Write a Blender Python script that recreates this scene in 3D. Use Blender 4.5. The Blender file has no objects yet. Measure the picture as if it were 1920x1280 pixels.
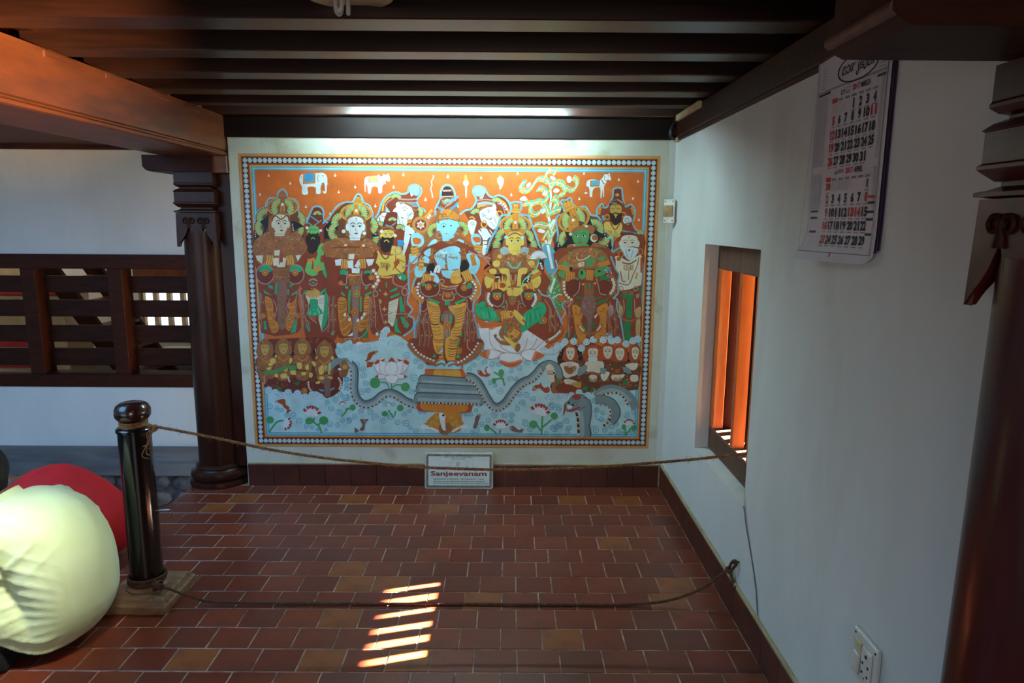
import bpy, bmesh, math, random
from mathutils import Vector, Matrix
from math import pi, sin, cos, radians
random.seed(7)
C = bpy.context.scene.collection
scene = bpy.context.scene

# ---------------------------------------------------------------- camera
cam_data = bpy.data.cameras.new('camera'); cam = bpy.data.objects.new('camera', cam_data); C.objects.link(cam)
PITCH, ROLL, YAW = 0.1707, 0.0063, 0.0034
f_ = Vector((sin(YAW), cos(YAW), 0)); r_ = Vector((cos(YAW), -sin(YAW), 0)); u_ = Vector((0, 0, 1))
f2 = f_*cos(PITCH) - u_*sin(PITCH); u2 = u_*cos(PITCH) + f_*sin(PITCH)
r3 = r_*cos(ROLL) + u2*sin(ROLL); u3 = u2*cos(ROLL) - r_*sin(ROLL)
cam.matrix_world = Matrix(((r3.x, u3.x, -f2.x, 0), (r3.y, u3.y, -f2.y, 0), (r3.z, u3.z, -f2.z, 1.5), (0, 0, 0, 1)))
cam_data.sensor_width = 36; cam_data.lens = 1282.85*36/1920; cam_data.clip_start = 0.05
scene.camera = cam

# ---------------------------------------------------------------- sky, sun, daylight, added fills, exposure
world = bpy.data.worlds.new('sky'); scene.world = world; world.use_nodes = True
wn = world.node_tree.nodes; wl = world.node_tree.links
_t = wn.new('ShaderNodeTexCoord'); _s = wn.new('ShaderNodeSeparateXYZ'); _c = wn.new('ShaderNodeValToRGB'); wl.new(_t.outputs['Generated'], _s.inputs[0]); wl.new(_s.outputs['Z'], _c.inputs[0]); wl.new(_c.outputs[0], wn['Background'].inputs[0])
_c.color_ramp.elements[0].position = .01; _c.color_ramp.elements[0].color = (2.0, 2.2, 2.5, 1)      # bright haze at the horizon
_c.color_ramp.elements[1].position = .12; _c.color_ramp.elements[1].color = (.34, .62, 1.0, 1)
wn['Background'].inputs[1].default_value = 0.62
def light(name, kind, loc, aim, energy, col, size=1.0, size_y=None, spread=None):
    d = bpy.data.lights.new(name, kind); d.energy = energy; d.color = col
    o = bpy.data.objects.new(name, d); C.objects.link(o); o.location = loc
    o.rotation_euler = (Vector(aim) - Vector(loc)).to_track_quat('-Z', 'Y').to_euler()
    if kind == 'AREA':
        d.shape = 'RECTANGLE' if size_y else 'SQUARE'; d.size = size
        if size_y: d.size_y = size_y
        if spread: d.spread = spread
    return o
sun = light('sun', 'SUN', (6, 5, 6), (6-0.964, 5-0.266, 6-0.44), 520, (1.0, 0.88, 0.70)); sun.data.angle = 0.008
light('courtyard_daylight', 'AREA', (-3.3, 1.5, 2.75), (-2.7, 2.6, 0), 85, (0.26, 0.55, 1.0), 2.2, 2.6)
light('figure_fill', 'AREA', (-0.75, 1.35, 1.97), (-1.78, 2.12, 0.22), 1.25, (0.93, 1.0, 0.84), 0.3, 0.3, radians(25))  # added fill aimed at the squatting people; no doorway stands here
light('warm_room_fill', 'POINT', (-0.3, 0.9, 2.0), (0, 0, 0), 1.3, (1.0, 0.5, 0.2)).data.shadow_soft_size = 0.06  # added warm point light; no bulb hangs here
light('rear_fill', 'AREA', (0.1, -2.0, 1.25), (-0.3, 3.7, 0.75), 9, (1.0, 0.97, 0.90), 1.3, 1.6, radians(110))  # added fill to brighten the lower mural; the rear wall has no door
light('beam_fill', 'AREA', (-0.25, 0.7, 1.5), (-1.5, 2.25, 2.02), 3.4, (1.0, 0.64, 0.32), 0.10, 0.10, radians(27))  # added warm beam on the left timber; no lamp is mounted here
scene.view_settings.view_transform = 'Standard'; scene.view_settings.look = 'None'
scene.view_settings.exposure = 0.14; scene.view_settings.gamma = 1.0; scene.view_settings.use_curve_mapping = False
scene.cycles.max_bounces = 10; scene.cycles.diffuse_bounces = 6; scene.cycles.sample_clamp_indirect = 6

# ---------------------------------------------------------------- materials
def srgb(c):
    c = [x/255 for x in c]
    return tuple(x/12.92 if x <= .04045 else ((x+.055)/1.055)**2.4 for x in c) + (1,)
def mat(name, base, rough=.5, second=None, scale=6, stretch=(1,1,1), detail=4, lo=.35, hi=.65, bump=0, bump_scale=40, spec=.5, coat=0, metal=0, third=None, t_scale=2.5, t_lo=.58, t_hi=.75, rnd=None, trans=0, sheen=0):
    m = bpy.data.materials.new(name); m.use_nodes = True
    nt = m.node_tree; N = nt.nodes; L = nt.links; b = N['Principled BSDF']
    b.inputs['Base Color'].default_value = srgb(base); b.inputs['Roughness'].default_value = rough
    b.inputs['Specular IOR Level'].default_value = spec; b.inputs['Metallic'].default_value = metal
    b.inputs['Coat Weight'].default_value = coat; b.inputs['Coat Roughness'].default_value = .12
    b.inputs['Transmission Weight'].default_value = trans; b.inputs['Sheen Weight'].default_value = sheen
    tc = N.new('ShaderNodeTexCoord'); mp = N.new('ShaderNodeMapping'); mp.inputs['Scale'].default_value = stretch
    L.new(tc.outputs['Object'], mp.inputs['Vector'])
    last = None
    def mix(a_sock, a_col, col, sc, l, h):
        nz = N.new('ShaderNodeTexNoise'); nz.inputs['Scale'].default_value = sc; nz.inputs['Detail'].default_value = detail; nz.inputs['Roughness'].default_value = .6
        L.new(mp.outputs[0], nz.inputs['Vector'])
        rp = N.new('ShaderNodeMapRange'); rp.inputs[1].default_value = l; rp.inputs[2].default_value = h
        L.new(nz.outputs[0], rp.inputs[0])
        mx = N.new('ShaderNodeMix'); mx.data_type = 'RGBA'; L.new(rp.outputs[0], mx.inputs[0])
        if a_sock: L.new(a_sock, mx.inputs[6])
        else: mx.inputs[6].default_value = srgb(a_col)
        mx.inputs[7].default_value = srgb(col)
        return mx.outputs[2]
    if rnd:
        oi = N.new('ShaderNodeObjectInfo'); cr = N.new('ShaderNodeValToRGB'); cr.color_ramp.interpolation = 'CONSTANT'
        L.new(oi.outputs['Random'], cr.inputs[0])
        els = cr.color_ramp.elements
        while len(els) < len(rnd): els.new(.5)
        for e, (p, c) in zip(els, rnd): e.position = p; e.color = srgb(c)
        last = cr.outputs[0]
    if second: last = mix(last, base, second, scale, lo, hi)
    if third: last = mix(last, base, third, t_scale, t_lo, t_hi)
    if last: L.new(last, b.inputs['Base Color'])
    if bump:
        nz = N.new('ShaderNodeTexNoise'); nz.inputs['Scale'].default_value = bump_scale; nz.inputs['Detail'].default_value = 3
        L.new(mp.outputs[0], nz.inputs['Vector'])
        bp = N.new('ShaderNodeBump'); bp.inputs['Strength'].default_value = bump; bp.inputs['Distance'].default_value = .004
        L.new(nz.outputs[0], bp.inputs['Height']); L.new(bp.outputs[0], b.inputs['Normal'])
    return m
def emit(name, col, strength):
    m = bpy.data.materials.new(name); m.use_nodes = True; b = m.node_tree.nodes['Principled BSDF']
    b.inputs['Base Color'].default_value = srgb(col); b.inputs['Emission Color'].default_value = srgb(col); b.inputs['Emission Strength'].default_value = strength
    return m
def flat(name, col, rough=.6):
    return mat(name, col, rough)
M = {}
M['plaster'] = mat('white_plaster', (212,214,208), .85, (196,198,190), 1.6, (1,1,.35), 5, .4, .7, .12, 30, third=(176,170,150), t_scale=1.3, t_lo=.60, t_hi=.86)
M['plaster_back'] = mat('stained_plaster', (206,206,188), .8, (190,188,160), 3, (1,1,1), 6, .45, .7, .15, 30, third=(124,122,84), t_scale=2.3, t_lo=.54, t_hi=.72)
M['wood_dark'] = mat('dark_stained_wood', (62,28,15), .5, (40,17,9), 7, (1,6,6), 4, .3, .7, .08, 60, spec=.12)
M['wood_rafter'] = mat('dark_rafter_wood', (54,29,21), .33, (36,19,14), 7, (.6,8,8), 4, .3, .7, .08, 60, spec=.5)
M['wood_beam'] = mat('brown_beam_wood', (122,66,32), .42, (88,46,24), 4, (3,.7,3), 5, .35, .65, .12, 40, third=(58,36,26), t_scale=2.2, t_lo=.58, t_hi=.74)
M['wood_pillar'] = mat('polished_pillar_wood', (66,32,19), .34, (42,19,11), 5, (5,5,.8), 4, .3, .7, .06, 50, spec=.2, coat=.06)
M['wood_red'] = mat('polished_red_wood', (72,20,14), .32, (46,11,9), 5, (5,5,.7), 4, .3, .7, .04, 50, spec=.4, coat=.12)
M['wood_plate'] = mat('shaded_plate_wood', (30,13,10), .6, (20,9,7), 7, (.6,8,8), 4, .3, .7, .1, 50, spec=.2)  # darker copy of the wood: shade on the back plate put into its colour
M['wood_last'] = mat('lit_rafter_wood', (84,56,46), .3, (60,38,30), 7, (.6,8,8), 4, .3, .7, .06, 50, spec=.7)  # lighter, glossier copy: tube light on the last rafter put into its colour
M['wood_lining'] = mat('dark_red_lining', (44,11,5), .8, (30,7,3), 5, (5,5,.8), spec=.05)
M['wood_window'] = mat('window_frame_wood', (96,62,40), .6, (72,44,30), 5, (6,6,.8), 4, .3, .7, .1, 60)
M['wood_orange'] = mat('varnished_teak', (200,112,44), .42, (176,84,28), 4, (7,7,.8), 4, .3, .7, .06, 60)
M['tile'] = mat('terracotta_tile', (112,56,40), .31, (92,44,32), 9, (1,1,1), 5, .45, .85, .10, 60, spec=.42, rnd=[(0,(116,52,32)),(.2,(106,48,32)),(.4,(122,56,34)),(.55,(110,46,28)),(.7,(100,48,34)),(.84,(114,54,34)),(.94,(136,74,36))])
M['grout'] = mat('tile_grout', (184,152,124), .85, (96,76,62), 12)
M['skirt'] = mat('skirting_tile', (92,42,28), .4, (72,32,24), 6, bump=.05, rnd=[(0,(92,42,28)),(.4,(82,38,26)),(.7,(98,48,30))])
M['edge'] = mat('plaster_edge', (176,158,118), .8, (150,132,94), 8, bump=.1)
M['stone'] = mat('rubble_stone', (104,100,98), .85, (60,58,58), 14, bump=.5, bump_scale=22, third=(150,150,150), t_scale=9, t_lo=.6, t_hi=.85)
M['mortar'] = mat('dark_mortar', (78,74,70), .9, (52,49,47), 14, bump=.5)
M['plinth'] = mat('grey_cement', (112,112,112), .7, (86,86,88), 4, (.4,1,3), bump=.15, third=(60,60,62), t_scale=3)
M['ground'] = mat('courtyard_ground', (80,72,66), .9, (60,54,50), 6, bump=.3)
M['sand'] = mat('sunlit_sand', (158,132,98), .9, (136,112,82), 3)
M['black_gloss'] = mat('black_gloss_paint', (10,9,11), .16, (16,12,12), 20, coat=.6)
M['finial'] = mat('turned_dark_wood', (52,22,16), .2, (36,14,12), 12, coat=.6)
M['base_wood'] = mat('worn_base_wood', (150,118,86), .45, (112,82,60), 9, (1,5,5), bump=.12)
M['rope'] = mat('coir_rope', (150,104,56), .9, (104,66,34), 60, bump=.4, bump_scale=200)
M['rope_dark'] = mat('old_coir_rope', (96,60,36), .9, (62,38,24), 60, bump=.4, bump_scale=200)
M['steel'] = mat('bright_wire', (190,180,170), .3, metal=1)
M['white_plastic'] = mat('white_switch_plastic', (214,212,200), .4, (200,196,180), 20)
M['brown_plastic'] = mat('faded_brown_plastic', (166,132,84), .45, (146,112,70), 20)
M['dark'] = mat('socket_hole', (22,18,18), .6, (14,12,12), 20)
M['conduit'] = mat('black_conduit', (36,38,42), .4, (26,28,30), 20)
M['casing'] = mat('cream_casing', (200,186,140), .5, (184,168,122), 12)
M['tube'] = emit('tube_glow', (200,244,255), 225)
M['glass'] = mat('lamp_glass', (206,200,190), .12, (190,184,176), 12, trans=.35)
M['enamel'] = mat('enamel_shade', (176,160,130), .4, (150,136,110), 8)
M['ink'] = mat('black_ink', (34,32,34), .7, (26,24,26), 50)
M['ink_red'] = mat('red_ink', (186,62,48), .7, (172,52,40), 50)
M['ink_grey'] = mat('grey_fine_print', (146,142,144), .8, (120,116,120), 160, lo=.4, hi=.6)
M['ink_light'] = mat('pale_print', (176,172,174), .8, (160,156,158), 160)
M['paper'] = mat('newsprint_paper', (206,198,202), .75, (196,188,192), 10)
M['paper_purple'] = mat('purple_paper_edge', (62,48,72), .7, (48,38,58), 30)
M['sign'] = mat('sign_face', (206,212,204), .35, (194,200,190), 14)
M['sign_rim'] = mat('sign_rim', (196,190,172), .4, (170,164,150), 30)
M['sign_mirror'] = mat('tarnished_border', (122,118,106), .35, (84,84,78), 40)
M['sign_red'] = mat('sign_red_letters', (140,44,40), .5, (128,36,34), 40)
M['sign_green'] = mat('sign_green_letters', (84,122,96), .5, (74,110,88), 40)
M['skin'] = mat('brown_skin', (128,80,56), .5, (112,68,46), 20)
M['hair'] = mat('black_hair', (12,9,8), .85, (8,6,6), 60, (1,1,6), bump=.6, bump_scale=120)
M['shirt'] = mat('pale_yellow_cotton', (212,220,176), .75, (206,212,158), 5, bump=.08, bump_scale=18, sheen=.15)
M['trousers'] = mat('dark_purple_cotton', (18,9,24), .9, (12,6,16), 8, bump=.1)
M['red_cloth'] = mat('red_cotton', (214,12,20), .8, (194,8,16), 6, bump=.1, bump_scale=20)
M['red_paint'] = mat('red_paint', (170,30,34), .5, (150,22,28), 6)
M['cream_paint'] = mat('cream_paint', (196,178,140), .6, (182,164,126), 6)

# ---------------------------------------------------------------- builders
class B:
    def __init__(s): s.bm = bmesh.new()
    def box(s, x0, x1, y0, y1, z0, z1, bev=0, mi=0, rot=None, seg=1):
        c = Vector(((x0+x1)/2, (y0+y1)/2, (z0+z1)/2))
        r = bmesh.ops.create_cube(s.bm, size=1, matrix=Matrix.Diagonal((x1-x0, y1-y0, z1-z0, 1)))
        vs = r['verts']; fs = {f for v in vs for f in v.link_faces}
        if bev:
            es = list({e for v in vs for e in v.link_edges})
            g = bmesh.ops.bevel(s.bm, geom=es, offset=bev, segments=seg, affect='EDGES', profile=.5)
            fs = {f for f in s.bm.faces if f in set(g['faces'])} | {f for f in fs if f.is_valid}
            vs = list({v for f in fs for v in f.verts})
        mt = Matrix.Translation(c) @ (rot.to_4x4() if rot else Matrix())
        bmesh.ops.transform(s.bm, matrix=mt, verts=vs)
        for f in fs: f.material_index = mi
        return s
    def loft(s, rings, cap=True, mi=0, closed=False):
        R = [[s.bm.verts.new(p) for p in r] for r in rings]; n = len(R[0])
        pairs = list(zip(R, R[1:])) + ([(R[-1], R[0])] if closed else [])
        for a, b in pairs:
            for i in range(n):
                j = (i+1) % n
                s.bm.faces.new((a[i], a[j], b[j], b[i])).material_index = mi
        if cap and not closed:
            s.bm.faces.new(list(reversed(R[0]))).material_index = mi; s.bm.faces.new(R[-1]).material_index = mi
        return s
    def tube(s, pts, r, seg=8, mi=0, cap=True, closed=False):
        pts = [Vector(p) for p in pts]; n = len(pts); rings = []
        rr = r if hasattr(r, '__len__') else [r]*n
        up = None
        for i, p in enumerate(pts):
            if closed: t = pts[(i+1) % n] - pts[i-1]
            else: t = pts[min(i+1, n-1)] - pts[max(i-1, 0)]
            t.normalize()
            if up is None: up = Vector((0,0,1)) if abs(t.z) < .9 else Vector((0,1,0))
            a = t.cross(up); a.normalize(); b_ = a.cross(t); up = b_
            q = rr[i]; qa, qb = q if hasattr(q, '__len__') else (q, q)
            rings.append([p + a*cos(2*pi*k/seg)*qa + b_*sin(2*pi*k/seg)*qb for k in range(seg)])
        return s.loft(rings, cap, mi, closed)
    def lathe(s, prof, c=(0,0,0), seg=24, mi=0, sq=None):
        c = Vector(c); rings = []
        for r, z in prof:
            rings.append([c + Vector((r*cos(2*pi*k/seg), r*sin(2*pi*k/seg), z)) for k in range(seg)])
        return s.loft(rings, True, mi)
    def squares(s, prof, c, ax=1.0, ay=1.0, mi=0):
        c = Vector(c)
        return s.loft([[c+Vector((-r*ax,-r*ay,z)), c+Vector((r*ax,-r*ay,z)), c+Vector((r*ax,r*ay,z)), c+Vector((-r*ax,r*ay,z))] for r, z in prof], True, mi)
    def prism(s, pts, vec, mi=0):
        vec = Vector(vec); a = [Vector(p) for p in pts]
        return s.loft([a, [p+vec for p in a]], True, mi)
    def face(s, pts, mi=0):
        s.bm.faces.new([s.bm.verts.new(p) for p in pts]).material_index = mi; return s
    def sphere(s, c, r, seg=12, rings=8, mi=0, rot=None):
        r = r if hasattr(r, '__len__') else (r, r, r)
        mt = Matrix.Translation(c) @ (rot.to_4x4() if rot else Matrix()) @ Matrix.Diagonal((r[0], r[1], r[2], 1))
        g = bmesh.ops.create_uvsphere(s.bm, u_segments=seg, v_segments=rings, radius=1, matrix=mt)
        for v in g['verts']:
            for f in v.link_faces: f.material_index = mi
        return s
    def build(s, name, m, parent=None, smooth=None, label=None, keep=False):
        off = Vector((0,0,0)); q = parent
        while q: off += q.location; q = q.parent
        if not keep: bmesh.ops.recalc_face_normals(s.bm, faces=s.bm.faces)
        for v in s.bm.verts: v.co -= off
        me = bpy.data.meshes.new(name); s.bm.to_mesh(me); s.bm.free()
        for k in (m if isinstance(m, (list, tuple)) else [m]): me.materials.append(k)
        if smooth is not None:
            me.shade_smooth(); me.set_sharp_from_angle(angle=radians(smooth))
        o = bpy.data.objects.new(name, me); C.objects.link(o); o.parent = parent
        if label: o['label'] = label
        return o
def thing(name, label, cat, loc, group=None):
    o = bpy.data.objects.new(name, None); C.objects.link(o); o.location = loc; o.empty_display_size = .1
    o['label'] = label; o['category'] = cat
    if group: o['group'] = group
    return o
def tag(o, label, cat, group=None):
    o['label'] = label; o['category'] = cat
    if group: o['group'] = group
    return o
def struct(name, kids=True):
    o = bpy.data.objects.new(name, None); C.objects.link(o); o['kind'] = 'structure'; o.empty_display_size = .1
    return o
def st(o): o['kind'] = 'structure'; return o
def spline(pts, n=6, closed=False):
    P = [Vector(p) for p in pts]; out = []; L = len(P)
    for i in range(L if closed else L-1):
        if closed: a, b, c, d = P[i-1], P[i], P[(i+1) % L], P[(i+2) % L]
        else: a, b, c, d = P[max(i-1,0)], P[i], P[i+1], P[min(i+2, L-1)]
        for k in range(n):
            t = k/n
            out.append(.5*((2*b) + (c-a)*t + (2*a-5*b+4*c-d)*t*t + (3*b-a-3*c+d)*t**3))
    if not closed: out.append(P[-1])
    return out
_txt = {}
def text_polys(s, bold=0.0):
    key = (s, bold)
    if key not in _txt:
        cu = bpy.data.curves.new('lettering', 'FONT'); cu.body = s; cu.offset = bold; cu.resolution_u = 2
        o = bpy.data.objects.new('lettering', cu); C.objects.link(o)
        me = bpy.data.meshes.new_from_object(o.evaluated_get(bpy.context.evaluated_depsgraph_get()))
        vs = [(v.co.x, v.co.y) for v in me.vertices]; fs = [tuple(p.vertices) for p in me.polygons]
        bpy.data.objects.remove(o); bpy.data.curves.remove(cu); bpy.data.meshes.remove(me)
        xs = [v[0] for v in vs]; ys = [v[1] for v in vs]
        _txt[key] = (vs, fs, min(xs), max(xs), min(ys), max(ys))
    return _txt[key]
def put_text(b, s, fn, u0, u1, v0, v1, bold=0.0, mi=0):
    """letters of s stretched over the box u0..u1 x v0..v1; fn(u, v) gives the point"""
    vs, fs, a, c, d, e = text_polys(s, bold)
    V = [b.bm.verts.new(fn(u0+(x-a)/(c-a)*(u1-u0), v0+(y-d)/(e-d)*(v1-v0))) for x, y in vs]
    for f in fs:
        try: b.bm.faces.new([V[i] for i in f]).material_index = mi
        except ValueError: pass
# ================================================================ THE SETTING
YB, XR = 3.763, 0.878            # back wall face, right wall face
# floor slab (grout shows between the tiles), the courtyard edge on the left
b = B(); b.box(-1.82, 1.3, -2.2, YB+.25, -.30, .0016); b.box(-2.35, -1.82, -2.2, 2.9, -.30, .0016)
floor = st(b.build('floor', M['grout']))
TW, TH = .1503, .1276
b = B(); b.box(-TW/2+.0018, TW/2-.0018, -TH/2+.0018, TH/2-.0018, -.004, .0035)
bmesh.ops.bevel(b.bm, geom=[e for e in b.bm.edges if all(v.co.z > 0 for v in e.verts)], offset=.0022, segments=1, affect='EDGES')
tile0 = b.build('tile', M['tile'], floor)
first = True
nt = 0
rest = []
for k in range(-30, 14):
    y0 = 2.091 + TH*k - TH; yc = y0 + TH/2
    ox = -1.38 if k % 2 == 0 else -1.472+.0
    left = -1.82 if yc > 2.9 else -2.35
    i0 = math.floor((left - ox)/TW) - 1
    for i in range(i0, i0+30):
        xa, xb = ox + i*TW, ox + (i+1)*TW
        xa, xb = max(xa, left), min(xb, XR-.012)
        if xb - xa < .015: continue
        ya, yb_ = y0, min(y0+TH, YB-.012)
        if yb_-ya < .02: continue
        if k >= -1 and nt < 300:
            o = tile0 if first else tile0.copy()
            if not first: C.objects.link(o)
            first = False; nt += 1
            o.location = ((xa+xb)/2, (ya+yb_)/2, random.uniform(-.0007, .0006)); o.scale = ((xb-xa)/TW, (yb_-ya)/TH, 1)
            o.rotation_euler = (random.uniform(-.0016, .0016), random.uniform(-.0016, .0016), random.uniform(-.002, .002))
        else: rest.append((xa, xb, ya, yb_))
b = B()
for xa, xb, ya, yb_ in rest: b.box(xa+.0016, xb-.0016, ya+.0016, yb_-.0016, -.004, .0035)
o = b.build('tiles_behind', M['tile'], floor); o['kind'] = 'stuff'

# back wall, right wall with its window opening
b = B(); b.box(-1.507, 1.2, YB, YB+.24, -.3, 2.32, .004); wall_back = st(b.build('wall_back', M['plaster_back']))
b = B(); b.box(XR-.030, XR-.0, YB-.006, YB, .13, 1.94)
b.build('plaster_strip', M['plaster'], wall_back)
WY0, WY1, WZ0, WZ1 = 2.412, 3.107, .462, 1.415
b = B(); XO = XR+.20
b.box(XR, XO, 1.17, WY0, -.3, 1.96); b.box(XR, XO, WY1, YB, -.3, 1.96)
b.box(XR, XO, WY0, WY1, WZ1, 1.96); b.box(XR, XO, WY0, WY1, -.3, WZ0)
bmesh.ops.remove_doubles(b.bm, verts=b.bm.verts, dist=1e-5)
wall_right = st(b.build('wall_right', M['plaster']))
# the room goes on behind the camera
b = B(); b.box(2.3, 2.45, -2.2, 1.2, -.3, 2.4); b.box(1.08, 2.45, 1.17, 1.27, -.3, 2.4); st(b.build('wall_side', M['plaster']))
b = B(); b.box(-2.35, 2.45, -2.35, -2.2, -.3, 2.4); st(b.build('wall_rear', M['plaster']))
b = B(); b.box(1.3, 2.3, -2.2, 1.2, -.30, 0); st(b.build('floor_aisle', M['tile']))

# skirting tiles on both walls
bb = struct('baseboard_back')
x = -1.50; i = 0
while x < XR-.02:
    x1 = min(x+.1475, XR-.012); b = B(); b.box(x+.0008, x1-.0008, YB-.011, YB, .003, .130, .0015)
    b.build('tile', M['skirt'], bb); x = x1
b = B(); b.box(-1.5, XR-.012, YB-.008, YB, .130, .139, .002); b.build('plaster_edge', M['edge'], bb)
br = struct('baseboard_right')
y = YB-.012
while y > 1.2:
    y1 = max(y-.1475, 1.18); b = B(); b.box(XR-.012, XR, y1+.0008, y-.0008, .003, .132, .0015)
    b.build('tile', M['skirt'], br); y = y1
b = B(); b.box(XR-.0125, XR, 1.18, YB-.012, .132, .146, .003); b.build('plaster_edge', M['edge'], br)

# ceiling: boards, rafters, wall plates
ceil = struct('ceiling')
RZ0, RZ1 = 2.05, 2.19
n = 0
for k in range(30):
    xa = -1.9 + k*.15
    b = B(); b.box(xa+.001, xa+.149, -2.3, YB+.2, RZ1, RZ1+.025, .002); b.build('board', M['wood_rafter'], ceil)
for y0, y1 in ((3.695, 3.762), (3.36, 3.446), (3.03, 3.15), (2.70, 2.818), (2.36, 2.471), (1.998, 2.12), (1.65, 1.76), (1.30, 1.42), (.95, 1.07), (.6, .72), (.25, .37), (-.1, .02), (-.45,-.33), (-.8,-.68), (-1.15,-1.03), (-1.5,-1.38), (-1.85,-1.73)):
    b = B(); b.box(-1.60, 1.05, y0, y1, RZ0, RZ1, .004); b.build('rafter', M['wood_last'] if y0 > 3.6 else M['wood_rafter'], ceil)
b = B(); b.box(-1.875, -1.84, -2.3, YB+.2, 2.05, RZ1, .002); b.box(1.13, 1.17, 1.2, YB+.2, 1.95, RZ1, .002); b.build('light_leak_board', M['wood_dark'], ceil)  # boards added to stop light leaking in above beam and right wall
b = B()
for xa in (-1.60, .80):
    b.box(xa, xa+.055, -2.2, YB, 2.105, RZ1, .003)
b.build('runner', M['wood_rafter'], ceil)
b = B(); b.box(-1.52, XR-.02, YB-.012, YB, 1.942, 2.049, .004); b.build('wall_plate', M['wood_plate'], ceil)
b = B(); b.box(XR-.022, 1.12, 1.2, YB, 1.943, 2.049, .006); b.box(XR-.012, 1.1, 1.2, YB, 1.930, 1.945, .003); b.build('wall_plate', M['wood_dark'], ceil)

# window in the right wall
win = struct('window_1')
FX0, FX1 = .940, .988
b = B(); b.box(FX0, FX1, WY0, WY1, 1.305, WZ1, .003); b.build('frame_head', M['wood_window'], win)
b = B(); b.box(FX0, FX1+.06, WY0, WY1, WZ0, .570, .006); b.build('frame_sill', M['wood_window'], win)
for ya, yb_ in ((3.05, WY1), (WY0, 2.47)):
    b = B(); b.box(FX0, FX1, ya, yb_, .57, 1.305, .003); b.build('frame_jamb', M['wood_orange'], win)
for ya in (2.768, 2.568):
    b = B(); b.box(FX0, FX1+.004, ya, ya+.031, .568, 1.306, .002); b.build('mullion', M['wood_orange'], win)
for ya, yb_ in ((2.961,3.011),(2.856,2.911),(2.760,2.824),(2.673,2.721),(2.574,2.628),(2.470,2.535)):
    b = B(); b.box(1.012, 1.04, ya, yb_, .568, 1.306, .002); b.build('bar', M['wood_lining'], win)
b = B(); b.box(1.012, 1.04, 2.47, 3.05, 1.30, 1.36); b.build('bar_rail', M['wood_red'], win)
b = B(); b.box(.99, XO+.01, 3.055, 3.112, .50, 1.40, .003); b.box(.99, XO+.01, 2.407, 2.462, .50, 1.40, .003); b.build('lining', M['wood_lining'], win)
# leaves of the shutter stand open outside
def leaf(y, dy, sgn):
    b = B(); L = .26; d = Vector((cos(dy), sin(dy), 0)); n = Vector((-sin(dy), cos(dy), 0))*.022*sgn
    p = Vector((XO+.0, y, .50)); q = p + d*L
    b.prism([p, q, q+n, p+n], (0, 0, .88)); b.build('shutter', M['wood_orange'], win)
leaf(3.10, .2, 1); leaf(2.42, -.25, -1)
b = B(); b.prism([(-1.95, -4, 2.26), (.3, -4, 6.2), (2.7, -4, 2.26)], (0, 13, 0)); st(b.build('sun_block_roof', M['wood_dark']))  # unseen roof added to keep the sun off the outer courtyard wall
# outside on the right: eave, yard and garden wall
b = B(); b.prism([(XR, .5, 2.45), (3.05, .5, 1.68), (3.05, .5, 1.615), (XR, .5, 2.38)], (0, 6.5, 0)); st(b.build('roof_eave', M['wood_dark']))
b = B(); b.box(1.08, 30, -12, 22, -.5, -.32); st(b.build('ground_yard', M['sand']))

# ---------------------------------------------------------------- courtyard on the left
b = B(); b.box(-9, -1.82, -3, 4.6, -.62, -.52); st(b.build('ground_courtyard', M['ground']))
YW = 4.6
b = B(); GX0, GX1, GZ0, GZ1 = -5.6, -2.0, .377, 1.279
b.box(-7, GX0, YW, YW+.16, -.05, 2.6); b.box(GX1, -1.2, YW, YW+.16, -.05, 2.6)
b.box(GX0, GX1, YW, YW+.16, GZ1, 2.6); b.box(GX0, GX1, YW, YW+.16, -.05, GZ0)
bmesh.ops.remove_doubles(b.bm, verts=b.bm.verts, dist=1e-5)
st(b.build('wall_courtyard', M['plaster']))
b = B(); b.prism([(-7, YW-.05, -.05), (-7, YW-.05, -.14), (-7, YW-.085, -.15), (-7, YW-.085, -.235), (-7, YW-.02, -.24), (-7, YW+.16, -.24), (-7, YW+.16, -.05)], (5.8, 0, 0)); st(b.build('trim_1', M['plinth']))
fw = struct('wall_foundation')
b = B(); b.box(-7, -1.2, YW-.03, YW+.1, -.6, -.235); b.build('mortar', M['mortar'], fw)
rs = random.Random(3)
z = -.245
for row in range(3):
    x = -3.6 + row*.07; h = .115
    while x < -1.75:
        w = rs.uniform(.13, .26); b = B()
        n = 9; cx, cz = x+w/2, z-h/2; ring = []
        for a in range(n):
            t = 2*pi*a/n; k = rs.uniform(.86, 1.08)
            ring.append((cx + cos(t)*w*.5*k, cz + sin(t)*h*.52*k))
        y0 = YW-.02; pr = rs.uniform(.022, .045)
        b.loft([[(p, y0, q) for p, q in ring], [(p, y0-pr*.6, q) for p, q in ring], [(cx+(p-cx)*.62, y0-pr, cz+(q-cz)*.6) for p, q in ring]])
        b.build('stone', M['stone'], fw, 40); x += w+.012
    z -= h+.008
g = struct('window_2')
def zz(z): return 1.5+(z-1.5)*4.70/4.6
b = B(); b.box(GX0, GX1, YW-.012, YW+.13, 1.184, 1.281, .004); b.build('rail', M['wood_dark'], g)
b = B(); b.box(GX0, GX1, YW-.012, YW+.15, .375, .462, .004); b.build('rail', M['wood_dark'], g)
for k in range(-4, 2):
    x = -2.70 + k*.58
    if x+.1 > GX1+.2: continue
    b = B(); b.box(x, x+.098, YW-.006, YW+.12, .46, 1.186, .003); b.build('post', M['wood_dark'], g)
for z0, z1 in ((1.026, 1.137), (.863, .975), (.69, .804), (.527, .646)):
    b = B(); b.box(GX0, GX1, YW+.085, YW+.112, zz(z0), zz(z1), .003); b.build('slat', M['wood_dark'], g)
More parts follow.
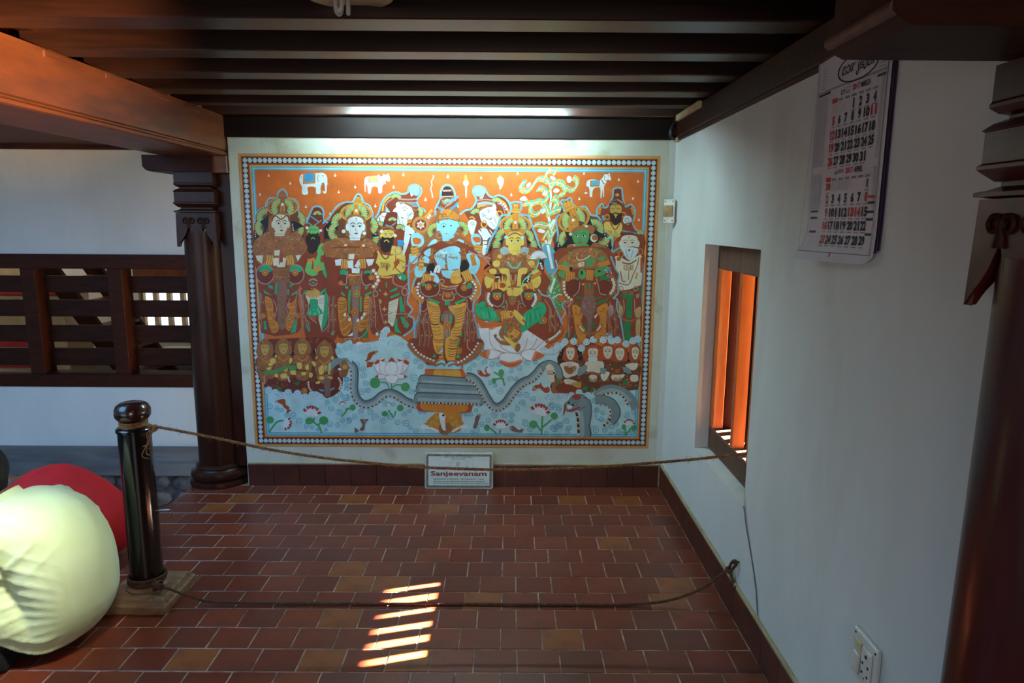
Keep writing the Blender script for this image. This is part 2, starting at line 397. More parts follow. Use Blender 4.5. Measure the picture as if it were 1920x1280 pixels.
# the room behind the grille
b = B(); b.box(-.95, -.8, YW+.16, 7.55, -.15, 2.6); b.box(-8.15, -8, YW, 7.55, -.15, 2.6); st(b.build('wall_end', M['plaster']))
b = B(); b.box(-8, -.4, 7.55, 10.5, 1.25, 1.33); b.box(-.4, -.3, 7.55, 10.5, -.5, 1.33); st(b.build('far_sun_block', M['wood_dark']))  # unseen slabs added to keep sun out of the far room
b = B(); FY = 7.4
b.box(-8, -4.03, FY, FY+.15, -.1, 2.6); b.box(-3.25, -1, FY, FY+.15, -.1, 2.6); b.box(-4.03, -3.25, FY, FY+.15, .86, 2.6); b.box(-4.03, -3.25, FY, FY+.15, -.1, .36)
st(b.build('wall_far', M['plaster']))
b = B(); b.box(-8, -.8, YW+.16, FY, -.15, -.05); st(b.build('floor_far', M['plinth']))
b = B(); b.box(-8, -.8, YW-.0, FY+.2, 2.6, 2.68); st(b.build('ceiling_far', M['wood_dark']))
w3 = struct('window_3')
for k in range(6):
    b = B(); x = -4.02 + k*.148; b.box(x-.022, x+.022, FY+.04, FY+.10, .36, .86, .003); b.build('bar', M['cream_paint'], w3)
b = B(); b.box(-4.1, -3.2, FY-.05, FY+.1, .28, .36, .004); b.build('sill', M['plaster'], w3)
b = B(); b.box(-4.06, -3.2, FY-.02, FY+.1, .86, 1.0, .004); b.build('lintel', M['wood_beam'], w3)
# courtyard eaves of the far side
b = B(); b.prism([(-7, YW, 1.985), (-7, 3.25, 2.0), (-7, 3.25, 2.06), (-7, YW, 2.6)], (5.12, 0, 0)); st(b.build('roof_courtyard', M['wood_dark']))
b = B(); b.box(-7, -1.53, YW-.02, YW+.02, 1.955, 2.03, .004); b.build('wall_plate', M['wood_dark'], bpy.data.objects['roof_courtyard'])
# outer wall closing the courtyard
b = B(); b.box(-7.2, -7, -3, YW+.2, -.6, 2.6); st(b.build('wall_outer', M['plaster']))
# ================================================================ THE PAINTED WALL
# A flat painting on the back wall: every painted shape is a flat patch of its own colour, a hair's breadth above the one it covers.
# Brush coordinates are read on eight tracing sheets (A1..A4, B1..B4, C1..C4) laid over the wall.
def wall_pt(px, py, layer):
    d = r3*((px-960)/1282.85) - u3*((py-640)/1282.85) + f2
    q = Vector((0, 0, 1.5)) + d*(YB/d.y)
    return (q.x, YB - .0006 - layer*.000008, q.z)
mural = thing('mural', 'large mural of crowned figures above a blue serpent sea, in a beaded border', 'mural', (-.327, YB-.001, .233))
paint_mat = bpy.data.materials.new('mural_paint'); paint_mat.use_nodes = True
_n = paint_mat.node_tree.nodes; _l = paint_mat.node_tree.links
_a = _n.new('ShaderNodeVertexColor'); _a.layer_name = 'paint'
_z = _n.new('ShaderNodeTexNoise'); _z.inputs['Scale'].default_value = 14; _z.inputs['Detail'].default_value = 5
_tc = _n.new('ShaderNodeTexCoord'); _l.new(_tc.outputs['Object'], _z.inputs['Vector'])
_r = _n.new('ShaderNodeMapRange'); _r.inputs[1].default_value = .3; _r.inputs[2].default_value = .75; _r.inputs[3].default_value = 1.06; _r.inputs[4].default_value = .80
_l.new(_z.outputs[0], _r.inputs[0])
_m = _n.new('ShaderNodeVectorMath'); _m.operation = 'SCALE'; _l.new(_a.outputs[0], _m.inputs[0]); _l.new(_r.outputs[0], _m.inputs['Scale'])
_l.new(_m.outputs[0], _n['Principled BSDF'].inputs['Base Color']); _n['Principled BSDF'].inputs['Roughness'].default_value = .5
SH = {}
for _i in range(4):
    _x = (440, 640, 840, 1030)[_i]
    SH['A%d' % (_i+1)] = (_x, 285, 6.736); SH['B%d' % (_i+1)] = (_x, 465, 6.736); SH['C%d' % (_i+1)] = (_x, 635, 5.5636)
COL = dict(OR=(212,104,34), OD=(178,74,24), RB=(140,58,26), MR=(116,44,24), BR=(160,98,54), BD=(108,60,33), GD=(228,164,62), GO=(212,132,40), YL=(226,192,88), YD=(196,158,64),
    GN=(20,166,112), GE=(20,126,66), MT=(104,206,150), LG=(104,186,98), GS=(86,148,84), CY=(140,204,224), BL=(58,150,196), SB=(150,212,226), WH=(226,231,229), CR=(224,214,186),
    BK=(22,20,20), HR=(44,24,20), MV=(178,140,128), MD=(134,96,84), SN=(126,146,146), SD=(72,90,94), SL=(160,178,176), SE=(186,222,220), SS=(92,166,190), SW=(206,226,226), RD=(172,58,44), PK=(214,140,120), TN=(196,160,104), GY=(128,122,118), LF=(70,160,92), TE=(86,166,186))
class Paint:
    def __init__(s, name, label=None, base=0):
        s.v, s.f, s.c = [], [], []; s.name, s.label, s.l = name, label, base; s.k = (0,0,1); s.r = random.Random(len(name)+base)
    def on(s, sheet): s.k = SH[sheet]; return s
    def _p(s, p): return (s.k[0]+p[0]/s.k[2], s.k[1]+p[1]/s.k[2])
    def _ngon(s, pts, col):
        i = len(s.v); s.v += [wall_pt(*s._p(p), s.l) for p in pts]; s.f.append(tuple(range(i, i+len(pts)))); s.c.append(col)
    def up(s, n=1): s.l += n; return s
    def poly(s, pts, col, sm=True, n=3):
        s.l += 1
        if sm and len(pts) > 3: pts = [(q.x, q.y) for q in spline([(x, y, 0) for x, y in pts], n, True)]
        s._ngon(pts, COL[col]); return s
    def pol(s, pts, col): return s.poly(pts, col, False)
    def ell(s, x, y, rx, ry, col, a=0, n=18, bump=True):
        if bump: s.l += 1
        ca, sa = cos(radians(a)), sin(radians(a))
        s._ngon([(x+rx*cos(2*pi*i/n)*ca-ry*sin(2*pi*i/n)*sa, y+rx*cos(2*pi*i/n)*sa+ry*sin(2*pi*i/n)*ca) for i in range(n)], COL[col]); return s
    def line(s, pts, w, col, sm=True, closed=False, n=4, bump=True, taper=False):
        if bump: s.l += 1
        if sm and len(pts) > 2: pts = [(q.x, q.y) for q in spline([(x, y, 0) for x, y in pts], n, closed)]
        N = len(pts); L, R = [], []
        for i, p in enumerate(pts):
            a = pts[i-1] if (i or closed) else p; b = pts[(i+1) % N] if (closed or i < N-1) else p
            dx, dy = b[0]-a[0], b[1]-a[1]; m = math.hypot(dx, dy) or 1
            h = w/2*(1-.8*i/N if taper else 1)
            L.append((p[0]-dy/m*h, p[1]+dx/m*h)); R.append((p[0]+dy/m*h, p[1]-dx/m*h))
        i0 = len(s.v); s.v += [wall_pt(*s._p(q), s.l) for pr in zip(L, R) for q in pr]
        for i in range(N if closed else N-1):
            j = (i+1) % N; s.f.append((i0+2*i, i0+2*i+1, i0+2*j+1, i0+2*j)); s.c.append(COL[col])
        return s
    def ring(s, x, y, r, w, col, ry=None, n=22):
        ry = ry or r; return s.line([(x+r*cos(2*pi*i/n), y+ry*sin(2*pi*i/n)) for i in range(n)], w, col, False, True)
    def curl(s, x, y, r, col, w=7, turns=1.6, a0=0, sg=1, bump=True):
        N = 20; return s.line([(x+r*(1-.85*i/N)*cos(radians(a0)+sg*turns*2*pi*i/N), y+r*(1-.85*i/N)*sin(radians(a0)+sg*turns*2*pi*i/N)) for i in range(N+1)], w, col, False, bump=bump)
    def fan(s, x, y, r, a0, a1, n=9, cols=('MT','GD'), back='BD', inner=.28):
        s.l += 1
        if back: s._ngon([(x, y)]+[(x+r*1.02*cos(radians(a0+(a1-a0)*i/12)), y+r*1.02*sin(radians(a0+(a1-a0)*i/12))) for i in range(13)], COL[back])
        s.l += 1
        for i in range(n):
            a = radians(a0+(a1-a0)*(i+.5)/n); wd = r*abs(radians(a1-a0))/n*.40; c, d = cos(a), sin(a)
            pts = [(x+c*t*r-d*h*wd, y+d*t*r+c*h*wd) for t, h in ((inner,0),(.6,-.75),(.86,-1),(.98,-.5),(.98,.5),(.86,1),(.6,.75))]
            s._ngon(pts, COL[cols[i % len(cols)]])
        return s
    def beads(s, pts, n, r, col, sm=True, sq=False):
        s.l += 1
        if sm and len(pts) > 2: pts = [(q.x, q.y) for q in spline([(x, y, 0) for x, y in pts], 6)]
        L = [0]
        for p, q in zip(pts, pts[1:]): L.append(L[-1]+math.hypot(q[0]-p[0], q[1]-p[1]))
        j = 0
        for i in range(n):
            t = L[-1]*(i+.5)/n
            while j < len(L)-2 and L[j+1] < t: j += 1
            f = (t-L[j])/max(1e-6, L[j+1]-L[j]); c = col if isinstance(col, str) else col[i % len(col)]
            s.ell(pts[j][0]+(pts[j+1][0]-pts[j][0])*f, pts[j][1]+(pts[j+1][1]-pts[j][1])*f, r, r, c, 45, 4 if sq else 8, False)
        return s
    def deco(s, pts, n, cols=('GD','BD','MV'), size=16, kind='mix'):
        s.l += 1; xs = [p[0] for p in pts]; ys = [p[1] for p in pts]; k = 0; tries = 0
        while k < n and tries < n*12:
            tries += 1; x = s.r.uniform(min(xs), max(xs)); y = s.r.uniform(min(ys), max(ys)); ins = False; j = len(pts)-1
            for i in range(len(pts)):
                if (pts[i][1] > y) != (pts[j][1] > y) and x < (pts[j][0]-pts[i][0])*(y-pts[i][1])/(pts[j][1]-pts[i][1])+pts[i][0]: ins = not ins
                j = i
            if not ins: continue
            c = cols[k % len(cols)]; z = size*s.r.uniform(.6, 1.2); k += 1
            if k % 12 == 0: s.l += 1
            if kind == 'dot' or (kind == 'mix' and k % 3 == 0): s.ell(x, y, z*.4, z*.4, c, 0, 7, False)
            else: s.curl(x, y, z, c, z*.28, .8, s.r.uniform(0, 360), s.r.choice((-1, 1)), False)
        return s
    def stripes(s, a, b, n, w, col, bow=0):
        """strokes running from edge a to edge b (two polylines)"""
        s.l += 1
        A = [(q.x, q.y) for q in spline([(x, y, 0) for x, y in a], 8)]; Bq = [(q.x, q.y) for q in spline([(x, y, 0) for x, y in b], 8)]
        for i in range(n):
            t = (i+.5)/n; p = A[int(t*(len(A)-1))]; q = Bq[int(t*(len(Bq)-1))]
            s.line([p, ((p[0]+q[0])/2, (p[1]+q[1])/2+bow), q], w, col, bump=False)
        return s
    def bangle(s, x, y, w, h, n, a=0, col='GD', dk='BR'):
        ca, sa = cos(radians(a)), sin(radians(a)); T = lambda u, v: (x+u*ca-v*sa, y+u*sa+v*ca)
        s.pol([T(-w/2,-h/2), T(w/2,-h/2), T(w/2,h/2), T(-w/2,h/2)], dk); s.l += 1
        for i in range(n):
            u = -w/2+w*(i+.5)/n; s.line([T(u-w*.04,-h/2), T(u+w*.06,0), T(u-w*.04,h/2)], w/n*.68, col, bump=False)
        return s
    def disc(s, x, y, r, col='BR'):
        s.ell(x, y, r, r, 'BD'); s.beads([(x+r*.85*cos(2*pi*i/12), y+r*.85*sin(2*pi*i/12)) for i in range(13)], 12, r*.22, 'GO', False); return s.ell(x, y, r*.6, r*.6, col).ell(x, y, r*.28, r*.28, 'GD')
    def head(s, x, y, w, h, skin, look=0, lip='RD', beard=None, brow='BD', ears=True, line='BR', moust=None):
        if ears: s.ell(x-w*1.02, y-h*.05, w*.20, h*.34, skin).ell(x+w*1.02, y-h*.05, w*.20, h*.34, skin)
        s.poly([(x-w*.92,y-h*.75), (x-w*.4,y-h*1.0), (x+w*.4,y-h*1.0), (x+w*.92,y-h*.75), (x+w*.98,y-h*.1), (x+w*.78,y+h*.5), (x+w*.3,y+h*.96), (x-w*.3,y+h*.96), (x-w*.78,y+h*.5), (x-w*.98,y-h*.1)], skin)
        if beard: s.poly([(x-w*.92,y+h*.05), (x-w*.45,y+h*.30), (x,y+h*.22), (x+w*.45,y+h*.30), (x+w*.92,y+h*.05), (x+w*.85,y+h*.8), (x+w*.5,y+h*1.6), (x,y+h*1.85), (x-w*.5,y+h*1.6), (x-w*.85,y+h*.8)], beard)
        L = look*w*.18
        for sg in (-1, 1):
            ex = x+sg*w*.42+L; ey = y-h*.12
            s.line([(ex-w*.32, ey-h*.20), (ex, ey-h*.34), (ex+w*.32, ey-h*.20)], h*.07, brow)
            s.poly([(ex-w*.26,ey), (ex,ey-h*.11), (ex+w*.26,ey), (ex,ey+h*.09)], 'WH'); s.ell(ex+L*.4, ey-h*.01, w*.11, h*.09, 'BK', 0, 10)
            s.line([(ex-w*.28,ey+h*.01), (ex,ey-h*.12), (ex+w*.28,ey+h*.01)], h*.035, 'BD')
        s.line([(x+L-w*.05,y-h*.05), (x+L*1.5-w*.12,y+h*.26), (x+L*1.5+w*.12,y+h*.28)], h*.04, line)
        if moust: s.poly([(x-w*.5+L,y+h*.46), (x+L,y+h*.34), (x+w*.5+L,y+h*.46), (x+L,y+h*.44)], moust)
        s.poly([(x-w*.26+L,y+h*.52), (x+L,y+h*.46), (x+w*.26+L,y+h*.52), (x+L,y+h*.62)], lip)
        s.pol([(x-w*.05+L,y-h*.92), (x+w*.05+L,y-h*.92), (x+w*.02+L,y-h*.6), (x-w*.02+L,y-h*.6)], lip)
        return s
    def halo(s, x, y, rx, ry, rim='BR', dark='BD'):
        """oval crown plate with two leaf fans"""
        s.ell(x, y, rx, ry, rim, 0, 30); s.beads([(x+rx*.95*cos(2*pi*i/34), y+ry*.95*sin(2*pi*i/34)) for i in range(35)], 34, rx*.055, 'GD', False)
        s.ell(x, y, rx*.84, ry*.80, dark, 0, 28); s.ring(x, y, rx*.80, rx*.035, 'MV', ry*.76, 28)
        s.fan(x-rx*.10, y+ry*.12, rx*.62, 130, 265, 9, back=None); s.fan(x+rx*.10, y+ry*.12, rx*.62, -85, 50, 9, back=None)
        s.poly([(x-rx*.18,y+ry*.7), (x-rx*.14,y-ry*.6), (x,y-ry*1.0), (x+rx*.14,y-ry*.6), (x+rx*.18,y+ry*.7)], rim); s.ell(x, y-ry*.25, rx*.09, rx*.09, 'WH'); s.line([(x-rx*.10,y+ry*.5),(x-rx*.08,y-ry*.3)], rx*.04, 'GD', False).line([(x+rx*.10,y+ry*.5),(x+rx*.08,y-ry*.3)], rx*.04, 'GD', False)
        return s
    def curls(s, pts, r, cols=('SE','SS')):
        for x, y in pts: s.ell(x, y, r, r, cols[0], 0, 14); s.curl(x, y, r*.96, cols[1], r*.13, 1.7, s.r.uniform(150, 230), 1)
        return s
    def robe(s, xs, y0, y1):
        for k, x in enumerate(xs):
            q = [(x+9*sin(k+t*1.9), y0+(y1-y0)*t/5) for t in range(6)]
            s.line(q, 13, 'MV').line(q, 5, 'BD').line([(a+22, b) for a, b in q], 5, 'BR')
            for t in (1, 3): s.ell(x+34, q[t][1]+30, 13, 15, 'BR').ell(x+34, q[t][1]+30, 6, 7, 'GD')
        return s
    def done(s):
        me = bpy.data.meshes.new(s.name); off = mural.location
        me.from_pydata([(p[0]-off.x, p[1]-off.y, p[2]-off.z) for p in s.v], [], s.f); me.materials.append(paint_mat)
        at = me.attributes.new('paint', 'FLOAT_COLOR', 'CORNER'); arr = []
        for poly, c in zip(me.polygons, s.c): arr += list(srgb(c))*poly.loop_total
        at.data.foreach_set('color', arr)
        # every patch faces the room
        fl = [p.index for p in me.polygons if p.normal.y > 0]
        if fl:
            bm = bmesh.new(); bm.from_mesh(me); bm.faces.ensure_lookup_table(); bmesh.ops.reverse_faces(bm, faces=[bm.faces[i] for i in fl]); bm.to_mesh(me); bm.free()
        o = bpy.data.objects.new(s.name, me); C.objects.link(o); o.parent = mural
        if s.label: o['label'] = s.label
        o['kind'] = 'stuff'
        return o

# ---------------------------------------------------------------- border and grounds
p = Paint('painted_border', 'border of pale beads between red and gold bands', 0)
def wq(x0, x1, z0, z1, col, l):
    i = len(p.v); p.v.extend([(x0, YB-.0006-l*.000008, z0), (x1, YB-.0006-l*.000008, z0), (x1, YB-.0006-l*.000008, z1), (x0, YB-.0006-l*.000008, z1)]); p.f.append((i,i+1,i+2,i+3)); p.c.append(COL[col])
MX0, MX1, MZ0, MZ1 = -1.4529, .799, .233, 1.8588
for i, (d, c) in enumerate(((0,'GO'),(.003,'TN'),(.0115,'GO'),(.0155,'RB'),(.0215,'BK'),(.0490,'RB'),(.0555,'OD'),(.059,'GD'),(.066,'TE'),(.0735,'CY'),(.080,'TE'))): wq(MX0+d, MX1-d, MZ0+d, MZ1-d, c, 2+i*2)
def bead(x, z):
    for r, c, l in ((.0128,'SW',26),(.0085,'GY',27),(.0070,'SW',28)):
        i = len(p.v); p.v.extend([(x+r*cos(2*pi*(k+.5)/8), YB-.0006-l*.000008, z+r*sin(2*pi*(k+.5)/8)) for k in range(8)]); p.f.append(tuple(range(i, i+8))); p.c.append(COL[c])
q = .0353; nx = 82; nz = 58
for k in range(nx+1):
    x = MX0+q+(MX1-MX0-2*q)*k/nx
    bead(x, MZ0+q); bead(x, MZ1-q)
for k in range(1, nz):
    z = MZ0+q+(MZ1-MZ0-2*q)*k/nz; bead(MX0+q, z); bead(MX1-q, z)
p.done()
p = Paint('painted_sky', 'orange sky with small white drops', 30)
i = .0855
wq(MX0+i, MX1-i, MZ0+.45, MZ1-i, 'OR', 30)
p.l = 31
def drop(x, y, r=14): p.poly([(x,y-r*1.7),(x+r*.5,y-r*.3),(x+r,y+r*.5),(x,y+r*1.2),(x-r,y+r*.5),(x-r*.5,y-r*.3)], 'WH')
p.on('A1')
for x, y in ((430,297),(703,395),(320,535),(900,690),(1270,295),(1315,505),(1208,778)): drop(x, y)
p.on('A2')
for x, y in ((783,285),(175,440),(660,442),(430,680),(1345,312),(1063,600)): drop(x, y, 16)
p.on('A3')
for x, y in ((418,325),(880,272),(800,540),(0,300)): drop(x, y, 15)
p.on('A4')
for x, y in ((437,270),(878,348),(1120,370),(378,590),(1056,585),(1132,855)): drop(x, y)
p.on('A3').poly([(905,600),(935,565),(975,560),(1005,605),(960,618)], 'WH').ell(1165, 990, 34, 26, 'WH')
p.done()
p = Paint('painted_sea', 'pale blue sea with scrolling waves', 40)
wq(MX0+i, MX1-i, MZ0+i, MZ0+.56, 'SE', 40); p.l = 41
p.on('C2').poly([(-60,80),(60,60),(380,20),(560,-40),(700,40),(860,180),(1100,330),(1240,330),(1240,600),(-60,600)], 'SE')
p.on('C3').poly([(-60,300),(300,90),(420,120),(1000,120),(1224,60),(1224,600),(0,600)], 'SE')
rw = random.Random(11)
for sheet, pts in (('C1', ((365,705,40),(440,720,26),(490,745,30),(610,795,42),(680,855,38),(745,905,32),(540,800,24),(810,920,26),(1000,885,38),(1070,895,30),(1010,725,34),(1090,770,36),(1125,845,30),(1195,845,30),(1160,420,34),(1170,490,30),(1170,610,44),(1100,585,36),(1050,635,34),(960,660,30),(870,950,22),(950,945,22))),
    ('C2', ((45,100,32),(130,95,40),(210,95,28),(280,95,28),(350,70,38),(530,50,46),(630,75,36),(685,165,44),(775,230,34),(830,290,34),(225,310,38),(235,380,36),(165,260,34),(260,460,34),(210,560,36),(280,540,32),(760,400,50),(740,555,34),(60,420,34),(60,520,30),(50,610,38),(450,670,36),(540,690,28),(210,755,32),(300,765,38),(135,805,34),(80,850,34),(360,820,42),(435,860,38),(515,820,36),(590,865,36),(680,875,42),(715,930,30),(780,955,34),(660,780,30),(715,750,26),(820,770,22),(870,765,22))),
    ('C3', ((310,190,36),(385,245,34),(270,275,34),(225,320,30),(460,255,36),(535,265,30),(830,250,34),(915,240,28),(660,330,32),(750,300,34),(1145,75,42),(1070,135,30),(655,415,34),(710,415,28),(440,450,30),(490,490,28),(545,540,40),(745,575,34),(820,590,38),(890,620,34),(310,630,32),(320,690,32),(290,740,26),(240,790,26),(190,785,24),(130,790,26),(780,670,38),(720,730,36),(670,790,34),(595,795,36),(480,800,36),(420,845,34),(350,885,34),(300,945,36),(250,975,28),(805,880,40),(850,945,36),(660,850,30),(1050,605,36),(1080,700,44),(1150,735,38),(1170,890,36),(1100,940,38),(1140,595,30),(1020,980,30))),
    ('C4', ((15,615,34),(25,700,38),(100,720,40),(70,600,36),(165,605,34),(180,860,38),(110,900,40),(50,940,44),(210,930,34),(190,970,30),(490,740,36),(500,820,32),(545,835,32),(480,950,46),(575,950,36),(650,920,34),(700,890,32),(720,960,34),(810,790,34),(880,770,34),(470,650,34),(640,985,24),(770,985,22),(860,960,30)))):
    p.on(sheet)
    for n_, (x, y, r) in enumerate(pts):
        if n_ % 4 == 0: p.up()
        p.curl(x, y, r, 'SS', 7, 1.7, rw.uniform(120, 240), rw.choice((-1, 1)), False)
p.done()

# ---------------------------------------------------------------- animals and emblems in the sky
p = Paint('painted_elephant', 'white elephant with a blue saddle cloth', 60).on('A1')
p.poly([(820,320),(850,280),(930,270),(1050,265),(1110,262),(1155,290),(1172,350),(1165,450),(1160,510),(1135,525),(1112,505),(1120,488),(1138,500),(1140,440),(1128,385),(1105,400),(1085,450),(1085,520),(1030,525),(1022,445),(930,440),(920,465),(925,530),(855,530),(850,440),(822,380)], 'WH')
p.line([(1105,390),(1095,440)], 6, 'GY').line([(1170,400),(1185,408)], 8, 'WH').ell(1115, 300, 7, 9, 'MD').line([(1060,290),(1045,340),(1065,375)], 6, 'GY').line([(850,300),(835,330)], 5, 'GY')
p.pol([(865,275),(1020,268),(1018,395),(862,405)], 'GO').pol([(875,272),(1008,266),(1006,380),(874,388)], 'MV').pol([(888,270),(998,264),(994,368),(884,372)], 'BL'); p.done()
p = Paint('painted_cow', 'white cow with a tan saddle cloth', 60).on('A2')
p.poly([(295,350),(320,312),(400,300),(450,300),(475,285),(500,310),(530,290),(525,275),(545,285),(575,285),(595,270),(603,295),(618,345),(600,375),(570,360),(550,400),(520,425),(512,510),(470,515),(460,445),(390,440),(370,520),(340,520),(330,440),(312,400),(308,490),(296,490)], 'WH')
p.pol([(345,305),(460,295),(465,385),(340,388)], 'MV').pol([(355,305),(448,297),(452,372),(352,375)], 'TN').line([(505,330),(530,385),(560,400)], 14, 'MV').beads([(500,320),(525,390),(565,395)], 8, 6, 'WH').ell(575,320,6,6,'GY').line([(300,400),(302,480)], 6, 'WH'); p.done()
p = Paint('painted_horse', 'white horse with a blue saddle cloth', 60).on('A4')
p.poly([(468,400),(490,355),(560,345),(640,355),(680,310),(700,280),(740,280),(755,262),(765,290),(780,345),(765,358),(730,350),(715,400),(690,440),(690,555),(678,560),(670,470),(660,570),(645,570),(640,450),(570,455),(545,500),(540,560),(512,562),(508,490),(495,440),(470,430)], 'WH')
p.line([(470,420),(455,500)], 8, 'MV').ell(462,518,20,10,'WH').pol([(515,360),(640,355),(632,435),(515,440)], 'GO').pol([(535,356),(622,352),(625,418),(530,420)], 'TE').line([(660,350),(690,400),(720,400)], 16, 'MV').line([(695,300),(700,350),(725,370)], 8, 'MV').ell(748,300,6,6,'BK'); p.done()
p = Paint('painted_mace', 'white mace with a golden tip', 60).on('A3')
p.poly([(205,345),(210,300),(222,282),(235,300),(245,345),(225,360)], 'GD').ell(227,390,35,38,'WH').pol([(215,425),(240,425),(236,575),(222,575)], 'WH'); p.done()
p = Paint('painted_conch', 'white conch shell', 60).on('A3')
p.poly([(660,292),(675,315),(705,340),(700,400),(668,465),(648,465),(650,430),(625,380),(622,340),(645,315)], 'WH').ell(660,305,10,12,'GD').curl(662,355,24,'GY',4); p.done()
p = Paint('painted_garland', 'thin white garland', 60).on('A2')
p.line([(1160,295),(1165,320),(1140,370),(1145,420),(1130,460),(1145,520),(1155,575)], 13, 'WH'); p.done()

# ---------------------------------------------------------------- flowering tree
p = Paint('painted_tree', 'white trunked tree with curling branches of green and gold leaves', 60).on('A3')
p.line([(1250,1280),(1300,1050),(1290,900),(1270,800),(1300,640),(1295,480),(1270,380),(1240,300),(1265,235)], 44, 'WH', taper=True)
br = [[(1270,380),(1200,340),(1120,350),(1070,430),(1000,490),(930,470),(930,400),(980,385)], [(1295,480),(1330,400),(1390,375),(1450,400),(1475,460)], [(1240,300),(1265,235),(1330,235),(1360,270)], [(1270,800),(1240,690),(1160,620),(1060,640),(960,650)],
      [(1150,620),(1060,660),(1040,740),(1090,790),(1160,760),(1180,720)], [(1280,790),(1350,680),(1370,590),(1330,560)], [(1290,900),(1240,930),(1150,910),(1080,930)], [(1180,640),(1260,580),(1200,460),(1130,470)], [(1280,780),(1380,740),(1440,720)], [(1300,1000),(1340,900),(1350,860)], [(1270,1200),(1200,1180),(1160,1190)], [(1290,1100),(1260,1000),(1210,1090)], [(1300,1080),(1345,1000)]]
for k, q in enumerate(br):
    o1 = [(x+16, y-22) for x, y in q]; o2 = [(x-14, y+24) for x, y in q]; L = sum(math.hypot(a[0]-b_[0], a[1]-b_[1]) for a, b_ in zip(q, q[1:]))
    p.beads(o1, max(4, int(L/26)), 17, ('MT','MT','GD')).beads(o2, max(4, int(L/26)), 17, ('YL','MT','YL')); p.line(q, 10, 'WH')
for x, y, a in ((1325,330,30),(1018,415,-50),(1225,520,-40),(1365,490,-10),(1205,745,-60),(1330,880,-60),(1190,1000,0)): p.ell(x, y, 38, 22, 'WH', a)
p.on('A4')
for q in ([(0,400),(60,385),(150,400),(200,460),(190,520),(120,540)], [(210,450),(280,480),(340,440),(350,360),(300,320)], [(0,780),(60,740),(140,720)], [(10,620),(80,600),(120,680)]):
    L = sum(math.hypot(a[0]-b_[0], a[1]-b_[1]) for a, b_ in zip(q, q[1:]))
    p.beads([(x+14, y-20) for x, y in q], int(L/26), 17, ('MT','GD')).beads([(x-12, y+22) for x, y in q], int(L/26), 17, ('YL','MT')); p.line(q, 9, 'WH')
p.ell(250,345,32,44,'WH').ell(90,485,38,26,'WH')
p.on('B3').line([(1230,-100),(1290,60),(1330,280)], 30, 'WH')
p.poly([(1180,40),(1260,-60),(1370,80),(1360,260),(1300,330),(1250,300)], 'TE').line([(1260,-40),(1290,120),(1320,260)], 34, 'WH')
p.poly([(1200,420),(1340,340),(1460,420),(1440,560),(1380,640),(1460,700),(1420,820),(1340,700),(1260,580)], 'GS').deco([(1200,420),(1340,340),(1460,420),(1440,560),(1380,640),(1460,700),(1420,820),(1340,700),(1260,580)], 70, ('YL','MT','RB','WH'), 18)
p.line([(1290,560),(1330,440),(1350,380)], 26, 'WH').line([(1320,640),(1380,590),(1440,590)], 12, 'WH').pol([(1150,500),(1230,490),(1240,560),(1190,600)], 'OD'); p.done()
# ---------------------------------------------------------------- the tall figures
def cyan(p, pts, w=20): p.line(pts, w, 'CY', n=3); p.line(pts, w*.4, 'TE', n=3)
# far left crowned figure
p = Paint('painted_figure', 'pale crowned figure with joined palms, first from the left', 80).on('A1')
BODY = [(250,1280),(250,960),(290,790),(400,690),(430,600),(540,585),(605,480),(670,585),(770,620),(800,760),(890,850),(870,1100),(880,1280)]
p.poly(BODY, 'BD', n=2); cyan(p, [(245,940),(285,760),(390,690),(400,640),(450,580),(540,575),(545,515),(605,468),(655,515),(672,578),(760,600),(805,660),(810,760),(890,830),(930,832)])
p.pol([(250,900),(300,870),(420,800),(430,930),(330,1100),(255,1110)], 'BK').pol([(700,870),(770,880),(870,920),(860,1100),(780,1080)], 'BK').beads([(260,930),(265,1080)], 6, 7, 'WH').beads([(730,900),(745,1000)], 5, 7, 'WH')
p.halo(605, 690, 205, 118); p.poly([(555,590),(562,530),(605,485),(648,530),(660,590)], 'BR').line([(565,560),(605,540),(648,560)], 8, 'GO')
p.fan(400, 830, 130, 150, 280, 8).fan(380, 950, 130, 110, 230, 9).fan(780, 860, 120, -70, 40, 8).fan(760, 980, 120, -20, 100, 9)
p.poly([(440,830),(520,790),(690,800),(700,860),(690,1060),(450,1040)], 'BR'); p.head(582, 920, 96, 128, 'CR', .6).pol([(505,1010),(640,1010),(630,1060),(510,1060)], 'CR').line([(500,1035),(640,1035)], 5, 'BR')
p.line([(470,850),(520,805),(590,850),(660,800),(700,850)], 14, 'BD')
ch = [(270,1100),(420,1010),(500,1060),(640,1060),(780,1000),(870,1100),(880,1290),(270,1290)]
p.poly(ch, 'BR', n=2).deco(ch, 90, ('GO','BD','MV','BD'), 20)
p.on('B1')
bd = [(265,0),(880,0),(885,300),(850,440),(800,520),(810,700),(840,1000),(700,1090),(340,1070),(320,700),(300,500),(285,300)]
p.poly(bd, 'RB', n=2); up = [(265,-20),(880,-20),(850,100),(760,200),(480,230),(330,210),(270,120)]
p.poly(up, 'BR').deco(up, 60, ('GO','BD','MV'), 20)
p.pol([(268,95),(360,88),(345,195),(285,150)], 'CR').pol([(770,92),(842,85),(800,162)], 'WH')
p.bangle(440,150,90,120,3,10).bangle(700,150,90,120,3,-10).pol([(505,30),(575,22),(562,95),(500,92)], 'CR').pol([(485,130),(560,120),(560,222),(490,222)], 'CR').pol([(600,110),(655,130),(640,215),(560,225)], 'CR').pol([(570,180),(590,30),(612,100),(608,180)], 'RD').pol([(540,220),(640,215),(625,280),(545,278)], 'CR')
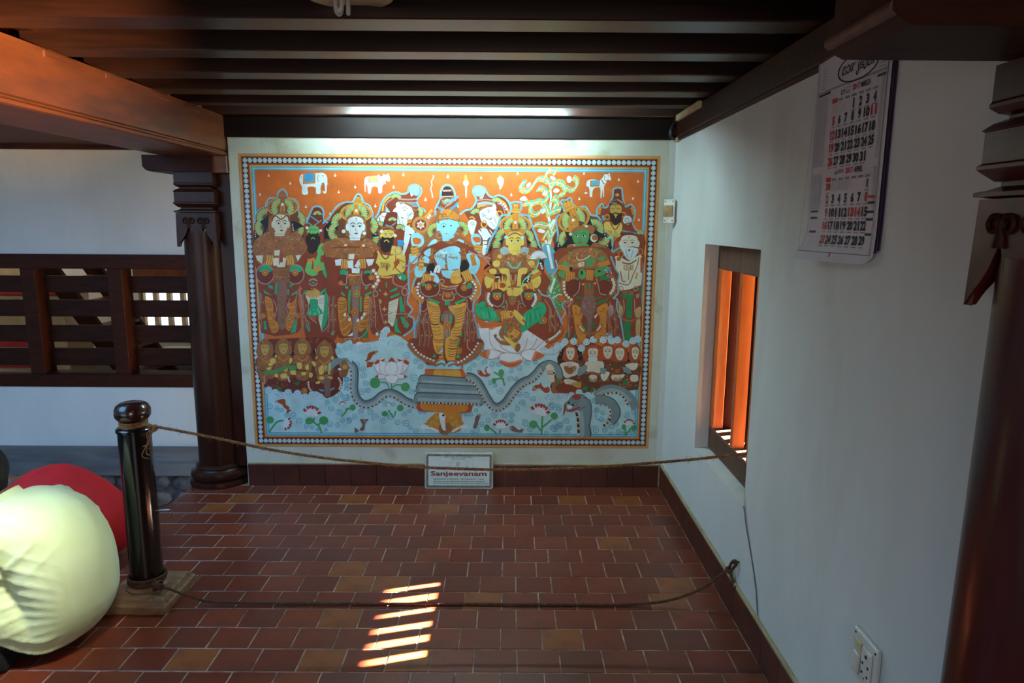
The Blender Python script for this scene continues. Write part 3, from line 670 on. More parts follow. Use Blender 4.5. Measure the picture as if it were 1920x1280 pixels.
for x, sg in ((385,-1),(765,1)):
    p.ell(x, 330, 110, 120, 'MR').poly([(x-70,260),(x,210),(x+75,250),(x+70,300),(x-60,300)], 'GN').disc(x, 310, 40).ring(x, 330, 112, 14, 'MV', 122)
p.pol([(480,240),(700,240),(695,430),(490,430)], 'BR').stripes([(485,250),(490,420)], [(698,250),(692,420)], 6, 7, 'BD', 6).deco([(490,330),(695,330),(690,420),(495,420)], 26, ('GO','BD'), 13)
for q, c in (([(420,455),(480,480),(490,520),(430,500)],'GN'),([(360,520),(460,590),(470,600),(380,570)],'GN'),([(690,460),(770,450),(700,500)],'GN'),([(720,580),(800,530),(790,570),(720,600)],'GN'),([(515,440),(545,440),(535,590),(505,580)],'GN'),([(665,520),(690,520),(685,590),(670,590)],'GN')): p.pol(q, c)
p.poly([(385,610),(470,650),(490,780),(470,870),(550,950),(545,1050),(470,1065),(430,950),(400,780)], 'GO').poly([(785,600),(770,850),(700,1040),(640,990),(635,910),(690,800),(660,700),(740,680)], 'GO')
p.stripes([(390,630),(410,850),(450,1050)], [(470,670),(480,850),(548,1040)], 12, 6, 'BD', 14).stripes([(700,680),(680,830),(640,980)], [(780,630),(765,850),(700,1030)], 11, 6, 'BD', 14)
p.poly([(545,430),(660,430),(650,700),(640,1000),(555,1000),(540,700)], 'MD').stripes([(560,440),(650,440)], [(565,990),(630,990)], 6, 6, 'BR').deco([(545,600),(655,600),(650,1000),(545,1000)], 34, ('BR','BD','GO'), 15)
for q in ([(370,920),(395,915),(412,1025),(370,1025)], [(765,900),(785,890),(775,1060),(705,1075)]): p.pol(q, 'GN')
for x, y in ((360,855),(800,850),(480,840),(690,900)): p.disc(x, y, 34)
for q in ([(320,560),(330,700),(318,900)], [(790,560),(850,640),(880,830)], [(490,650),(530,760),(500,900)], [(700,640),(660,760),(700,900)]): p.line(q, 10, 'MV')
p.on('B1').robe((330,780), 560, 1030); p.done()
# green bearded sage
p = Paint('painted_figure', 'green bearded figure, second from the left', 60).on('A1')
p.poly([(880,1280),(870,1080),(900,900),(980,700),(1040,680),(1110,710),(1130,850),(1230,900),(1230,1280)], 'RB', n=2)
p.on('B1').poly([(840,0),(1230,0),(1240,300),(1300,500),(1290,700),(1310,1000),(1230,1220),(960,1190),(870,1000),(840,600),(830,300)], 'RB', n=2)
p.on('A1'); cyan(p, [(905,900),(960,760),(990,700),(1040,685),(1095,700),(1125,760),(1120,850),(1200,900),(1235,895)])
p.poly([(940,900),(990,740),(1040,700),(1090,740),(1115,900)], 'MR').fan(1045, 800, 60, 190, 350, 7, back=None).line([(960,810),(1060,880)], 16, 'TE', False).line([(1100,860),(1000,930)], 16, 'MV', False).line([(930,890),(980,930)], 14, 'TE', False)
p.head(995, 1010, 68, 78, 'LG', -.3, 'LG', 'HR', 'BK').ell(1000,1105,26,20,'LG').ell(915,955,18,18,'WH').ell(1088,990,18,18,'WH')
p.poly([(905,1060),(1075,1060),(1060,1200),(990,1280),(930,1220)], 'HR').line([(965,1100),(990,1080),(1015,1100)], 12, 'LG')
p.poly([(1060,1190),(1110,1150),(1180,1180),(1160,1280),(1050,1280)], 'LG')
p.on('B1').poly([(820,180),(870,110),(960,150),(1010,170),(1080,20),(1180,30),(1160,150),(1240,180),(1180,260),(1060,290),(1040,340),(940,340),(890,290)], 'LG').pol([(905,0),(1060,0),(990,75),(940,60)], 'HR').pol([(1090,90),(1140,90),(1110,190),(1080,160)], 'RD').bangle(960,160,60,110,3,80).bangle(1045,260,60,90,3,80)
p.pol([(970,270),(985,140),(1002,190),(998,260)], 'RD').pol([(940,310),(1030,300),(1020,350),(960,350)], 'LG').line([(870,140),(930,170)], 7, 'GS').line([(1120,230),(1220,190)], 7, 'GS')
p.poly([(1110,280),(1190,270),(1200,360),(1150,370)], 'GN').ell(992,430,60,50,'MV').ell(992,435,42,30,'MR').pol([(965,425),(1020,425),(1010,448),(970,448)], 'GN')
p.pol([(895,600),(1140,590),(1125,800),(1100,1050),(1060,900),(1050,650),(950,650),(945,720)], 'CR').stripes([(1060,640),(1060,880)], [(1135,620),(1100,940)], 7, 5, 'GY', 10)
p.fan(995, 490, 150, 35, 150, 11, ('GD','TN'), None, .1).fan(1005, 650, 200, 55, 120, 7, ('GN','MT'), 'GN', .1).pol([(955,640),(1040,640),(1050,800),(960,830)], 'GN').deco([(960,700),(1040,700),(1050,840),(960,830)], 8, ('MT',), 14)
p.poly([(1140,560),(1168,600),(1170,900),(1110,1030),(1100,960),(1130,760)], 'GN').pol([(955,850),(1035,850),(1030,930),(980,920)], 'BR')
for q in ([(900,530),(990,520)], [(1080,530),(1150,500)], [(880,420),(950,430)], [(1030,430),(1100,420)]): p.line(q, 20, 'RB', False)
p.pol([(1070,560),(1155,500),(1150,540),(1080,590)], 'GN').pol([(870,540),(910,530),(915,560),(880,570)], 'GN')
for q in ([(845,600),(860,800),(930,950),(950,1050)], [(1170,580),(1190,800),(1180,980),(1100,1060)], [(1260,590),(1240,750),(1270,960),(1240,1100)], [(930,700),(945,860),(1040,950)], [(850,500),(820,560),(850,600),(880,560)], [(1220,560),(1240,590),(1280,550)]): p.line(q, 11, 'MV')
p.deco([(850,700),(920,700),(960,1100),(870,1000)], 12, ('MV','BR'), 20).deco([(1180,600),(1300,600),(1290,1100),(1190,1000)], 14, ('MV','BR'), 20).pol([(880,900),(960,1050),(930,1060)], 'GN').pol([(1230,1040),(1250,1050),(1230,1100),(1215,1090)], 'GN'); p.on('B1').robe((865,1185,1245), 600, 1060); p.done()

# white faced crowned figure, third
p = Paint('painted_figure', 'white faced crowned figure with joined palms, third from the left', 80).on('A2')
p.poly([(-220,1280),(-180,1000),(-120,800),(-20,700),(60,640),(160,640),(215,535),(280,640),(360,690),(395,800),(430,900),(470,1000),(440,1280)], 'BD', n=2)
cyan(p, [(-235,900),(-160,830),(-110,760),(-60,690),(0,650),(80,630),(140,630),(180,560),(215,528),(255,560),(285,640),(360,680),(398,790),(390,850),(430,900)])
p.pol([(-220,950),(-120,840),(-40,900),(-60,1080),(-220,1100)], 'BK').pol([(370,900),(420,900),(470,1100),(400,1140)], 'BK').beads([(-190,960),(-140,1050)], 5, 8, 'WH').beads([(400,920),(440,1050)], 5, 8, 'WH')
p.halo(190, 770, 205, 118, 'GO', 'BD').poly([(150,650),(170,600),(215,560),(258,600),(270,660)], 'GD').stripes([(165,640),(190,580)], [(265,640),(240,580)], 5, 5, 'BR')
p.fan(0, 890, 130, 140, 270, 8).fan(-40, 1010, 130, 100, 230, 9).fan(340, 930, 130, -60, 60, 8).fan(360, 1080, 120, -10, 110, 8)
p.poly([(60,850),(120,790),(260,800),(310,870),(300,1080),(60,1060)], 'BR').line([(80,870),(180,820),(290,880)], 26, 'GD').line([(90,890),(180,840),(285,895)], 10, 'MD'); p.head(180, 955, 100, 135, 'WH', .5).pol([(100,1050),(245,1050),(235,1115),(110,1115)], 'WH').line([(100,1085),(245,1085)], 5, 'GY').ell(30,1000,24,24,'WH').ell(292,1025,22,22,'WH')
ch = [(-200,1130),(60,1080),(110,1120),(240,1120),(330,1090),(440,1150),(430,1290),(-200,1290)]
p.poly(ch, 'BR', n=2).deco(ch, 80, ('GO','BD','OD','MV'), 20).ell(55,1180,18,18,'CR').ell(280,1180,18,18,'CR').bangle(360,1250,110,80,3,80)
p.on('B2').poly([(-200,0),(420,0),(430,200),(400,560),(360,700),(350,1000),(250,1130),(-30,1130),(-120,900),(-150,600),(-190,300)], 'RB', n=2)
p.pol([(-210,0),(420,0),(400,110),(260,130),(60,130),(-200,110)], 'BR').deco([(-200,0),(420,0),(400,110),(-200,110)], 50, ('GO','BD','MV'), 18)
p.pol([(-80,150),(10,130),(0,220),(-70,220)], 'WH').pol([(310,140),(420,135),(390,210),(340,230)], 'WH').bangle(40,200,90,120,3,5).bangle(265,195,90,120,3,-5).pol([(92,75),(170,70),(160,140),(90,140)], 'CR').pol([(80,160),(150,150),(155,255),(85,250)], 'WH').pol([(215,145),(240,200),(215,255),(165,230)], 'WH').pol([(158,200),(175,70),(190,120),(190,200)], 'RD').pol([(130,250),(235,255),(230,320),(135,315)], 'WH')
p.poly([(-10,280),(55,275),(80,330),(0,350)], 'GN').poly([(295,290),(380,285),(385,330),(330,365),(295,350)], 'GN').ell(20,400,70,70,'MR').ell(335,390,80,75,'MR').disc(-5,440,30).disc(380,370,34)
p.line([(80,290),(70,380),(60,450),(0,460)], 14, 'MV').line([(260,290),(260,400),(300,470),(380,450)], 14, 'MV')
p.pol([(92,320),(255,320),(250,470),(100,470)], 'BR').deco([(92,330),(255,330),(250,470),(100,470)], 40, ('GO','BD','GD'), 14).line([(95,335),(170,345),(252,335)], 12, 'GD')
for x in (385,470): p.up()
p.beads([(390,265),(450,330),(470,400),(440,460),(390,500)], 6, 30, 'GO').beads([(390,268),(445,330),(465,400),(435,460),(390,498)], 6, 20, 'WH')
for q, c in (([(0,540),(50,590),(40,610),(0,580)],'GN'),([(300,580),(380,540),(385,570),(300,612)],'GN'),([(50,470),(90,490),(80,520),(50,500)],'GN'),([(300,490),(350,480),(320,520),(300,520)],'GN'),([(95,530),(130,520),(110,720),(115,820),(90,820),(85,640)],'LF'),([(235,600),(260,620),(258,810),(232,800)],'LF')): p.pol(q, c)
p.poly([(-40,640),(60,640),(75,800),(130,900),(130,1010),(60,1110),(0,1070),(-30,900)], 'GO').poly([(290,630),(370,620),(355,820),(320,980),(240,1060),(215,1000),(220,920),(280,840)], 'GO')
p.stripes([(-35,660),(-20,900),(30,1090)], [(60,670),(80,820),(130,1000)], 12, 8, 'BD', 14).stripes([(285,640),(270,850),(220,1000)], [(368,640),(350,830),(300,1000)], 11, 8, 'BD', 14)
p.poly([(130,470),(250,470),(220,640),(210,800),(215,1150),(150,1150),(135,800),(130,640)], 'MD').stripes([(145,480),(235,480)], [(160,1130),(205,1130)], 5, 6, 'MV').disc(195,575,46,'LF').disc(170,810,44,'RD').disc(180,1000,36)
for x, y in ((45,840),(105,900),(210,910),(262,880),(290,835)): p.ell(x, y, 16, 24, 'WH', 20)
p.pol([(255,1070),(330,1020),(345,1130),(260,1130)], 'GE').disc(335,990,36).pol([(75,1110),(150,1060),(140,1110)], 'WH')
for x in (90, 230): p.ell(x, 1200, 42, 20, 'WH')
p.beads([(40,1160),(150,1150),(300,1150)], 9, 16, ('GO','BR')); p.line([(360,900),(345,1000),(255,1120),(40,1140)], 12, 'MV'); p.on('B2').robe((-110,345), 620, 1040); p.done()

# yellow bearded man, fourth
p = Paint('painted_figure', 'yellow bearded figure in a turban, fourth from the left', 60).on('B2')
p.poly([(400,560),(440,300),(430,0),(800,0),(850,200),(820,300),(860,480),(840,560),(830,700),(890,770),(840,860),(920,900),(900,1020),(770,1110),(640,1050),(560,1040),(440,1100),(360,1000)], 'RB', n=2)
cyan(p, [(860,150),(850,300),(850,480),(860,550),(830,680),(895,770),(850,850),(915,890),(900,1020),(780,1110)])
p.poly([(440,60),(500,0),(660,0),(790,40),(810,240),(770,310),(660,330),(560,350),(450,330),(480,240),(420,160)], 'YL').pol([(500,0),(640,0),(600,50),(520,50)], 'HR').line([(470,20),(560,140),(640,20)], 14, 'MR').line([(500,30),(560,100),(620,30)], 8, 'WH').line([(690,40),(680,200),(650,280)], 10, 'OD').pol([(660,180),(720,130),(740,180),(680,260)], 'OD').line([(680,250),(760,320)], 12, 'OD', False).line([(700,130),(800,180)], 10, 'OD', False)
p.pol([(490,180),(600,180),(620,250),(500,240)], 'YD').poly([(470,260),(540,250),(560,330),(480,340)], 'YL').pol([(560,250),(578,190),(590,260),(575,300)], 'RD').deco([(500,180),(600,180),(620,250),(500,250)], 14, ('BR','BD'), 14)
p.line([(500,360),(570,370),(640,360)], 22, 'GD').poly([(700,340),(780,320),(830,370),(780,410)], 'GN').pol([(720,370),(760,350),(750,400)], 'CR')
p.line([(660,340),(660,440),(780,490),(840,440)], 13, 'MV').line([(470,430),(440,500),(400,560)], 13, 'MV').ring(800,550,34,14,'MV',46).ring(432,575,28,13,'MV',34)
for q in ([(470,510),(510,540),(500,550),(470,530)], [(610,540),(710,490),(700,530),(610,560)], [(620,610),(740,560),(735,590),(630,635)], [(560,435),(580,435),(575,500),(562,500)], [(735,610),(760,610),(800,800),(740,820)], [(745,860),(790,870),(860,970),(830,1020),(770,950)], [(680,880),(705,880),(710,1000),(760,1080),(670,1050)], [(440,1010),(475,1050),(460,1060)]): p.pol(q, 'GN')
p.pol([(600,680),(725,630),(700,800),(660,980),(640,990),(590,930),(590,820)], 'CR').stripes([(600,690),(590,900)], [(715,650),(665,950)], 7, 5, 'GY', 16).poly([(470,650),(500,650),(510,680),(490,700)], 'TN')
for x, y in ((560,580),(545,770),(560,935)): p.pol([(x-35,y),(x-10,y-12),(x,y-40),(x+10,y-12),(x+35,y),(x+10,y+12),(x,y+35),(x-10,y+12)], 'TN')
p.line([(480,660),(500,800),(540,950)], 10, 'MV').line([(410,600),(430,800),(430,1000)], 11, 'MV').line([(690,830),(880,830)], 12, 'MV').line([(530,850),(640,820)], 10, 'MV')
p.deco([(370,700),(440,700),(470,1000),(370,980)], 10, ('MV','BR'), 22).beads([(440,1090),(560,1030),(600,980)], 6, 22, ('WH','BR'))
p.on('A2').poly([(490,1280),(500,1080),(560,980),(640,980),(700,1060),(700,1280)], 'RB')
p.on('A2').poly([(520,980),(560,800),(600,760),(700,760),(710,830),(690,960),(640,990)], 'MR').fan(645, 880, 62, 200, 340, 7, back=None).line([(560,920),(660,960)], 18, 'TE', False).line([(690,890),(600,960)], 16, 'MV', False).line([(510,960),(600,950),(690,1000)], 22, 'BR')
p.head(588, 1060, 82, 78, 'YL', .3, 'RD', 'HR', 'BK').ell(580,1140,22,18,'YL').ell(510,1000,22,22,'WH').ell(682,1055,20,20,'WH').poly([(500,1090),(650,1100),(640,1220),(560,1270),(500,1220)], 'HR').line([(540,1130),(575,1110),(605,1140)], 14, 'YL').pol([(640,1180),(760,1200),(760,1290),(620,1290)], 'YL').ring(720,1240,40,12,'MV',50); p.on('B2').robe((380,800), 600, 1000); p.done()

# white bearded sage behind, fifth
p = Paint('painted_figure', 'white bearded sage in a striped turban, left of the blue figure', 55).on('A2')
p.poly([(420,900),(480,780),(520,620),(600,530),(740,520),(830,520),(860,430),(940,410),(1010,450),(1000,540),(960,640),(1050,730),(1000,900),(900,1280),(650,1280),(480,1000)], 'RB', n=2)
cyan(p, [(405,860),(470,770),(510,640),(580,550),(690,505),(760,530),(840,510),(860,440),(925,412),(1000,450),(1005,520),(955,600),(970,670),(1045,730),(1060,760)], 22)
p.line([(520,750),(540,640),(620,560),(680,545)], 26, 'GD').line([(550,750),(570,650),(650,590)], 14, 'MV').ell(925,490,66,68,'SB').curl(925,490,56,'CY',6,3).pol([(870,500),(950,560),(830,570)], 'RB').pol([(868,500),(915,545),(880,560)], 'WH')
for k, c in enumerate(('MV','RB','MV','BL','MV','RB','BR')): p.line([(720,590+22*k),(850,600+20*k),(960,590+24*k)], 20, c)
p.fan(690, 600, 80, 200, 340, 8).fan(950, 760, 90, -70, 50, 7).pol([(580,660),(640,620),(680,700),(640,740)], 'RB').pol([(570,690),(620,760),(560,760)], 'SB')
p.ell(715,665,28,34,'WH').poly([(650,750),(700,690),(800,650),(900,720),(915,800),(880,860),(840,880),(800,990),(760,960),(710,930),(700,790)], 'WH')
p.line([(800,640),(890,690),(920,760)], 26, 'BR').line([(770,720),(800,690),(840,720)], 8, 'GY').line([(850,800),(890,770),(920,800)], 8, 'GY').ell(800,735,14,9,'TE').ell(866,792,14,9,'TE').line([(755,820),(785,840)], 12, 'RD').line([(720,800),(740,900),(790,960)], 7, 'GY').line([(760,860),(790,930),(800,980)], 6, 'GY').line([(830,770),(850,830),(820,840)], 6, 'GY')
p.poly([(500,780),(540,760),(600,780),(580,850),(500,900),(430,890)], 'WH').line([(480,820),(490,890)], 12, 'RB').ell(545,790,48,28,'WH').ring(545,790,48,8,'BR',28)
p.fan(480, 960, 90, 230, 330, 6).fan(740, 1000, 90, 220, 320, 7).line([(830,940),(870,920)], 20, 'GD').ell(860,870,30,26,'GO')
p.poly([(810,950),(880,950),(930,1010),(880,1050),(840,1180),(800,1280),(780,1280)], 'WH').poly([(690,1110),(780,1110),(790,1180),(690,1180)], 'BL').pol([(700,1050),(800,1030),(790,1110),(690,1110)], 'RB').line([(860,1040),(900,1050)], 16, 'RB'); p.done()

# white bearded sage right of the blue figure
p = Paint('painted_figure', 'white bearded sage in a striped turban, right of the blue figure', 55).on('A3')
p.poly([(200,740),(320,700),(360,600),(320,520),(330,450),(400,430),(470,470),(520,560),(640,540),(740,600),(780,700),(700,820),(600,1000),(540,1280),(430,1280),(330,1000),(260,850)], 'RB', n=2)
cyan(p, [(150,790),(210,740),(290,720),(350,640),(355,580),(318,510),(335,450),(400,430),(460,460),(500,530),(560,570),(640,545),(720,580),(770,640),(790,700)], 22)
p.ell(400,500,72,62,'SB').curl(400,500,60,'CY',6,3).pol([(365,590),(470,530),(480,590)], 'RB').pol([(390,580),(460,545),(430,590)], 'WH')
for k, c in enumerate(('MV','RB','MV','SB','MV','GD')): p.line([(370,610+18*k),(480,600+14*k),(600,620+16*k)], 17, c)
p.line([(640,600),(720,650),(770,780)], 22, 'GD').line([(600,640),(690,680),(720,780)], 16, 'MV').beads([(650,630),(710,670),(745,740)], 4, 18, 'WH', sq=True).fan(610, 660, 90, 220, 320, 6).fan(360, 800, 90, 200, 320, 6)
p.ell(585,705,26,42,'WH').poly([(400,760),(440,720),(540,690),(600,720),(650,840),(620,920),(580,980),(520,940),(480,900),(430,880),(405,820)], 'WH').line([(390,740),(470,690),(560,680)], 26, 'BR')
p.ell(512,755,14,10,'TE').ell(447,806,14,10,'TE').line([(480,740),(515,725),(550,745)], 7, 'GY').line([(420,790),(445,775),(470,800)], 7, 'GY').line([(520,855),(555,832)], 12, 'RD').line([(540,880),(590,950)], 6, 'GY').line([(580,820),(610,900)], 6, 'GY').line([(470,790),(490,840),(515,835)], 6, 'GY')
p.ring(455,910,34,16,'GD',42).ring(650,780,34,16,'GD').poly([(380,1000),(440,960),(540,990),(560,1060),(500,1100),(480,1280),(430,1280),(440,1100)], 'WH').line([(500,970),(560,1060)], 18, 'RB').line([(440,1120),(500,1120)], 14, 'RB').line([(450,1165),(490,1165)], 12, 'RB').line([(395,970),(420,1000)], 14, 'RB'); p.done()

# central blue figure
p = Paint('painted_figure', 'sky blue crowned figure holding a pot, standing at the centre', 110).on('A2')
p.poly([(1195,800),(1200,640),(1250,560),(1270,450),(1335,420),(1400,450),(1440,560),(1482,700),(1482,1280),(960,1280),(1040,1060),(1100,980)], 'BR', n=2)
cyan(p, [(1190,790),(1195,700),(1250,590),(1258,500),(1285,440),(1335,415),(1395,440),(1435,520),(1440,600),(1480,700)], 22)
p.poly([(1265,560),(1295,450),(1335,435),(1385,455),(1415,560),(1340,580)], 'HR').line([(1285,490),(1390,485)], 22, 'PK').line([(1262,565),(1415,560)], 18, 'PK').poly([(1285,600),(1340,580),(1395,600),(1340,640)], 'HR').fan(1340,640,56,195,345,7,back=None)
for a, b_, c in (((1270,590),(1200,740),'RB'),((1290,640),(1480,560),'TE'),((1215,690),(1330,740),'BL'),((1250,760),(1400,620),'MV'),((1240,640),(1330,700),'RB'),((1380,720),(1470,640),'BL'),((1300,720),(1480,600),'RB')): p.line([a, ((a[0]+b_[0])/2, (a[1]+b_[1])/2+10), b_], 26, c)
p.line([(1260,760),(1330,680),(1440,600)], 10, 'MV').line([(1420,600),(1350,660),(1300,640),(1270,600)], 10, 'MV')
p.poly([(1240,850),(1260,770),(1335,720),(1440,760),(1480,850)], 'GO').deco([(1240,850),(1260,770),(1335,730),(1440,760),(1480,850)], 40, ('BR','GD','BD'), 18)
p.fan(1190, 1000, 110, 130, 280, 10).ring(1240,1050,34,12,'MV').ring(1448,1050,26,12,'MV')
p.head(1338, 960, 104, 130, 'SB', 0, 'PK', None, 'TE', True, 'CY').pol([(1275,1060),(1400,1060),(1395,1125),(1280,1125)], 'SB').line([(1275,1095),(1400,1095)], 6, 'CY').line([(1240,860),(1335,840),(1440,860)], 20, 'BR').pol([(1230,900),(1205,880),(1205,1000),(1240,980)], 'SB')
# raised disc and hand
p.ell(1003,920,110,110,'GO').ell(1003,920,84,84,'MV').ell(1003,920,72,72,'RB').pol([(1003+60*cos(radians(a*30-90))*(1 if a % 2 == 0 else .56), 920+60*sin(radians(a*30-90))*(1 if a % 2 == 0 else .56)) for a in range(12)], 'CR').ell(1003,920,26,26,'PK')
p.line([(1060,830),(1120,760),(1150,730)], 34, 'GD').line([(1100,870),(1150,810),(1200,800)], 20, 'MV').beads([(1090,840),(1130,790)], 2, 20, 'WH', sq=True)
p.poly([(880,1060),(930,1020),(1030,1060),(1040,1160),(960,1210),(890,1180)], 'SB').poly([(905,1090),(960,1080),(1010,1110),(990,1160),(920,1160)], 'OR').ell(955,1045,40,30,'SB').bangle(930,1240,110,90,3,85)
p.poly([(1040,1280),(1080,1200),(1150,1110),(1210,1110),(1190,1180),(1120,1280)], 'SB').poly([(1160,1280),(1230,1120),(1290,1130),(1340,1140),(1420,1120),(1482,1150),(1482,1290)], 'BR').deco([(1160,1280),(1230,1130),(1482,1150),(1482,1290)], 60, ('GD','BD','MV','GO'), 20)
p.on('A3').poly([(0,860),(60,870),(130,880),(140,940),(110,970),(60,1110),(0,1120)], 'SB').ell(38,930,12,9,'BK').line([(0,915),(40,905),(70,925)], 7, 'CY').line([(0,1040),(12,1040)], 10, 'PK').fan(160, 980, 110, -110, 60, 10).ring(105,1050,30,12,'MV')
p.line([(0,790),(70,820),(140,800)], 40, 'GO').poly([(0,1130),(70,1080),(150,1050),(260,1130),(330,1200),(400,1290),(0,1290)], 'BR').deco([(0,1130),(70,1080),(260,1130),(380,1290),(0,1290)], 50, ('GD','BD','MV'), 18).poly([(125,1100),(200,1120),(185,1170),(140,1160)], 'SB').poly([(240,1170),(290,1230),(200,1290),(210,1210)], 'SB')
p.poly([(255,880),(300,850),(360,880),(345,960),(320,1040),(290,1040),(255,950)], 'WH').curl(310,900,30,'GY',5,2).line([(270,830),(310,820),(340,850)], 18, 'GD').poly([(290,1060),(330,1030),(390,1040),(420,1100),(400,1180),(340,1190),(300,1140)], 'SB').poly([(310,1080),(400,1075),(410,1130),(350,1140)], 'OR').bangle(385,1220,100,100,3,100)
# body
p.on('B2').poly([(900,600),(900,470),(960,380),(1000,300),(960,200),(1040,0),(1482,0),(1482,1280),(980,1280),(930,1180),(960,900),(990,720)], 'RB', n=2)
p.on('B3').poly([(-60,0),(330,0),(400,200),(330,330),(400,500),(400,600),(330,700),(330,900),(380,1100),(380,1180),(300,1280),(-60,1280)], 'RB', n=2)
p.on('B2'); cyan(p, [(960,330),(905,470),(910,580),(995,690),(985,850),(930,980),(930,1180)], 22)
p.poly([(1180,80),(1300,0),(1482,0),(1482,360),(1350,380),(1280,340),(1250,260),(1190,160)], 'SB').poly([(860,150),(870,70),(960,80),(960,170),(900,200)], 'SB').poly([(930,340),(940,230),(1080,240),(1060,300),(1000,370)], 'SB').poly([(1040,60),(1120,0),(1140,60),(1100,110)], 'SB').poly([(1000,160),(1050,100),(1110,130),(1110,190),(1040,180)], 'SB')
p.line([(1200,170),(1250,245),(1330,255)], 8, 'CY').line([(1290,300),(1360,320),(1482,310)], 7, 'CY').line([(1210,110),(1290,120),(1320,180)], 10, 'BR').line([(1482,110),(1410,120),(1390,180)], 10, 'BR').deco([(1190,90),(1300,70),(1300,140),(1200,150)], 12, ('GD','BD','BR'), 15).deco([(1400,80),(1482,80),(1482,140),(1400,140)], 10, ('GD','BD','BR'), 15).line([(1280,350),(1350,360),(1400,345)], 6, 'CY')
p.bangle(920,40,110,80,3,85).bangle(1010,205,150,60,3,95).poly([(1160,190),(1190,260),(1130,320),(1070,270),(1110,200)], 'BK')
p.line([(1000,60),(900,180),(770,250)], 22, 'MV').line([(1020,90),(930,240),(850,330)], 18, 'MV').line([(1150,0),(1140,130),(1120,190)], 36, 'BR').deco([(1130,0),(1230,0),(1200,160),(1130,170)], 18, ('GD','BD'), 16)
p.line([(1330,60),(1320,150),(1350,220),(1390,150),(1390,50)], 18, 'MD').disc(1345,225,40).line([(1250,270),(1482,270)], 22, 'BR').line([(1240,30),(1300,60),(1390,50),(1482,20)], 26, 'WH').deco([(1250,20),(1482,10),(1460,60),(1270,60)], 16, ('WH','SB'), 16)
p.poly([(1110,330),(1190,320),(1240,410),(1180,470),(1110,440)], 'SB').pol([(1130,340),(1180,350),(1160,430),(1130,420)], 'OR').bangle(1070,390,110,130,4,15).line([(1180,310),(1210,230),(1240,250),(1220,310)], 34, 'WH').line([(1130,290),(1140,330)], 16, 'CR')
p.poly([(1380,350),(1420,300),(1482,295),(1482,440),(1420,440),(1380,400)], 'GD').line([(1390,370),(1482,385)], 12, 'MV').line([(1395,320),(1482,315)], 22, 'TN')
p.line([(925,480),(930,590),(1000,660),(1040,680)], 54, 'GO').beads([(985,430),(965,490),(965,550),(990,600),(1045,635)], 6, 20, 'WH', sq=True).ell(1120,510,120,100,'MR').pol([(1020,450),(1060,440),(1070,480),(1020,480)], 'GN').pol([(1150,470),(1210,460),(1190,490)], 'GN').disc(1100,490,40).line([(1000,430),(1000,540),(1080,610),(1200,590),(1240,520),(1235,440)], 13, 'MV')
p.line([(1255,465),(1350,490),(1482,470)], 20, 'GD').line([(1255,500),(1350,520),(1482,500)], 14, 'MV').ring(1270,420,28,12,'MV')
for q in ([(1095,620),(1240,680),(1230,715),(1100,650)], [(1230,585),(1260,580),(1250,605)], [(1310,660),(1370,660),(1370,720),(1305,720)], [(1440,690),(1482,670),(1482,710),(1445,715)], [(1425,575),(1450,570),(1440,600)]): p.pol(q, 'GN')
p.line([(1300,550),(1280,640),(1340,660),(1420,640),(1400,550)], 14, 'MV').disc(1345,590,34)
p.poly([(1085,670),(1230,720),(1250,830),(1240,930),(1300,1020),(1300,1280),(1210,1280),(1150,1050),(1110,850)], 'GD').stripes([(1090,690),(1130,950),(1220,1280)], [(1240,740),(1245,950),(1300,1270)], 17, 9, 'BR', 18)
p.poly([(1482,740),(1440,740),(1440,900),(1420,1000),(1380,1060),(1390,1280),(1482,1280)], 'GD').stripes([(1445,760),(1430,950),(1390,1260)], [(1482,760),(1482,950),(1482,1260)], 12, 9, 'BR', 8)
p.poly([(1290,800),(1400,800),(1390,950),(1370,1280),(1300,1280),(1290,950)], 'MD').stripes([(1300,830),(1390,830)], [(1310,1270),(1365,1270)], 6, 7, 'MV').disc(1335,985,50).disc(1330,1190,44).line([(1240,750),(1240,960)], 9, 'MV').pol([(1265,840),(1285,840),(1280,920),(1265,920)], 'GN').pol([(1380,840),(1405,840),(1400,950),(1385,940)], 'GN')
p.poly([(1030,690),(1070,640),(1080,760),(1040,800),(1005,780)], 'MR').line([(1080,640),(1090,740),(1040,800),(1000,770)], 11, 'MV').line([(1000,830),(960,980),(950,1170)], 14, 'MV').line([(1080,810),(1030,920),(1060,1100)], 11, 'MV').deco([(990,830),(1090,830),(1140,1280),(980,1280)], 14, ('BR','MV'), 24)
p.on('B3')
cyan(p, [(330,330),(400,470),(400,590),(325,680),(330,870),(390,1080),(390,1180),(450,1190),(440,1280)], 22)
p.poly([(0,0),(150,0),(160,180),(140,250),(60,270),(0,260)], 'SB').poly([(225,90),(300,60),(390,130),(400,230),(340,330),(260,290),(270,200)], 'SB').line([(160,40),(200,130),(190,200)], 50, 'BR').deco([(140,10),(230,0),(220,160),(160,150)], 16, ('GD','BD'), 16).bangle(320,150,60,140,3,-12,'GO').poly([(150,240),(200,140),(270,210),(240,290),(170,370)], 'BK')
p.line([(20,240),(90,235),(150,200)], 8, 'CY').line([(0,110),(60,125),(120,110)], 10, 'BR').deco([(0,80),(130,70),(130,140),(0,140)], 16, ('GD','BD','BR'), 15).line([(290,290),(340,250),(380,190)], 7, 'CY')
p.line([(260,40),(400,100),(540,130)], 20, 'MV').line([(330,10),(460,130),(530,210)], 18, 'MV')
p.poly([(40,350),(60,300),(150,270),(160,360),(180,400),(150,440),(60,445),(30,410)], 'GD').line([(50,370),(160,365)], 12, 'MV').line([(60,310),(150,300)], 24, 'TN').poly([(150,470),(200,440),(230,400),(225,440),(180,480)], 'SB').bangle(240,350,110,140,4,-25)
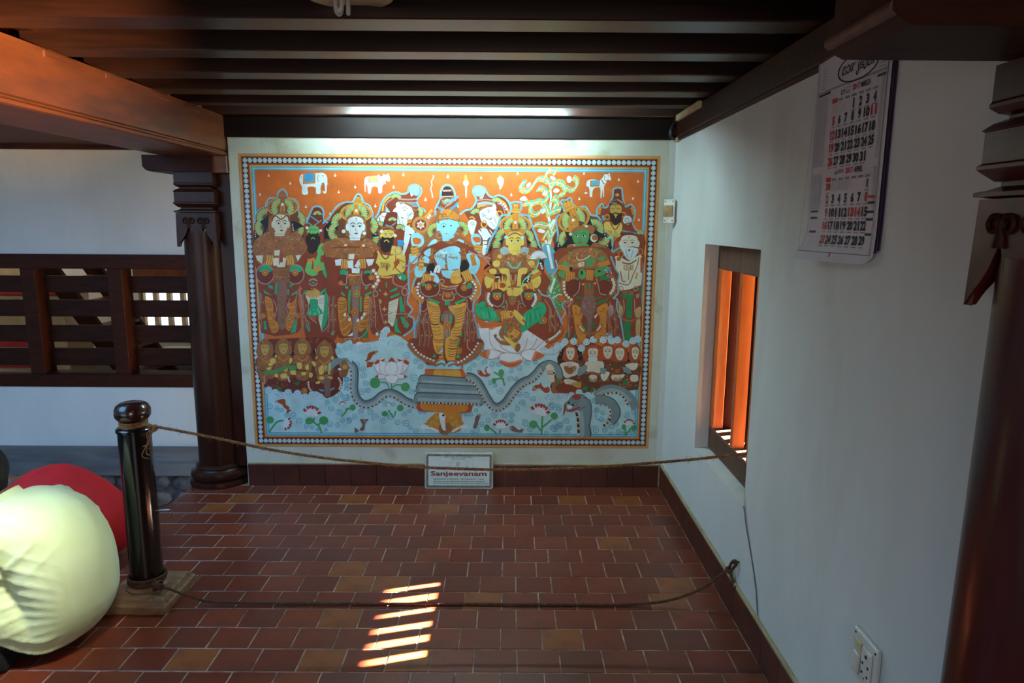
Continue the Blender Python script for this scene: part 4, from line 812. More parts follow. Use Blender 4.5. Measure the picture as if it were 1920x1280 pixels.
p.line([(300,400),(380,480),(370,590),(270,660)], 54, 'GO').beads([(300,410),(345,470),(345,540),(310,610),(270,645)], 7, 18, 'WH', sq=True).ell(210,540,115,90,'MR').pol([(240,450),(290,440),(310,500),(250,515)], 'GN').disc(205,500,40).line([(100,470),(110,560),(200,620),(300,590),(320,500)], 13, 'MV').line([(0,490),(100,480)], 20, 'MV')
p.line([(40,550),(80,620),(40,660),(0,650)], 14, 'MV').pol([(90,680),(220,630),(220,660),(90,710)], 'GN').pol([(80,575),(105,570),(100,600)], 'GN').disc(10,590,30)
p.poly([(0,740),(110,720),(230,690),(210,850),(180,1000),(110,1280),(30,1280),(40,1050),(90,950),(80,850)], 'GD').stripes([(80,760),(60,1000),(40,1260)], [(225,720),(190,980),(115,1260)], 15, 9, 'BR', 18).line([(0,740),(60,740),(100,900)], 14, 'MV').pol([(25,850),(50,840),(45,960),(30,950)], 'GN').disc(-5,970,40)
p.poly([(240,650),(280,640),(310,780),(280,800),(245,760)], 'MR').line([(240,640),(250,760),(290,805),(310,760)], 11, 'MV').line([(250,800),(240,1000),(260,1280)], 12, 'MV').line([(310,850),(370,1050),(350,1250)], 12, 'MV').pol([(165,1060),(185,1060),(150,1280),(115,1280)], 'LF').pol([(265,1240),(290,1230),(290,1270),(260,1270)], 'GN').deco([(190,900),(300,850),(370,1200),(200,1280)], 16, ('BR','MV'), 24)
# hem and feet, on the lower sheets
p.on('C2').poly([(700,20),(780,-10),(960,0),(1224,-10),(1224,240),(930,270),(880,250),(820,170),(740,110)], 'RB').line([(705,40),(760,120),(860,200),(980,240),(1224,240)], 50, 'BR').beads([(730,40),(790,130),(880,190),(980,230)], 9, 14, 'WH', sq=True)
p.poly([(960,-10),(1080,-10),(1090,150),(1030,160),(980,130)], 'GD').poly([(1140,-10),(1224,-10),(1224,140),(1130,160)], 'GD').stripes([(965,0),(1000,140)], [(1075,0),(1080,150)], 7, 8, 'BR', 12).pol([(1070,-10),(1140,-10),(1150,170),(1060,170)], 'MD').deco([(1060,60),(1150,60),(1150,170),(1060,170)], 14, ('BR','GD','MV'), 16).pol([(1010,150),(1060,95),(1060,140)], 'SB').pol([(1195,190),(1224,130),(1224,200)], 'GN').pol([(950,190),(970,150),(990,190)], 'GN')
p.line([(1020,190),(1090,180)], 24, 'GD').line([(1115,190),(1190,190)], 24, 'GD').line([(1010,215),(1100,210)], 20, 'GO').line([(1110,215),(1200,212)], 20, 'GO').poly([(985,270),(1030,225),(1100,235),(1095,275)], 'SB').poly([(1110,235),(1180,230),(1224,275),(1130,280)], 'SB').line([(970,285),(1050,255),(1100,290),(1160,255),(1224,290)], 20, 'BR').poly([(890,300),(980,285),(1224,290),(1224,310),(900,312)], 'SB')
p.on('C3').poly([(-20,-10),(300,-10),(370,40),(330,150),(190,250),(-20,270)], 'RB').line([(355,40),(310,130),(190,220),(60,250)], 50, 'BR').beads([(320,30),(260,130),(160,220),(90,250)], 9, 14, 'WH', sq=True).poly([(-20,-10),(120,-10),(90,100),(70,200),(-20,200)], 'GD').stripes([(10,0),(0,190)], [(110,0),(75,190)], 9, 8, 'BR', 12).disc(115,120,34).pol([(80,195),(105,150),(130,200)], 'GN').line([(205,0),(205,90),(240,120)], 11, 'MV').pol([(110,-5),(130,0),(105,80),(90,80)], 'LF').line([(-10,215),(75,212)], 22, 'GD').poly([(-20,270),(20,235),(70,245),(80,280),(-20,290)], 'SB').line([(0,285),(60,260),(110,290)], 18, 'BR').poly([(-20,295),(130,285),(140,312),(-20,312)], 'SB').line([(140,240),(150,310)], 16, 'BR'); p.on('B2').robe((985,1050,1105), 820, 1240).on('B3').robe((210,270,325), 800, 1180); p.done()

# seated golden figure on a lotus
p = Paint('painted_figure', 'golden skinned crowned figure seated on a lotus, right of the blue one', 120).on('A3')
p.poly([(500,1280),(540,1150),(600,1020),(640,880),(700,800),(790,790),(855,630),(920,780),(1010,820),(1060,950),(1100,1050),(1180,1280)], 'BD', n=2); cyan(p, [(480,1280),(540,1100),(620,960),(670,810),(770,790),(800,700),(780,650),(855,632),(930,640),(920,720),(900,780),(1020,810),(1060,930),(1110,1050),(1160,1200),(1200,1260)], 24)
p.poly([(545,1280),(590,1120),(640,1000),(1040,1000),(1100,1120),(1140,1280)], 'BK').beads([(600,1100),(560,1240)], 5, 10, 'WH').beads([(1080,1080),(1130,1240)], 5, 10, 'WH')
p.halo(850, 920, 205, 130, 'GO', 'BD').poly([(790,760),(830,700),(830,660),(880,660),(885,700),(920,760)], 'GD').stripes([(800,740),(840,680)], [(915,740),(875,680)], 4, 6, 'BR').poly([(810,780),(890,775),(890,860),(815,860)], 'GO')
p.fan(720, 1080, 130, 150, 260, 8).fan(700, 1190, 140, 110, 230, 9).fan(980, 1080, 110, -80, 40, 8).fan(1000, 1190, 130, -40, 80, 9)
p.poly([(690,1180),(720,1060),(780,980),(930,980),(980,1060),(1000,1200),(960,1280),(720,1280)], 'BR').ell(760,1010,50,36,'GO').ell(930,1010,50,36,'GO').ell(760,1030,14,14,'GN').ell(920,1030,14,14,'GN').head(845, 1140, 96, 135, 'YL', 0, 'BR', None, 'BD', True, 'BR').line([(760,1060),(845,1020),(930,1060)], 20, 'BR').ell(735,1075,24,22,'SB').ell(940,1078,22,22,'SB').ell(715,1245,58,52,'SL').ell(962,1245,54,52,'SL').deco([(665,1210),(770,1210),(760,1290),(665,1290)], 16, ('WH','SD'), 12, 'dot').deco([(910,1210),(1010,1210),(1010,1290),(910,1290)], 16, ('WH','SD'), 12, 'dot')
p.on('B3').poly([(400,600),(460,330),(540,230),(560,0),(1180,0),(1200,280),(1300,420),(1240,560),(1340,700),(1420,900),(1440,1000),(1380,1120),(1230,1180),(950,1000),(640,930),(380,850)], 'RB', n=2)
cyan(p, [(1140,520),(1190,590),(1290,620),(1350,740),(1420,900),(1440,960)], 18)
p.poly([(600,250),(560,100),(640,0),(1080,0),(1140,120),(1120,260),(960,300),(700,300)], 'BR').pol([(560,200),(450,280),(460,240),(540,160)], 'BK').pol([(1140,120),(1210,180),(1210,300),(1150,200)], 'BK').beads([(1165,180),(1195,270)], 3, 14, 'WH')
p.poly([(760,20),(780,-40),(900,-40),(920,30),(900,80),(800,80)], 'YL').line([(780,35),(900,35)], 6, 'YD').ell(715,35,58,52,'SL').ell(965,35,56,52,'SL').deco([(665,0),(770,0),(770,80),(665,80)], 16, ('WH','SD'), 12, 'dot').deco([(910,0),(1020,0),(1010,80),(915,80)], 16, ('WH','SD'), 12, 'dot')
p.poly([(570,170),(640,150),(660,200),(620,240),(570,220)], 'YL').poly([(1010,170),(1080,160),(1090,220),(1040,240)], 'YL').poly([(630,90),(680,80),(670,130),(630,120)], 'YL').ell(1015,110,22,26,'YL')
p.deco([(640,60),(1080,60),(1120,240),(900,260),(600,250)], 90, ('GD','BD','MV','GO'), 22).line([(740,200),(830,240),(930,210)], 26, 'GN').line([(750,170),(800,240),(830,250),(880,240),(920,170)], 18, 'SL')
p.poly([(655,260),(760,260),(780,330),(800,500),(860,500),(880,330),(900,260),(1000,250),(990,320),(930,340),(920,480),(890,600),(760,600),(740,480),(740,340),(670,320)], 'YL').poly([(465,360),(540,330),(590,360),(560,460),(500,510),(465,440)], 'YL').poly([(1060,370),(1160,350),(1170,440),(1110,510),(1050,440)], 'YL').poly([(520,270),(600,260),(610,320),(540,320)], 'YL').poly([(1060,290),(1140,270),(1150,330),(1080,340)], 'YL')
p.bangle(530,345,50,150,3,-65,'GO').bangle(1110,345,50,150,3,60,'GO').pol([(590,340),(680,320),(650,400),(600,390)], 'BK').beads([(600,370),(650,360)], 3, 10, 'WH').pol([(930,420),(1000,320),(1050,380),(1000,450),(940,440)], 'BK').beads([(960,400),(1020,360),(1000,430)], 5, 12, 'WH')
p.line([(790,330),(800,400),(820,450),(850,400),(855,330)], 22, 'MV').disc(820,435,34).line([(680,490),(820,490),(920,490)], 18, 'BR')
p.poly([(640,400),(650,360),(672,440),(690,335),(705,430),(725,340),(725,440),(752,350),(750,440),(770,450),(740,520),(690,545),(650,530),(630,470)], 'YL').ell(685,470,46,34,'OD').bangle(600,500,110,140,3,5,'GD').bangle(1040,500,90,140,3,-20,'GD').poly([(920,480),(980,440),(1010,500),(1000,560),(950,600),(890,580),(900,540)], 'YL').ell(970,520,30,44,'OD')
p.poly([(760,510),(820,500),(880,510),(870,590),(820,600),(770,585)], 'YL').line([(820,500),(822,590)], 6, 'BR').disc(815,515,16)
p.line([(1150,150),(1110,270),(1000,360),(940,440),(940,520),(970,640),(990,750)], 16, 'MT').fan(1145, 140, 110, 180, 350, 11, ('WH','SW'), 'PK', .2).pol([(1120,130),(1165,130),(1150,170),(1130,165)], 'GN')
for x, sg in ((620,-1),(1020,1)):
    p.ell(x, 640, 110, 130, 'MR').pol([(x-55,560),(x+60,560),(x+55,620),(x-55,620)], 'GN').disc(x, 610, 44).line([(x-sg*-125,560),(x+sg*130,650),(x+sg*60,780)], 44, 'BR')
p.beads([(520,560),(505,640),(530,700),(570,730)], 6, 22, 'WH', sq=True).beads([(1095,570),(1110,640),(1085,700),(1060,740)], 6, 22, 'WH', sq=True).line([(705,580),(700,680),(640,740),(580,720)], 13, 'MV').line([(920,580),(940,680),(980,740)], 13, 'MV').poly([(765,610),(860,610),(850,700),(810,720),(780,700)], 'BR').pol([(800,620),(820,615),(818,650),(804,650)], 'GN')
for q in ([(710,660),(750,660),(740,690)], [(680,730),(720,725),(715,755),(680,750)], [(870,670),(905,660),(900,690)], [(900,740),(930,735),(925,755)]): p.pol(q, 'GN')
p.line([(690,790),(740,760),(745,700),(720,690)], 10, 'MV').line([(880,790),(890,710),(930,700)], 10, 'MV')
# green draped legs
p.poly([(345,740),(400,690),(470,670),(480,740),(560,760),(620,830),(650,915),(560,920),(440,900),(360,840)], 'GN').poly([(920,960),(960,830),(1060,760),(1100,740),(1160,680),(1220,710),(1240,790),(1180,890),(1060,980),(940,1060)], 'GN').line([(400,780),(440,750),(500,740)], 9, 'GE').line([(1080,790),(1130,760),(1170,750)], 9, 'GE').stripes([(430,800),(600,800)], [(450,890),(620,900)], 9, 5, 'MT').stripes([(980,860),(1160,780)], [(960,1010),(1190,860)], 12, 5, 'MT').deco([(380,760),(600,790),(620,900),(400,860)], 14, ('GE',), 9, 'dot').deco([(980,860),(1180,760),(1180,860),(960,1000)], 16, ('GE',), 9, 'dot')
# feet and ankle cloth
p.poly([(600,780),(760,790),(900,830),(920,1000),(930,1100),(870,1180),(760,1190),(640,1090),(690,960),(650,900)], 'BR').deco([(660,800),(880,840),(920,1080),(780,1180),(690,1080)], 60, ('GD','BD','MV'), 20).bangle(720,840,110,100,4,-10).poly([(830,780),(870,790),(950,870),(980,930),(950,970),(890,920),(840,850)], 'YL').line([(940,900),(985,950)], 26, 'BR').ring(790,835,36,18,'GD').pol([(715,990),(738,985),(730,1070),(705,1075)], 'GN').bangle(850,1075,90,100,3,-60).ring(805,1110,36,18,'GD').poly([(700,1100),(740,1120),(840,1190),(880,1240),(850,1270),(790,1220),(720,1150)], 'YL').ell(880,1245,30,40,'BR',20).line([(590,1090),(640,1160),(740,1210)], 40, 'BR').beads([(620,1110),(680,1160)], 3, 20, 'WH', sq=True)
p.line([(1230,1180),(1350,1130),(1430,1040),(1440,980)], 52, 'BR').beads([(1270,1160),(1350,1110),(1420,1040)], 7, 18, 'WH', sq=True).line([(1220,650),(1300,780),(1290,900),(1360,1040)], 10, 'MV').disc(1205,910,46).pol([(1140,920),(1180,880),(1190,950),(1150,960)], 'GN').disc(1310,860,24); p.on('B3').robe((1280,1350), 760, 1060); p.done()
# lotus seat
p = Paint('painted_lotus', 'large white lotus seat with orange petal tips', 108)
def petal(p, pts, vein=True, tip='OR'):
    p.poly(pts, 'WH'); p.line(pts, 5, 'BR', closed=True, n=3)
p.on('B3')
for q in ([(370,900),(420,930),(520,940),(530,1280),(440,1260),(400,1080)], [(520,930),(660,930),(700,1290),(560,1290),(525,1080)], [(1280,1000),(1200,960),(1150,1280),(1240,1180),(1290,1060)], [(1180,960),(1060,980),(1020,1290),(1150,1280),(1190,1100)], [(1060,980),(930,1070),(860,1290),(1020,1290),(1070,1100)]):
    p.poly(q, 'WH'); p.line(q, 5, 'BR', closed=True, n=3)
for q in ([(365,895),(430,925),(520,945),(525,1000),(420,1010),(395,980)], [(520,935),(650,925),(670,980),(600,1000),(530,1030)], [(1060,990),(1190,955),(1190,1050),(1150,1040),(1070,1060)], [(1190,965),(1285,1000),(1290,1080),(1220,1090)]): p.poly(q, 'OR'); p.line([q[-2], q[-1]], 22, 'PK', False)
p.on('C3').poly([(360,-10),(1020,-10),(1000,80),(900,120),(760,140),(560,140),(420,110)], 'WH')
for q in ([(430,-10),(470,90),(590,145)], [(530,-10),(560,90),(650,140)], [(830,-10),(800,100),(740,140)], [(930,-10),(880,90),(760,140)], [(1000,20),(900,110),(760,150)]): p.line(q, 5, 'BR')
petal(p, [(335,160),(420,110),(530,130),(560,170),(470,210),(390,200)]); p.poly([(335,160),(400,118),(430,130),(410,200),(380,195)], 'OR').poly([(400,125),(440,125),(420,200),(405,195)], 'PK')
petal(p, [(760,160),(800,120),(900,110),(1000,170),(940,215),(860,230),(790,200)]); p.poly([(1000,170),(930,130),(900,150),(880,225),(950,205)], 'OR').poly([(905,135),(930,140),(890,220),(870,222)], 'PK').poly([(910,110),(970,90),(1005,110),(990,140),(950,140)], 'WH')
petal(p, [(530,200),(560,155),(650,145),(750,160),(778,210),(750,260),(655,295),(560,260)]); p.poly([(540,230),(650,255),(770,225),(740,270),(655,298),(560,262)], 'OR').line([(548,225),(650,250),(765,218)], 16, 'PK').pol([(760,60),(690,40),(600,-10),(700,-10),(745,50)], 'YL').poly([(690,60),(745,50),(755,100),(725,140),(690,100)], 'BR').line([(520,-5),(570,40),(650,50)], 40, 'BR').disc(640,10,30); p.done()

# green crowned figure
p = Paint('painted_figure', 'green skinned crowned figure in the group on the right', 90).on('A4')
p.poly([(80,1280),(100,900),(150,720),(170,590),(270,580),(330,690),(450,690),(520,800),(620,820),(700,1000),(790,1090),(780,1280)], 'BD', n=2); cyan(p, [(80,1280),(110,1050),(85,830),(190,765),(150,620),(205,605),(270,580),(285,640),(350,700),(455,690),(520,790),(620,820),(680,950),(720,1060),(795,1090),(785,1270)], 22)
p.poly([(130,1080),(180,1000),(500,850),(620,860),(700,1000),(760,1280),(90,1280)], 'BK').beads([(540,850),(620,880),(690,1010),(740,1200)], 12, 9, 'WH').beads([(130,1050),(110,1200)], 6, 9, 'WH')
p.ell(310, 850, 210, 150, 'GO', -24, 30).ell(310, 850, 178, 120, 'BD', -24, 28).fan(300, 870, 150, 130, 230, 9, back=None).fan(310, 840, 150, -70, 20, 9, back=None).poly([(240,980),(260,800),(240,690),(320,680),(350,800),(370,940)], 'GO').deco([(245,960),(260,800),(240,700),(320,690),(350,800),(360,940)], 24, ('GD','BD'), 16).ell(300,860,18,18,'WH')
p.poly([(185,720),(175,630),(190,600),(215,640),(235,590),(250,630),(270,590),(280,640),(320,690),(250,730)], 'GO').stripes([(185,640),(270,600)], [(200,700),(300,680)], 5, 8, 'GD').line([(190,750),(310,690)], 16, 'GD')
p.fan(230, 1100, 120, 130, 250, 8).fan(560, 970, 130, -110, 30, 9).fan(640, 1080, 130, 0, 110, 8).fan(830, 1100, 90, 180, 330, 6, back=None)
p.head(395, 1075, 110, 125, 'GS', -.3, 'RD', None, 'GE', False, 'GE').poly([(280,1010),(300,970),(400,930),(500,960),(520,1010),(470,985),(400,965),(320,1010)], 'BR').poly([(480,920),(560,940),(570,1000),(520,1040)], 'BR').ell(268,1035,22,22,'CR').ell(468,935,20,16,'CR').ell(565,1085,48,50,'CR',20).ell(575,1080,40,36,'BR').ell(290,1195,60,34,'CR').ell(270,1190,48,26,'BR').poly([(330,1170),(480,1160),(500,1220),(420,1230),(340,1220)], 'GS')
ch = [(120,1290),(230,1200),(330,1220),(500,1210),(560,1140),(700,1180),(760,1290)]
p.poly(ch, 'BR', n=2).deco(ch, 60, ('GD','BD','MV','GO'), 20).pol([(600,1170),(640,1200),(605,1210)], 'GS').pol([(270,1250),(330,1240),(300,1280)], 'GS')
p.on('B4').poly([(60,180),(130,0),(760,0),(840,280),(880,330),(860,500),(810,620),(860,640),(880,800),(920,1000),(930,1150),(330,1150),(230,1140),(230,850),(170,700),(220,660),(150,500)], 'RB', n=2)
cyan(p, [(20,360),(100,260),(80,150)], 16); cyan(p, [(775,100),(840,270),(880,330),(860,450),(870,560),(805,635),(855,640),(850,750),(900,900),(940,1160)], 18); cyan(p, [(240,670),(180,680),(165,740),(205,800),(150,900)], 14)
p.poly([(120,160),(250,60),(380,0),(600,0),(720,80),(760,200),(640,250),(300,260),(150,250)], 'BR').deco([(140,180),(250,60),(600,10),(740,180),(600,240),(200,240)], 90, ('GD','BD','MV','GO'), 20).pol([(225,40),(300,50),(270,85)], 'GS').pol([(575,35),(660,30),(620,65)], 'GS').poly([(160,200),(210,170),(265,220),(240,250),(170,230)], 'GS').poly([(110,290),(210,290),(200,340),(190,390),(120,350)], 'GS').poly([(625,120),(700,100),(690,150),(630,160)], 'GS').poly([(460,130),(560,120),(550,210),(470,230)], 'GS').pol([(350,190),(440,170),(440,230),(360,240)], 'CR').line([(345,110),(365,150),(440,140),(520,90)], 12, 'CR').stripes([(350,180),(435,180)], [(360,240),(440,235)], 7, 5, 'BR')
p.poly([(570,280),(640,240),(730,220),(720,310),(640,350),(580,365)], 'GS').ell(415,330,52,66,'GS').ell(410,310,14,26,'BK').ell(630,290,20,12,'BK').bangle(180,255,60,160,4,-75,'GO').bangle(690,195,60,150,4,75,'GO').bangle(260,360,120,120,4,5,'GO').bangle(510,340,90,130,4,5,'GO').poly([(315,370),(370,380),(360,410),(320,410)], 'GS').pol([(250,245),(290,235),(290,290),(260,280)], 'BK')
p.deco([(700,260),(760,240),(800,340),(700,370)], 14, ('CY','TE','WH'), 22).poly([(640,370),(690,340),(760,400),(750,440),(690,475),(640,430)], 'GE').pol([(225,440),(330,420),(320,470),(260,475)], 'GE')
p.ell(310,500,100,110,'MR').ell(690,500,100,100,'MR').line([(170,390),(165,530),(230,640),(300,690)], 50, 'BR').beads([(185,410),(190,540),(230,610),(295,660)], 7, 22, ('CR','CR'), sq=True).line([(770,340),(830,420),(830,520),(760,600)], 50, 'BR').beads([(790,380),(820,460),(800,530),(765,580)], 6, 24, 'CR', sq=True)
p.line([(385,430),(370,540),(300,610)], 13, 'MV').line([(590,380),(620,480),(640,570),(720,590)], 13, 'MV').pol([(440,440),(550,440),(560,580),(440,590)], 'BR').pol([(470,440),(490,440),(485,520),(470,520)], 'GE').pol([(520,440),(545,440),(545,520),(525,520)], 'GE').ell(425,455,16,12,'GD').ell(575,445,16,12,'GD')
for q in ([(335,600),(410,620),(410,640),(350,640)], [(320,690),(380,700),(370,720),(330,715)], [(570,630),(660,600),(640,630),(580,650)], [(590,690),(750,620),(740,660),(590,720)], [(390,540),(420,540),(410,560)], [(560,540),(595,535),(590,560)]): p.pol(q, 'GE')
p.poly([(290,720),(390,750),(420,850),(400,930),(470,1080),(400,1200),(340,1080),(310,900)], 'GO').poly([(735,700),(720,900),(700,1140),(560,1130),(600,1050),(640,900),(600,800),(620,740)], 'GO').deco([(300,730),(390,760),(410,900),(460,1100),(360,1100)], 40, ('BR','BD'), 14).deco([(730,710),(710,1100),(610,1100),(640,900),(610,780)], 40, ('BR','BD'), 14)
p.poly([(440,600),(560,600),(590,740),(560,840),(540,900),(520,1100),(470,1100),(480,900),(420,840),(390,760)], 'MD').deco([(430,620),(570,620),(590,740),(540,840),(430,830)], 50, ('BR','MV','BD'), 16).line([(360,960),(420,1050),(520,1080),(620,1040),(670,960)], 30, 'BR').beads([(380,980),(430,1050)], 4, 16, 'CR', sq=True).beads([(600,1040),(650,980)], 3, 16, 'CR', sq=True).pol([(455,940),(470,930),(465,1030),(440,1010)], 'GE').pol([(535,930),(560,930),(580,1010),(545,1010)], 'GE').pol([(565,860),(610,820),(600,860),(575,890)], 'CR')
p.line([(215,690),(250,740),(240,1000),(250,1130)], 12, 'MV').ring(230,705,36,13,'MV').line([(770,680),(760,900),(800,1130)], 11, 'MV').deco([(740,760),(880,800),(900,1120),(720,1130)], 26, ('MV','BR','MD'), 24).poly([(740,750),(800,720),(810,820),(760,850)], 'MV').pol([(205,1080),(240,1050),(240,1140),(200,1130)], 'GE').pol([(320,1060),(335,1100),(330,1130),(305,1130)], 'GE'); p.on('B4').robe((250,745,830), 760, 1110); p.done()

# black bearded yellow sage, right, and white bearded sage at the far right
p = Paint('painted_figure', 'yellow sage with a black beard at the upper right', 60).on('A4')
p.poly([(600,800),(610,700),(670,640),(740,690),(800,550),(810,470),(860,445),(920,470),(930,560),(960,680),(1030,655),(1085,740),(1060,880),(1000,1000),(700,1090),(640,900)], 'RB', n=2)
cyan(p, [(600,830),(605,720),(668,650),(690,700),(745,680),(800,570),(805,480),(850,450),(915,465),(925,570),(960,690),(1030,660),(1082,740),(1060,870)], 20)
p.poly([(750,680),(815,580),(825,490),(865,470),(905,500),(915,590),(950,690)], 'MR').ell(858,540,26,20,'YD').line([(800,620),(870,600),(940,670)], 18, 'MD').line([(780,640),(850,650)], 14, 'TE').line([(860,600),(930,640)], 14, 'TN')
p.line([(625,790),(640,720),(660,690)], 34, 'GO').line([(1060,790),(1050,730),(1030,700)], 34, 'GO').pol([(660,800),(710,800),(700,870),(670,860)], 'TE').ring(730,820,30,16,'GO').ring(935,790,28,16,'GO')
p.head(840, 745, 74, 82, 'YD', -.2, 'MR', None, 'BK', False, 'BD').poly([(762,770),(800,775),(840,760),(880,775),(918,770),(905,870),(870,910),(840,922),(800,900),(770,850)], 'HR').line([(815,800),(838,780),(860,800)], 14, 'YD').pol([(830,780),(850,780),(845,830),(830,830)], 'YD')
p.poly([(690,900),(760,880),(830,930),(900,890),(920,960),(860,1060),(720,1050)], 'YL').line([(770,890),(830,980),(890,900)], 14, 'RB').line([(790,880),(800,960)], 8, 'BR').stripes([(720,980),(850,1000)], [(740,1060),(840,1070)], 6, 8, 'BR').done()
p = Paint('painted_figure', 'white bearded sage in a red cap at the far right', 70).on('A4')
p.poly([(800,1280),(800,1150),(890,1060),(920,950),(930,830),(985,800),(1040,840),(1050,930),(1110,1010),(1190,1000),(1190,1290)], 'RB', n=2); cyan(p, [(1040,870),(1060,930),(1110,990),(1190,990)], 16)
p.ell(985,860,56,58,'SW').curl(985,860,48,'GY',5,3).line([(920,920),(980,905),(1045,890)], 16, 'RB').pol([(940,930),(1040,900),(1090,1010),(900,1020)], 'RB').line([(910,990),(1000,1010),(1095,1030)], 20, 'TE').fan(1150, 1060, 70, 220, 330, 6).poly([(890,1080),(930,1020),(1060,1020),(1110,1090),(1090,1060),(1000,1050),(920,1070)], 'MR').poly([(800,1180),(880,1130),(900,1280),(800,1290)], 'OD').line([(800,1260),(900,1200)], 24, 'TE')
p.head(1010, 1160, 108, 110, 'CR', -.3, 'RD', None, 'GY', True, 'GY').poly([(905,1180),(960,1220),(1010,1210),(1060,1220),(1120,1170),(1120,1290),(910,1290)], 'SW').pol([(985,1250),(1025,1240),(1015,1265)], 'RD').line([(950,1230),(1000,1225)], 10, 'WH').line([(1020,1225),(1070,1220)], 10, 'WH')
p.on('B4').poly([(800,100),(860,60),(920,0),(1190,0),(1180,300),(1160,620),(1160,1120),(960,1170),(900,800),(830,640),(870,350)], 'RB', n=2)
p.poly([(915,0),(1115,0),(1090,100),(1010,150),(945,90)], 'SW').line([(960,20),(990,120)], 6, 'GY').line([(1060,20),(1030,120)], 6, 'GY').pol([(980,20),(1030,10),(1010,45)], 'RD').ring(905,75,30,12,'GO',38).ring(1150,45,26,12,'GO',38)
p.poly([(800,150),(860,100),(930,130),(1000,160),(1090,110),(1170,110),(1165,430),(1120,480),(960,530),(880,500),(870,350)], 'CR').line([(920,180),(1010,200),(1100,150)], 14, 'MR').line([(1130,110),(1110,220),(1060,330),(1000,460),(880,440)], 12, 'MD').stripes([(940,210),(1000,210)], [(940,280),(990,290)], 5, 6, 'BR').stripes([(1015,210),(1065,210)], [(1020,280),(1060,280)], 5, 6, 'BR').line([(1005,240),(1000,400)], 9, 'BR').line([(900,290),(920,410),(960,420)], 14, 'BR').line([(1110,310),(1090,390)], 18, 'GO').poly([(860,110),(910,110),(890,160),(850,150)], 'BR').pol([(1150,120),(1175,110),(1170,320),(1150,300)], 'OD')
p.line([(885,520),(930,545),(1000,550),(1060,545)], 16, 'BR').ring(905,510,26,12,'MV').ring(1090,510,26,12,'MV').ell(995,570,70,34,'BR').ell(995,565,18,24,'GE').pol([(900,590),(1080,590),(1060,640),(930,640)], 'GE').poly([(860,650),(930,760),(900,850),(850,740)], 'TN').poly([(1080,780),(1150,740),(1150,860),(1090,870)], 'TN').poly([(1100,900),(1145,880),(1140,1110),(1090,1080)], 'TN')
p.pol([(975,650),(1045,650),(1040,885),(965,880)], 'GE').pol([(935,930),(1030,930),(1020,1080),(1050,1150),(960,1175),(920,1050)], 'GE').line([(890,870),(1000,920),(1140,880)], 22, 'BR').line([(935,650),(945,780),(910,870)], 11, 'MV').line([(1075,650),(1080,800),(1110,880)], 11, 'MV').pol([(870,690),(920,710),(910,730)], 'GE').pol([(1090,590),(1140,570),(1130,620),(1100,640)], 'MV').pol([(1120,505),(1160,505),(1160,550),(1130,550)], 'GE').done()
# ---------------------------------------------------------------- cloud fringe, serpent, small figures, sea creatures
p = Paint('painted_figures', 'four small seated brown figures at the lower left', 100).on('C1')
base = [(285,60),(430,0),(700,-10),(960,-20),(1060,60),(1080,200),(1130,390),(1100,540),(960,620),(860,540),(760,580),(480,550),(310,500)]
p.poly(base, 'MR', n=2).deco(base, 90, ('BR','MD'), 22).pol([(350,100),(440,90),(430,190),(360,190)], 'BK').pol([(560,100),(620,90),(620,170),(570,170)], 'BK').pol([(820,100),(870,90),(870,170),(820,160)], 'BK').beads([(370,110),(380,180)], 5, 6, 'CR').beads([(580,110),(590,160)], 4, 6, 'CR').beads([(840,100),(850,150)], 4, 6, 'CR')
for x, y in ((335,110),(510,100),(708,100),(938,130)):
    q = [(x-105,y+190),(x-112,y+110),(x-85,y+72),(x-30,y+58),(x+30,y+58),(x+85,y+72),(x+112,y+110),(x+105,y+190),(x+60,y+330),(x-60,y+330)]
    p.poly(q, 'BD'); p.poly([(a_*.93+x*.07, b_*.95+(y+180)*.05) for a_, b_ in q], 'BR'); p.deco(q, 36, ('GO','BD','MV'), 18); p.line([(x-60,y+85),(x,y+130),(x+60,y+85)], 12, 'GO').line([(x-75,y+215),(x,y+232),(x+75,y+215)], 16, 'BD').line([(x-112,y+120),(x-120,y+210),(x-70,y+250)], 10, 'BD').line([(x+112,y+120),(x+120,y+210),(x+70,y+250)], 10, 'BD')
for x, y, w in ((318,110,40),(510,100,46),(708,100,46),(938,130,46)):
    p.poly([(x-80,y+60),(x-80,y-40),(x-40,y-90),(x,y-120),(x+40,y-90),(x+80,y-40),(x+80,y+60)], 'BR').deco([(x-70,y-30),(x-40,y-90),(x,y-115),(x+40,y-90),(x+70,y-30)], 14, ('GO','BD','GS'), 14).head(x, y, w, 60, 'YD', .3, 'RD', None, 'BK', False, 'BR').line([(x-w,y-50),(x,y-62),(x+w,y-50)], 16, 'BR')
for q in ([(370,220),(420,200),(430,240),(390,270)], [(340,300),(390,290),(370,325),(335,320)], [(355,255),(400,250),(395,280),(360,280)], [(500,300),(550,290),(550,335),(510,335)], [(585,330),(635,330),(640,375),(590,370)], [(575,200),(605,210),(590,255),(570,250)], [(650,250),(700,250),(700,310),(660,310)], [(735,290),(770,260),(775,320),(745,320)], [(700,350),(740,345),(745,375),(700,380)], [(780,350),(815,360),(810,400),(780,400)], [(810,230),(850,250),(840,285),(815,270)], [(880,300),(930,270),(930,360),(885,370)], [(985,250),(1005,260),(1000,360),(975,365)], [(890,390),(950,400),(945,425),(890,420)], [(970,395),(1020,395),(1015,420),(975,420)], [(845,450),(890,440),(885,470),(855,470)], [(420,365),(450,365),(450,400),(420,395)], [(480,370),(545,360),(540,410),(490,410)], [(940,275),(960,280),(955,330),(945,330)], [(1010,180),(1040,190),(1030,215),(1005,210)], [(850,180),(870,190),(860,210),(845,205)], [(420,170),(440,165),(440,190),(425,195)]): p.poly(q, 'YL', n=2)
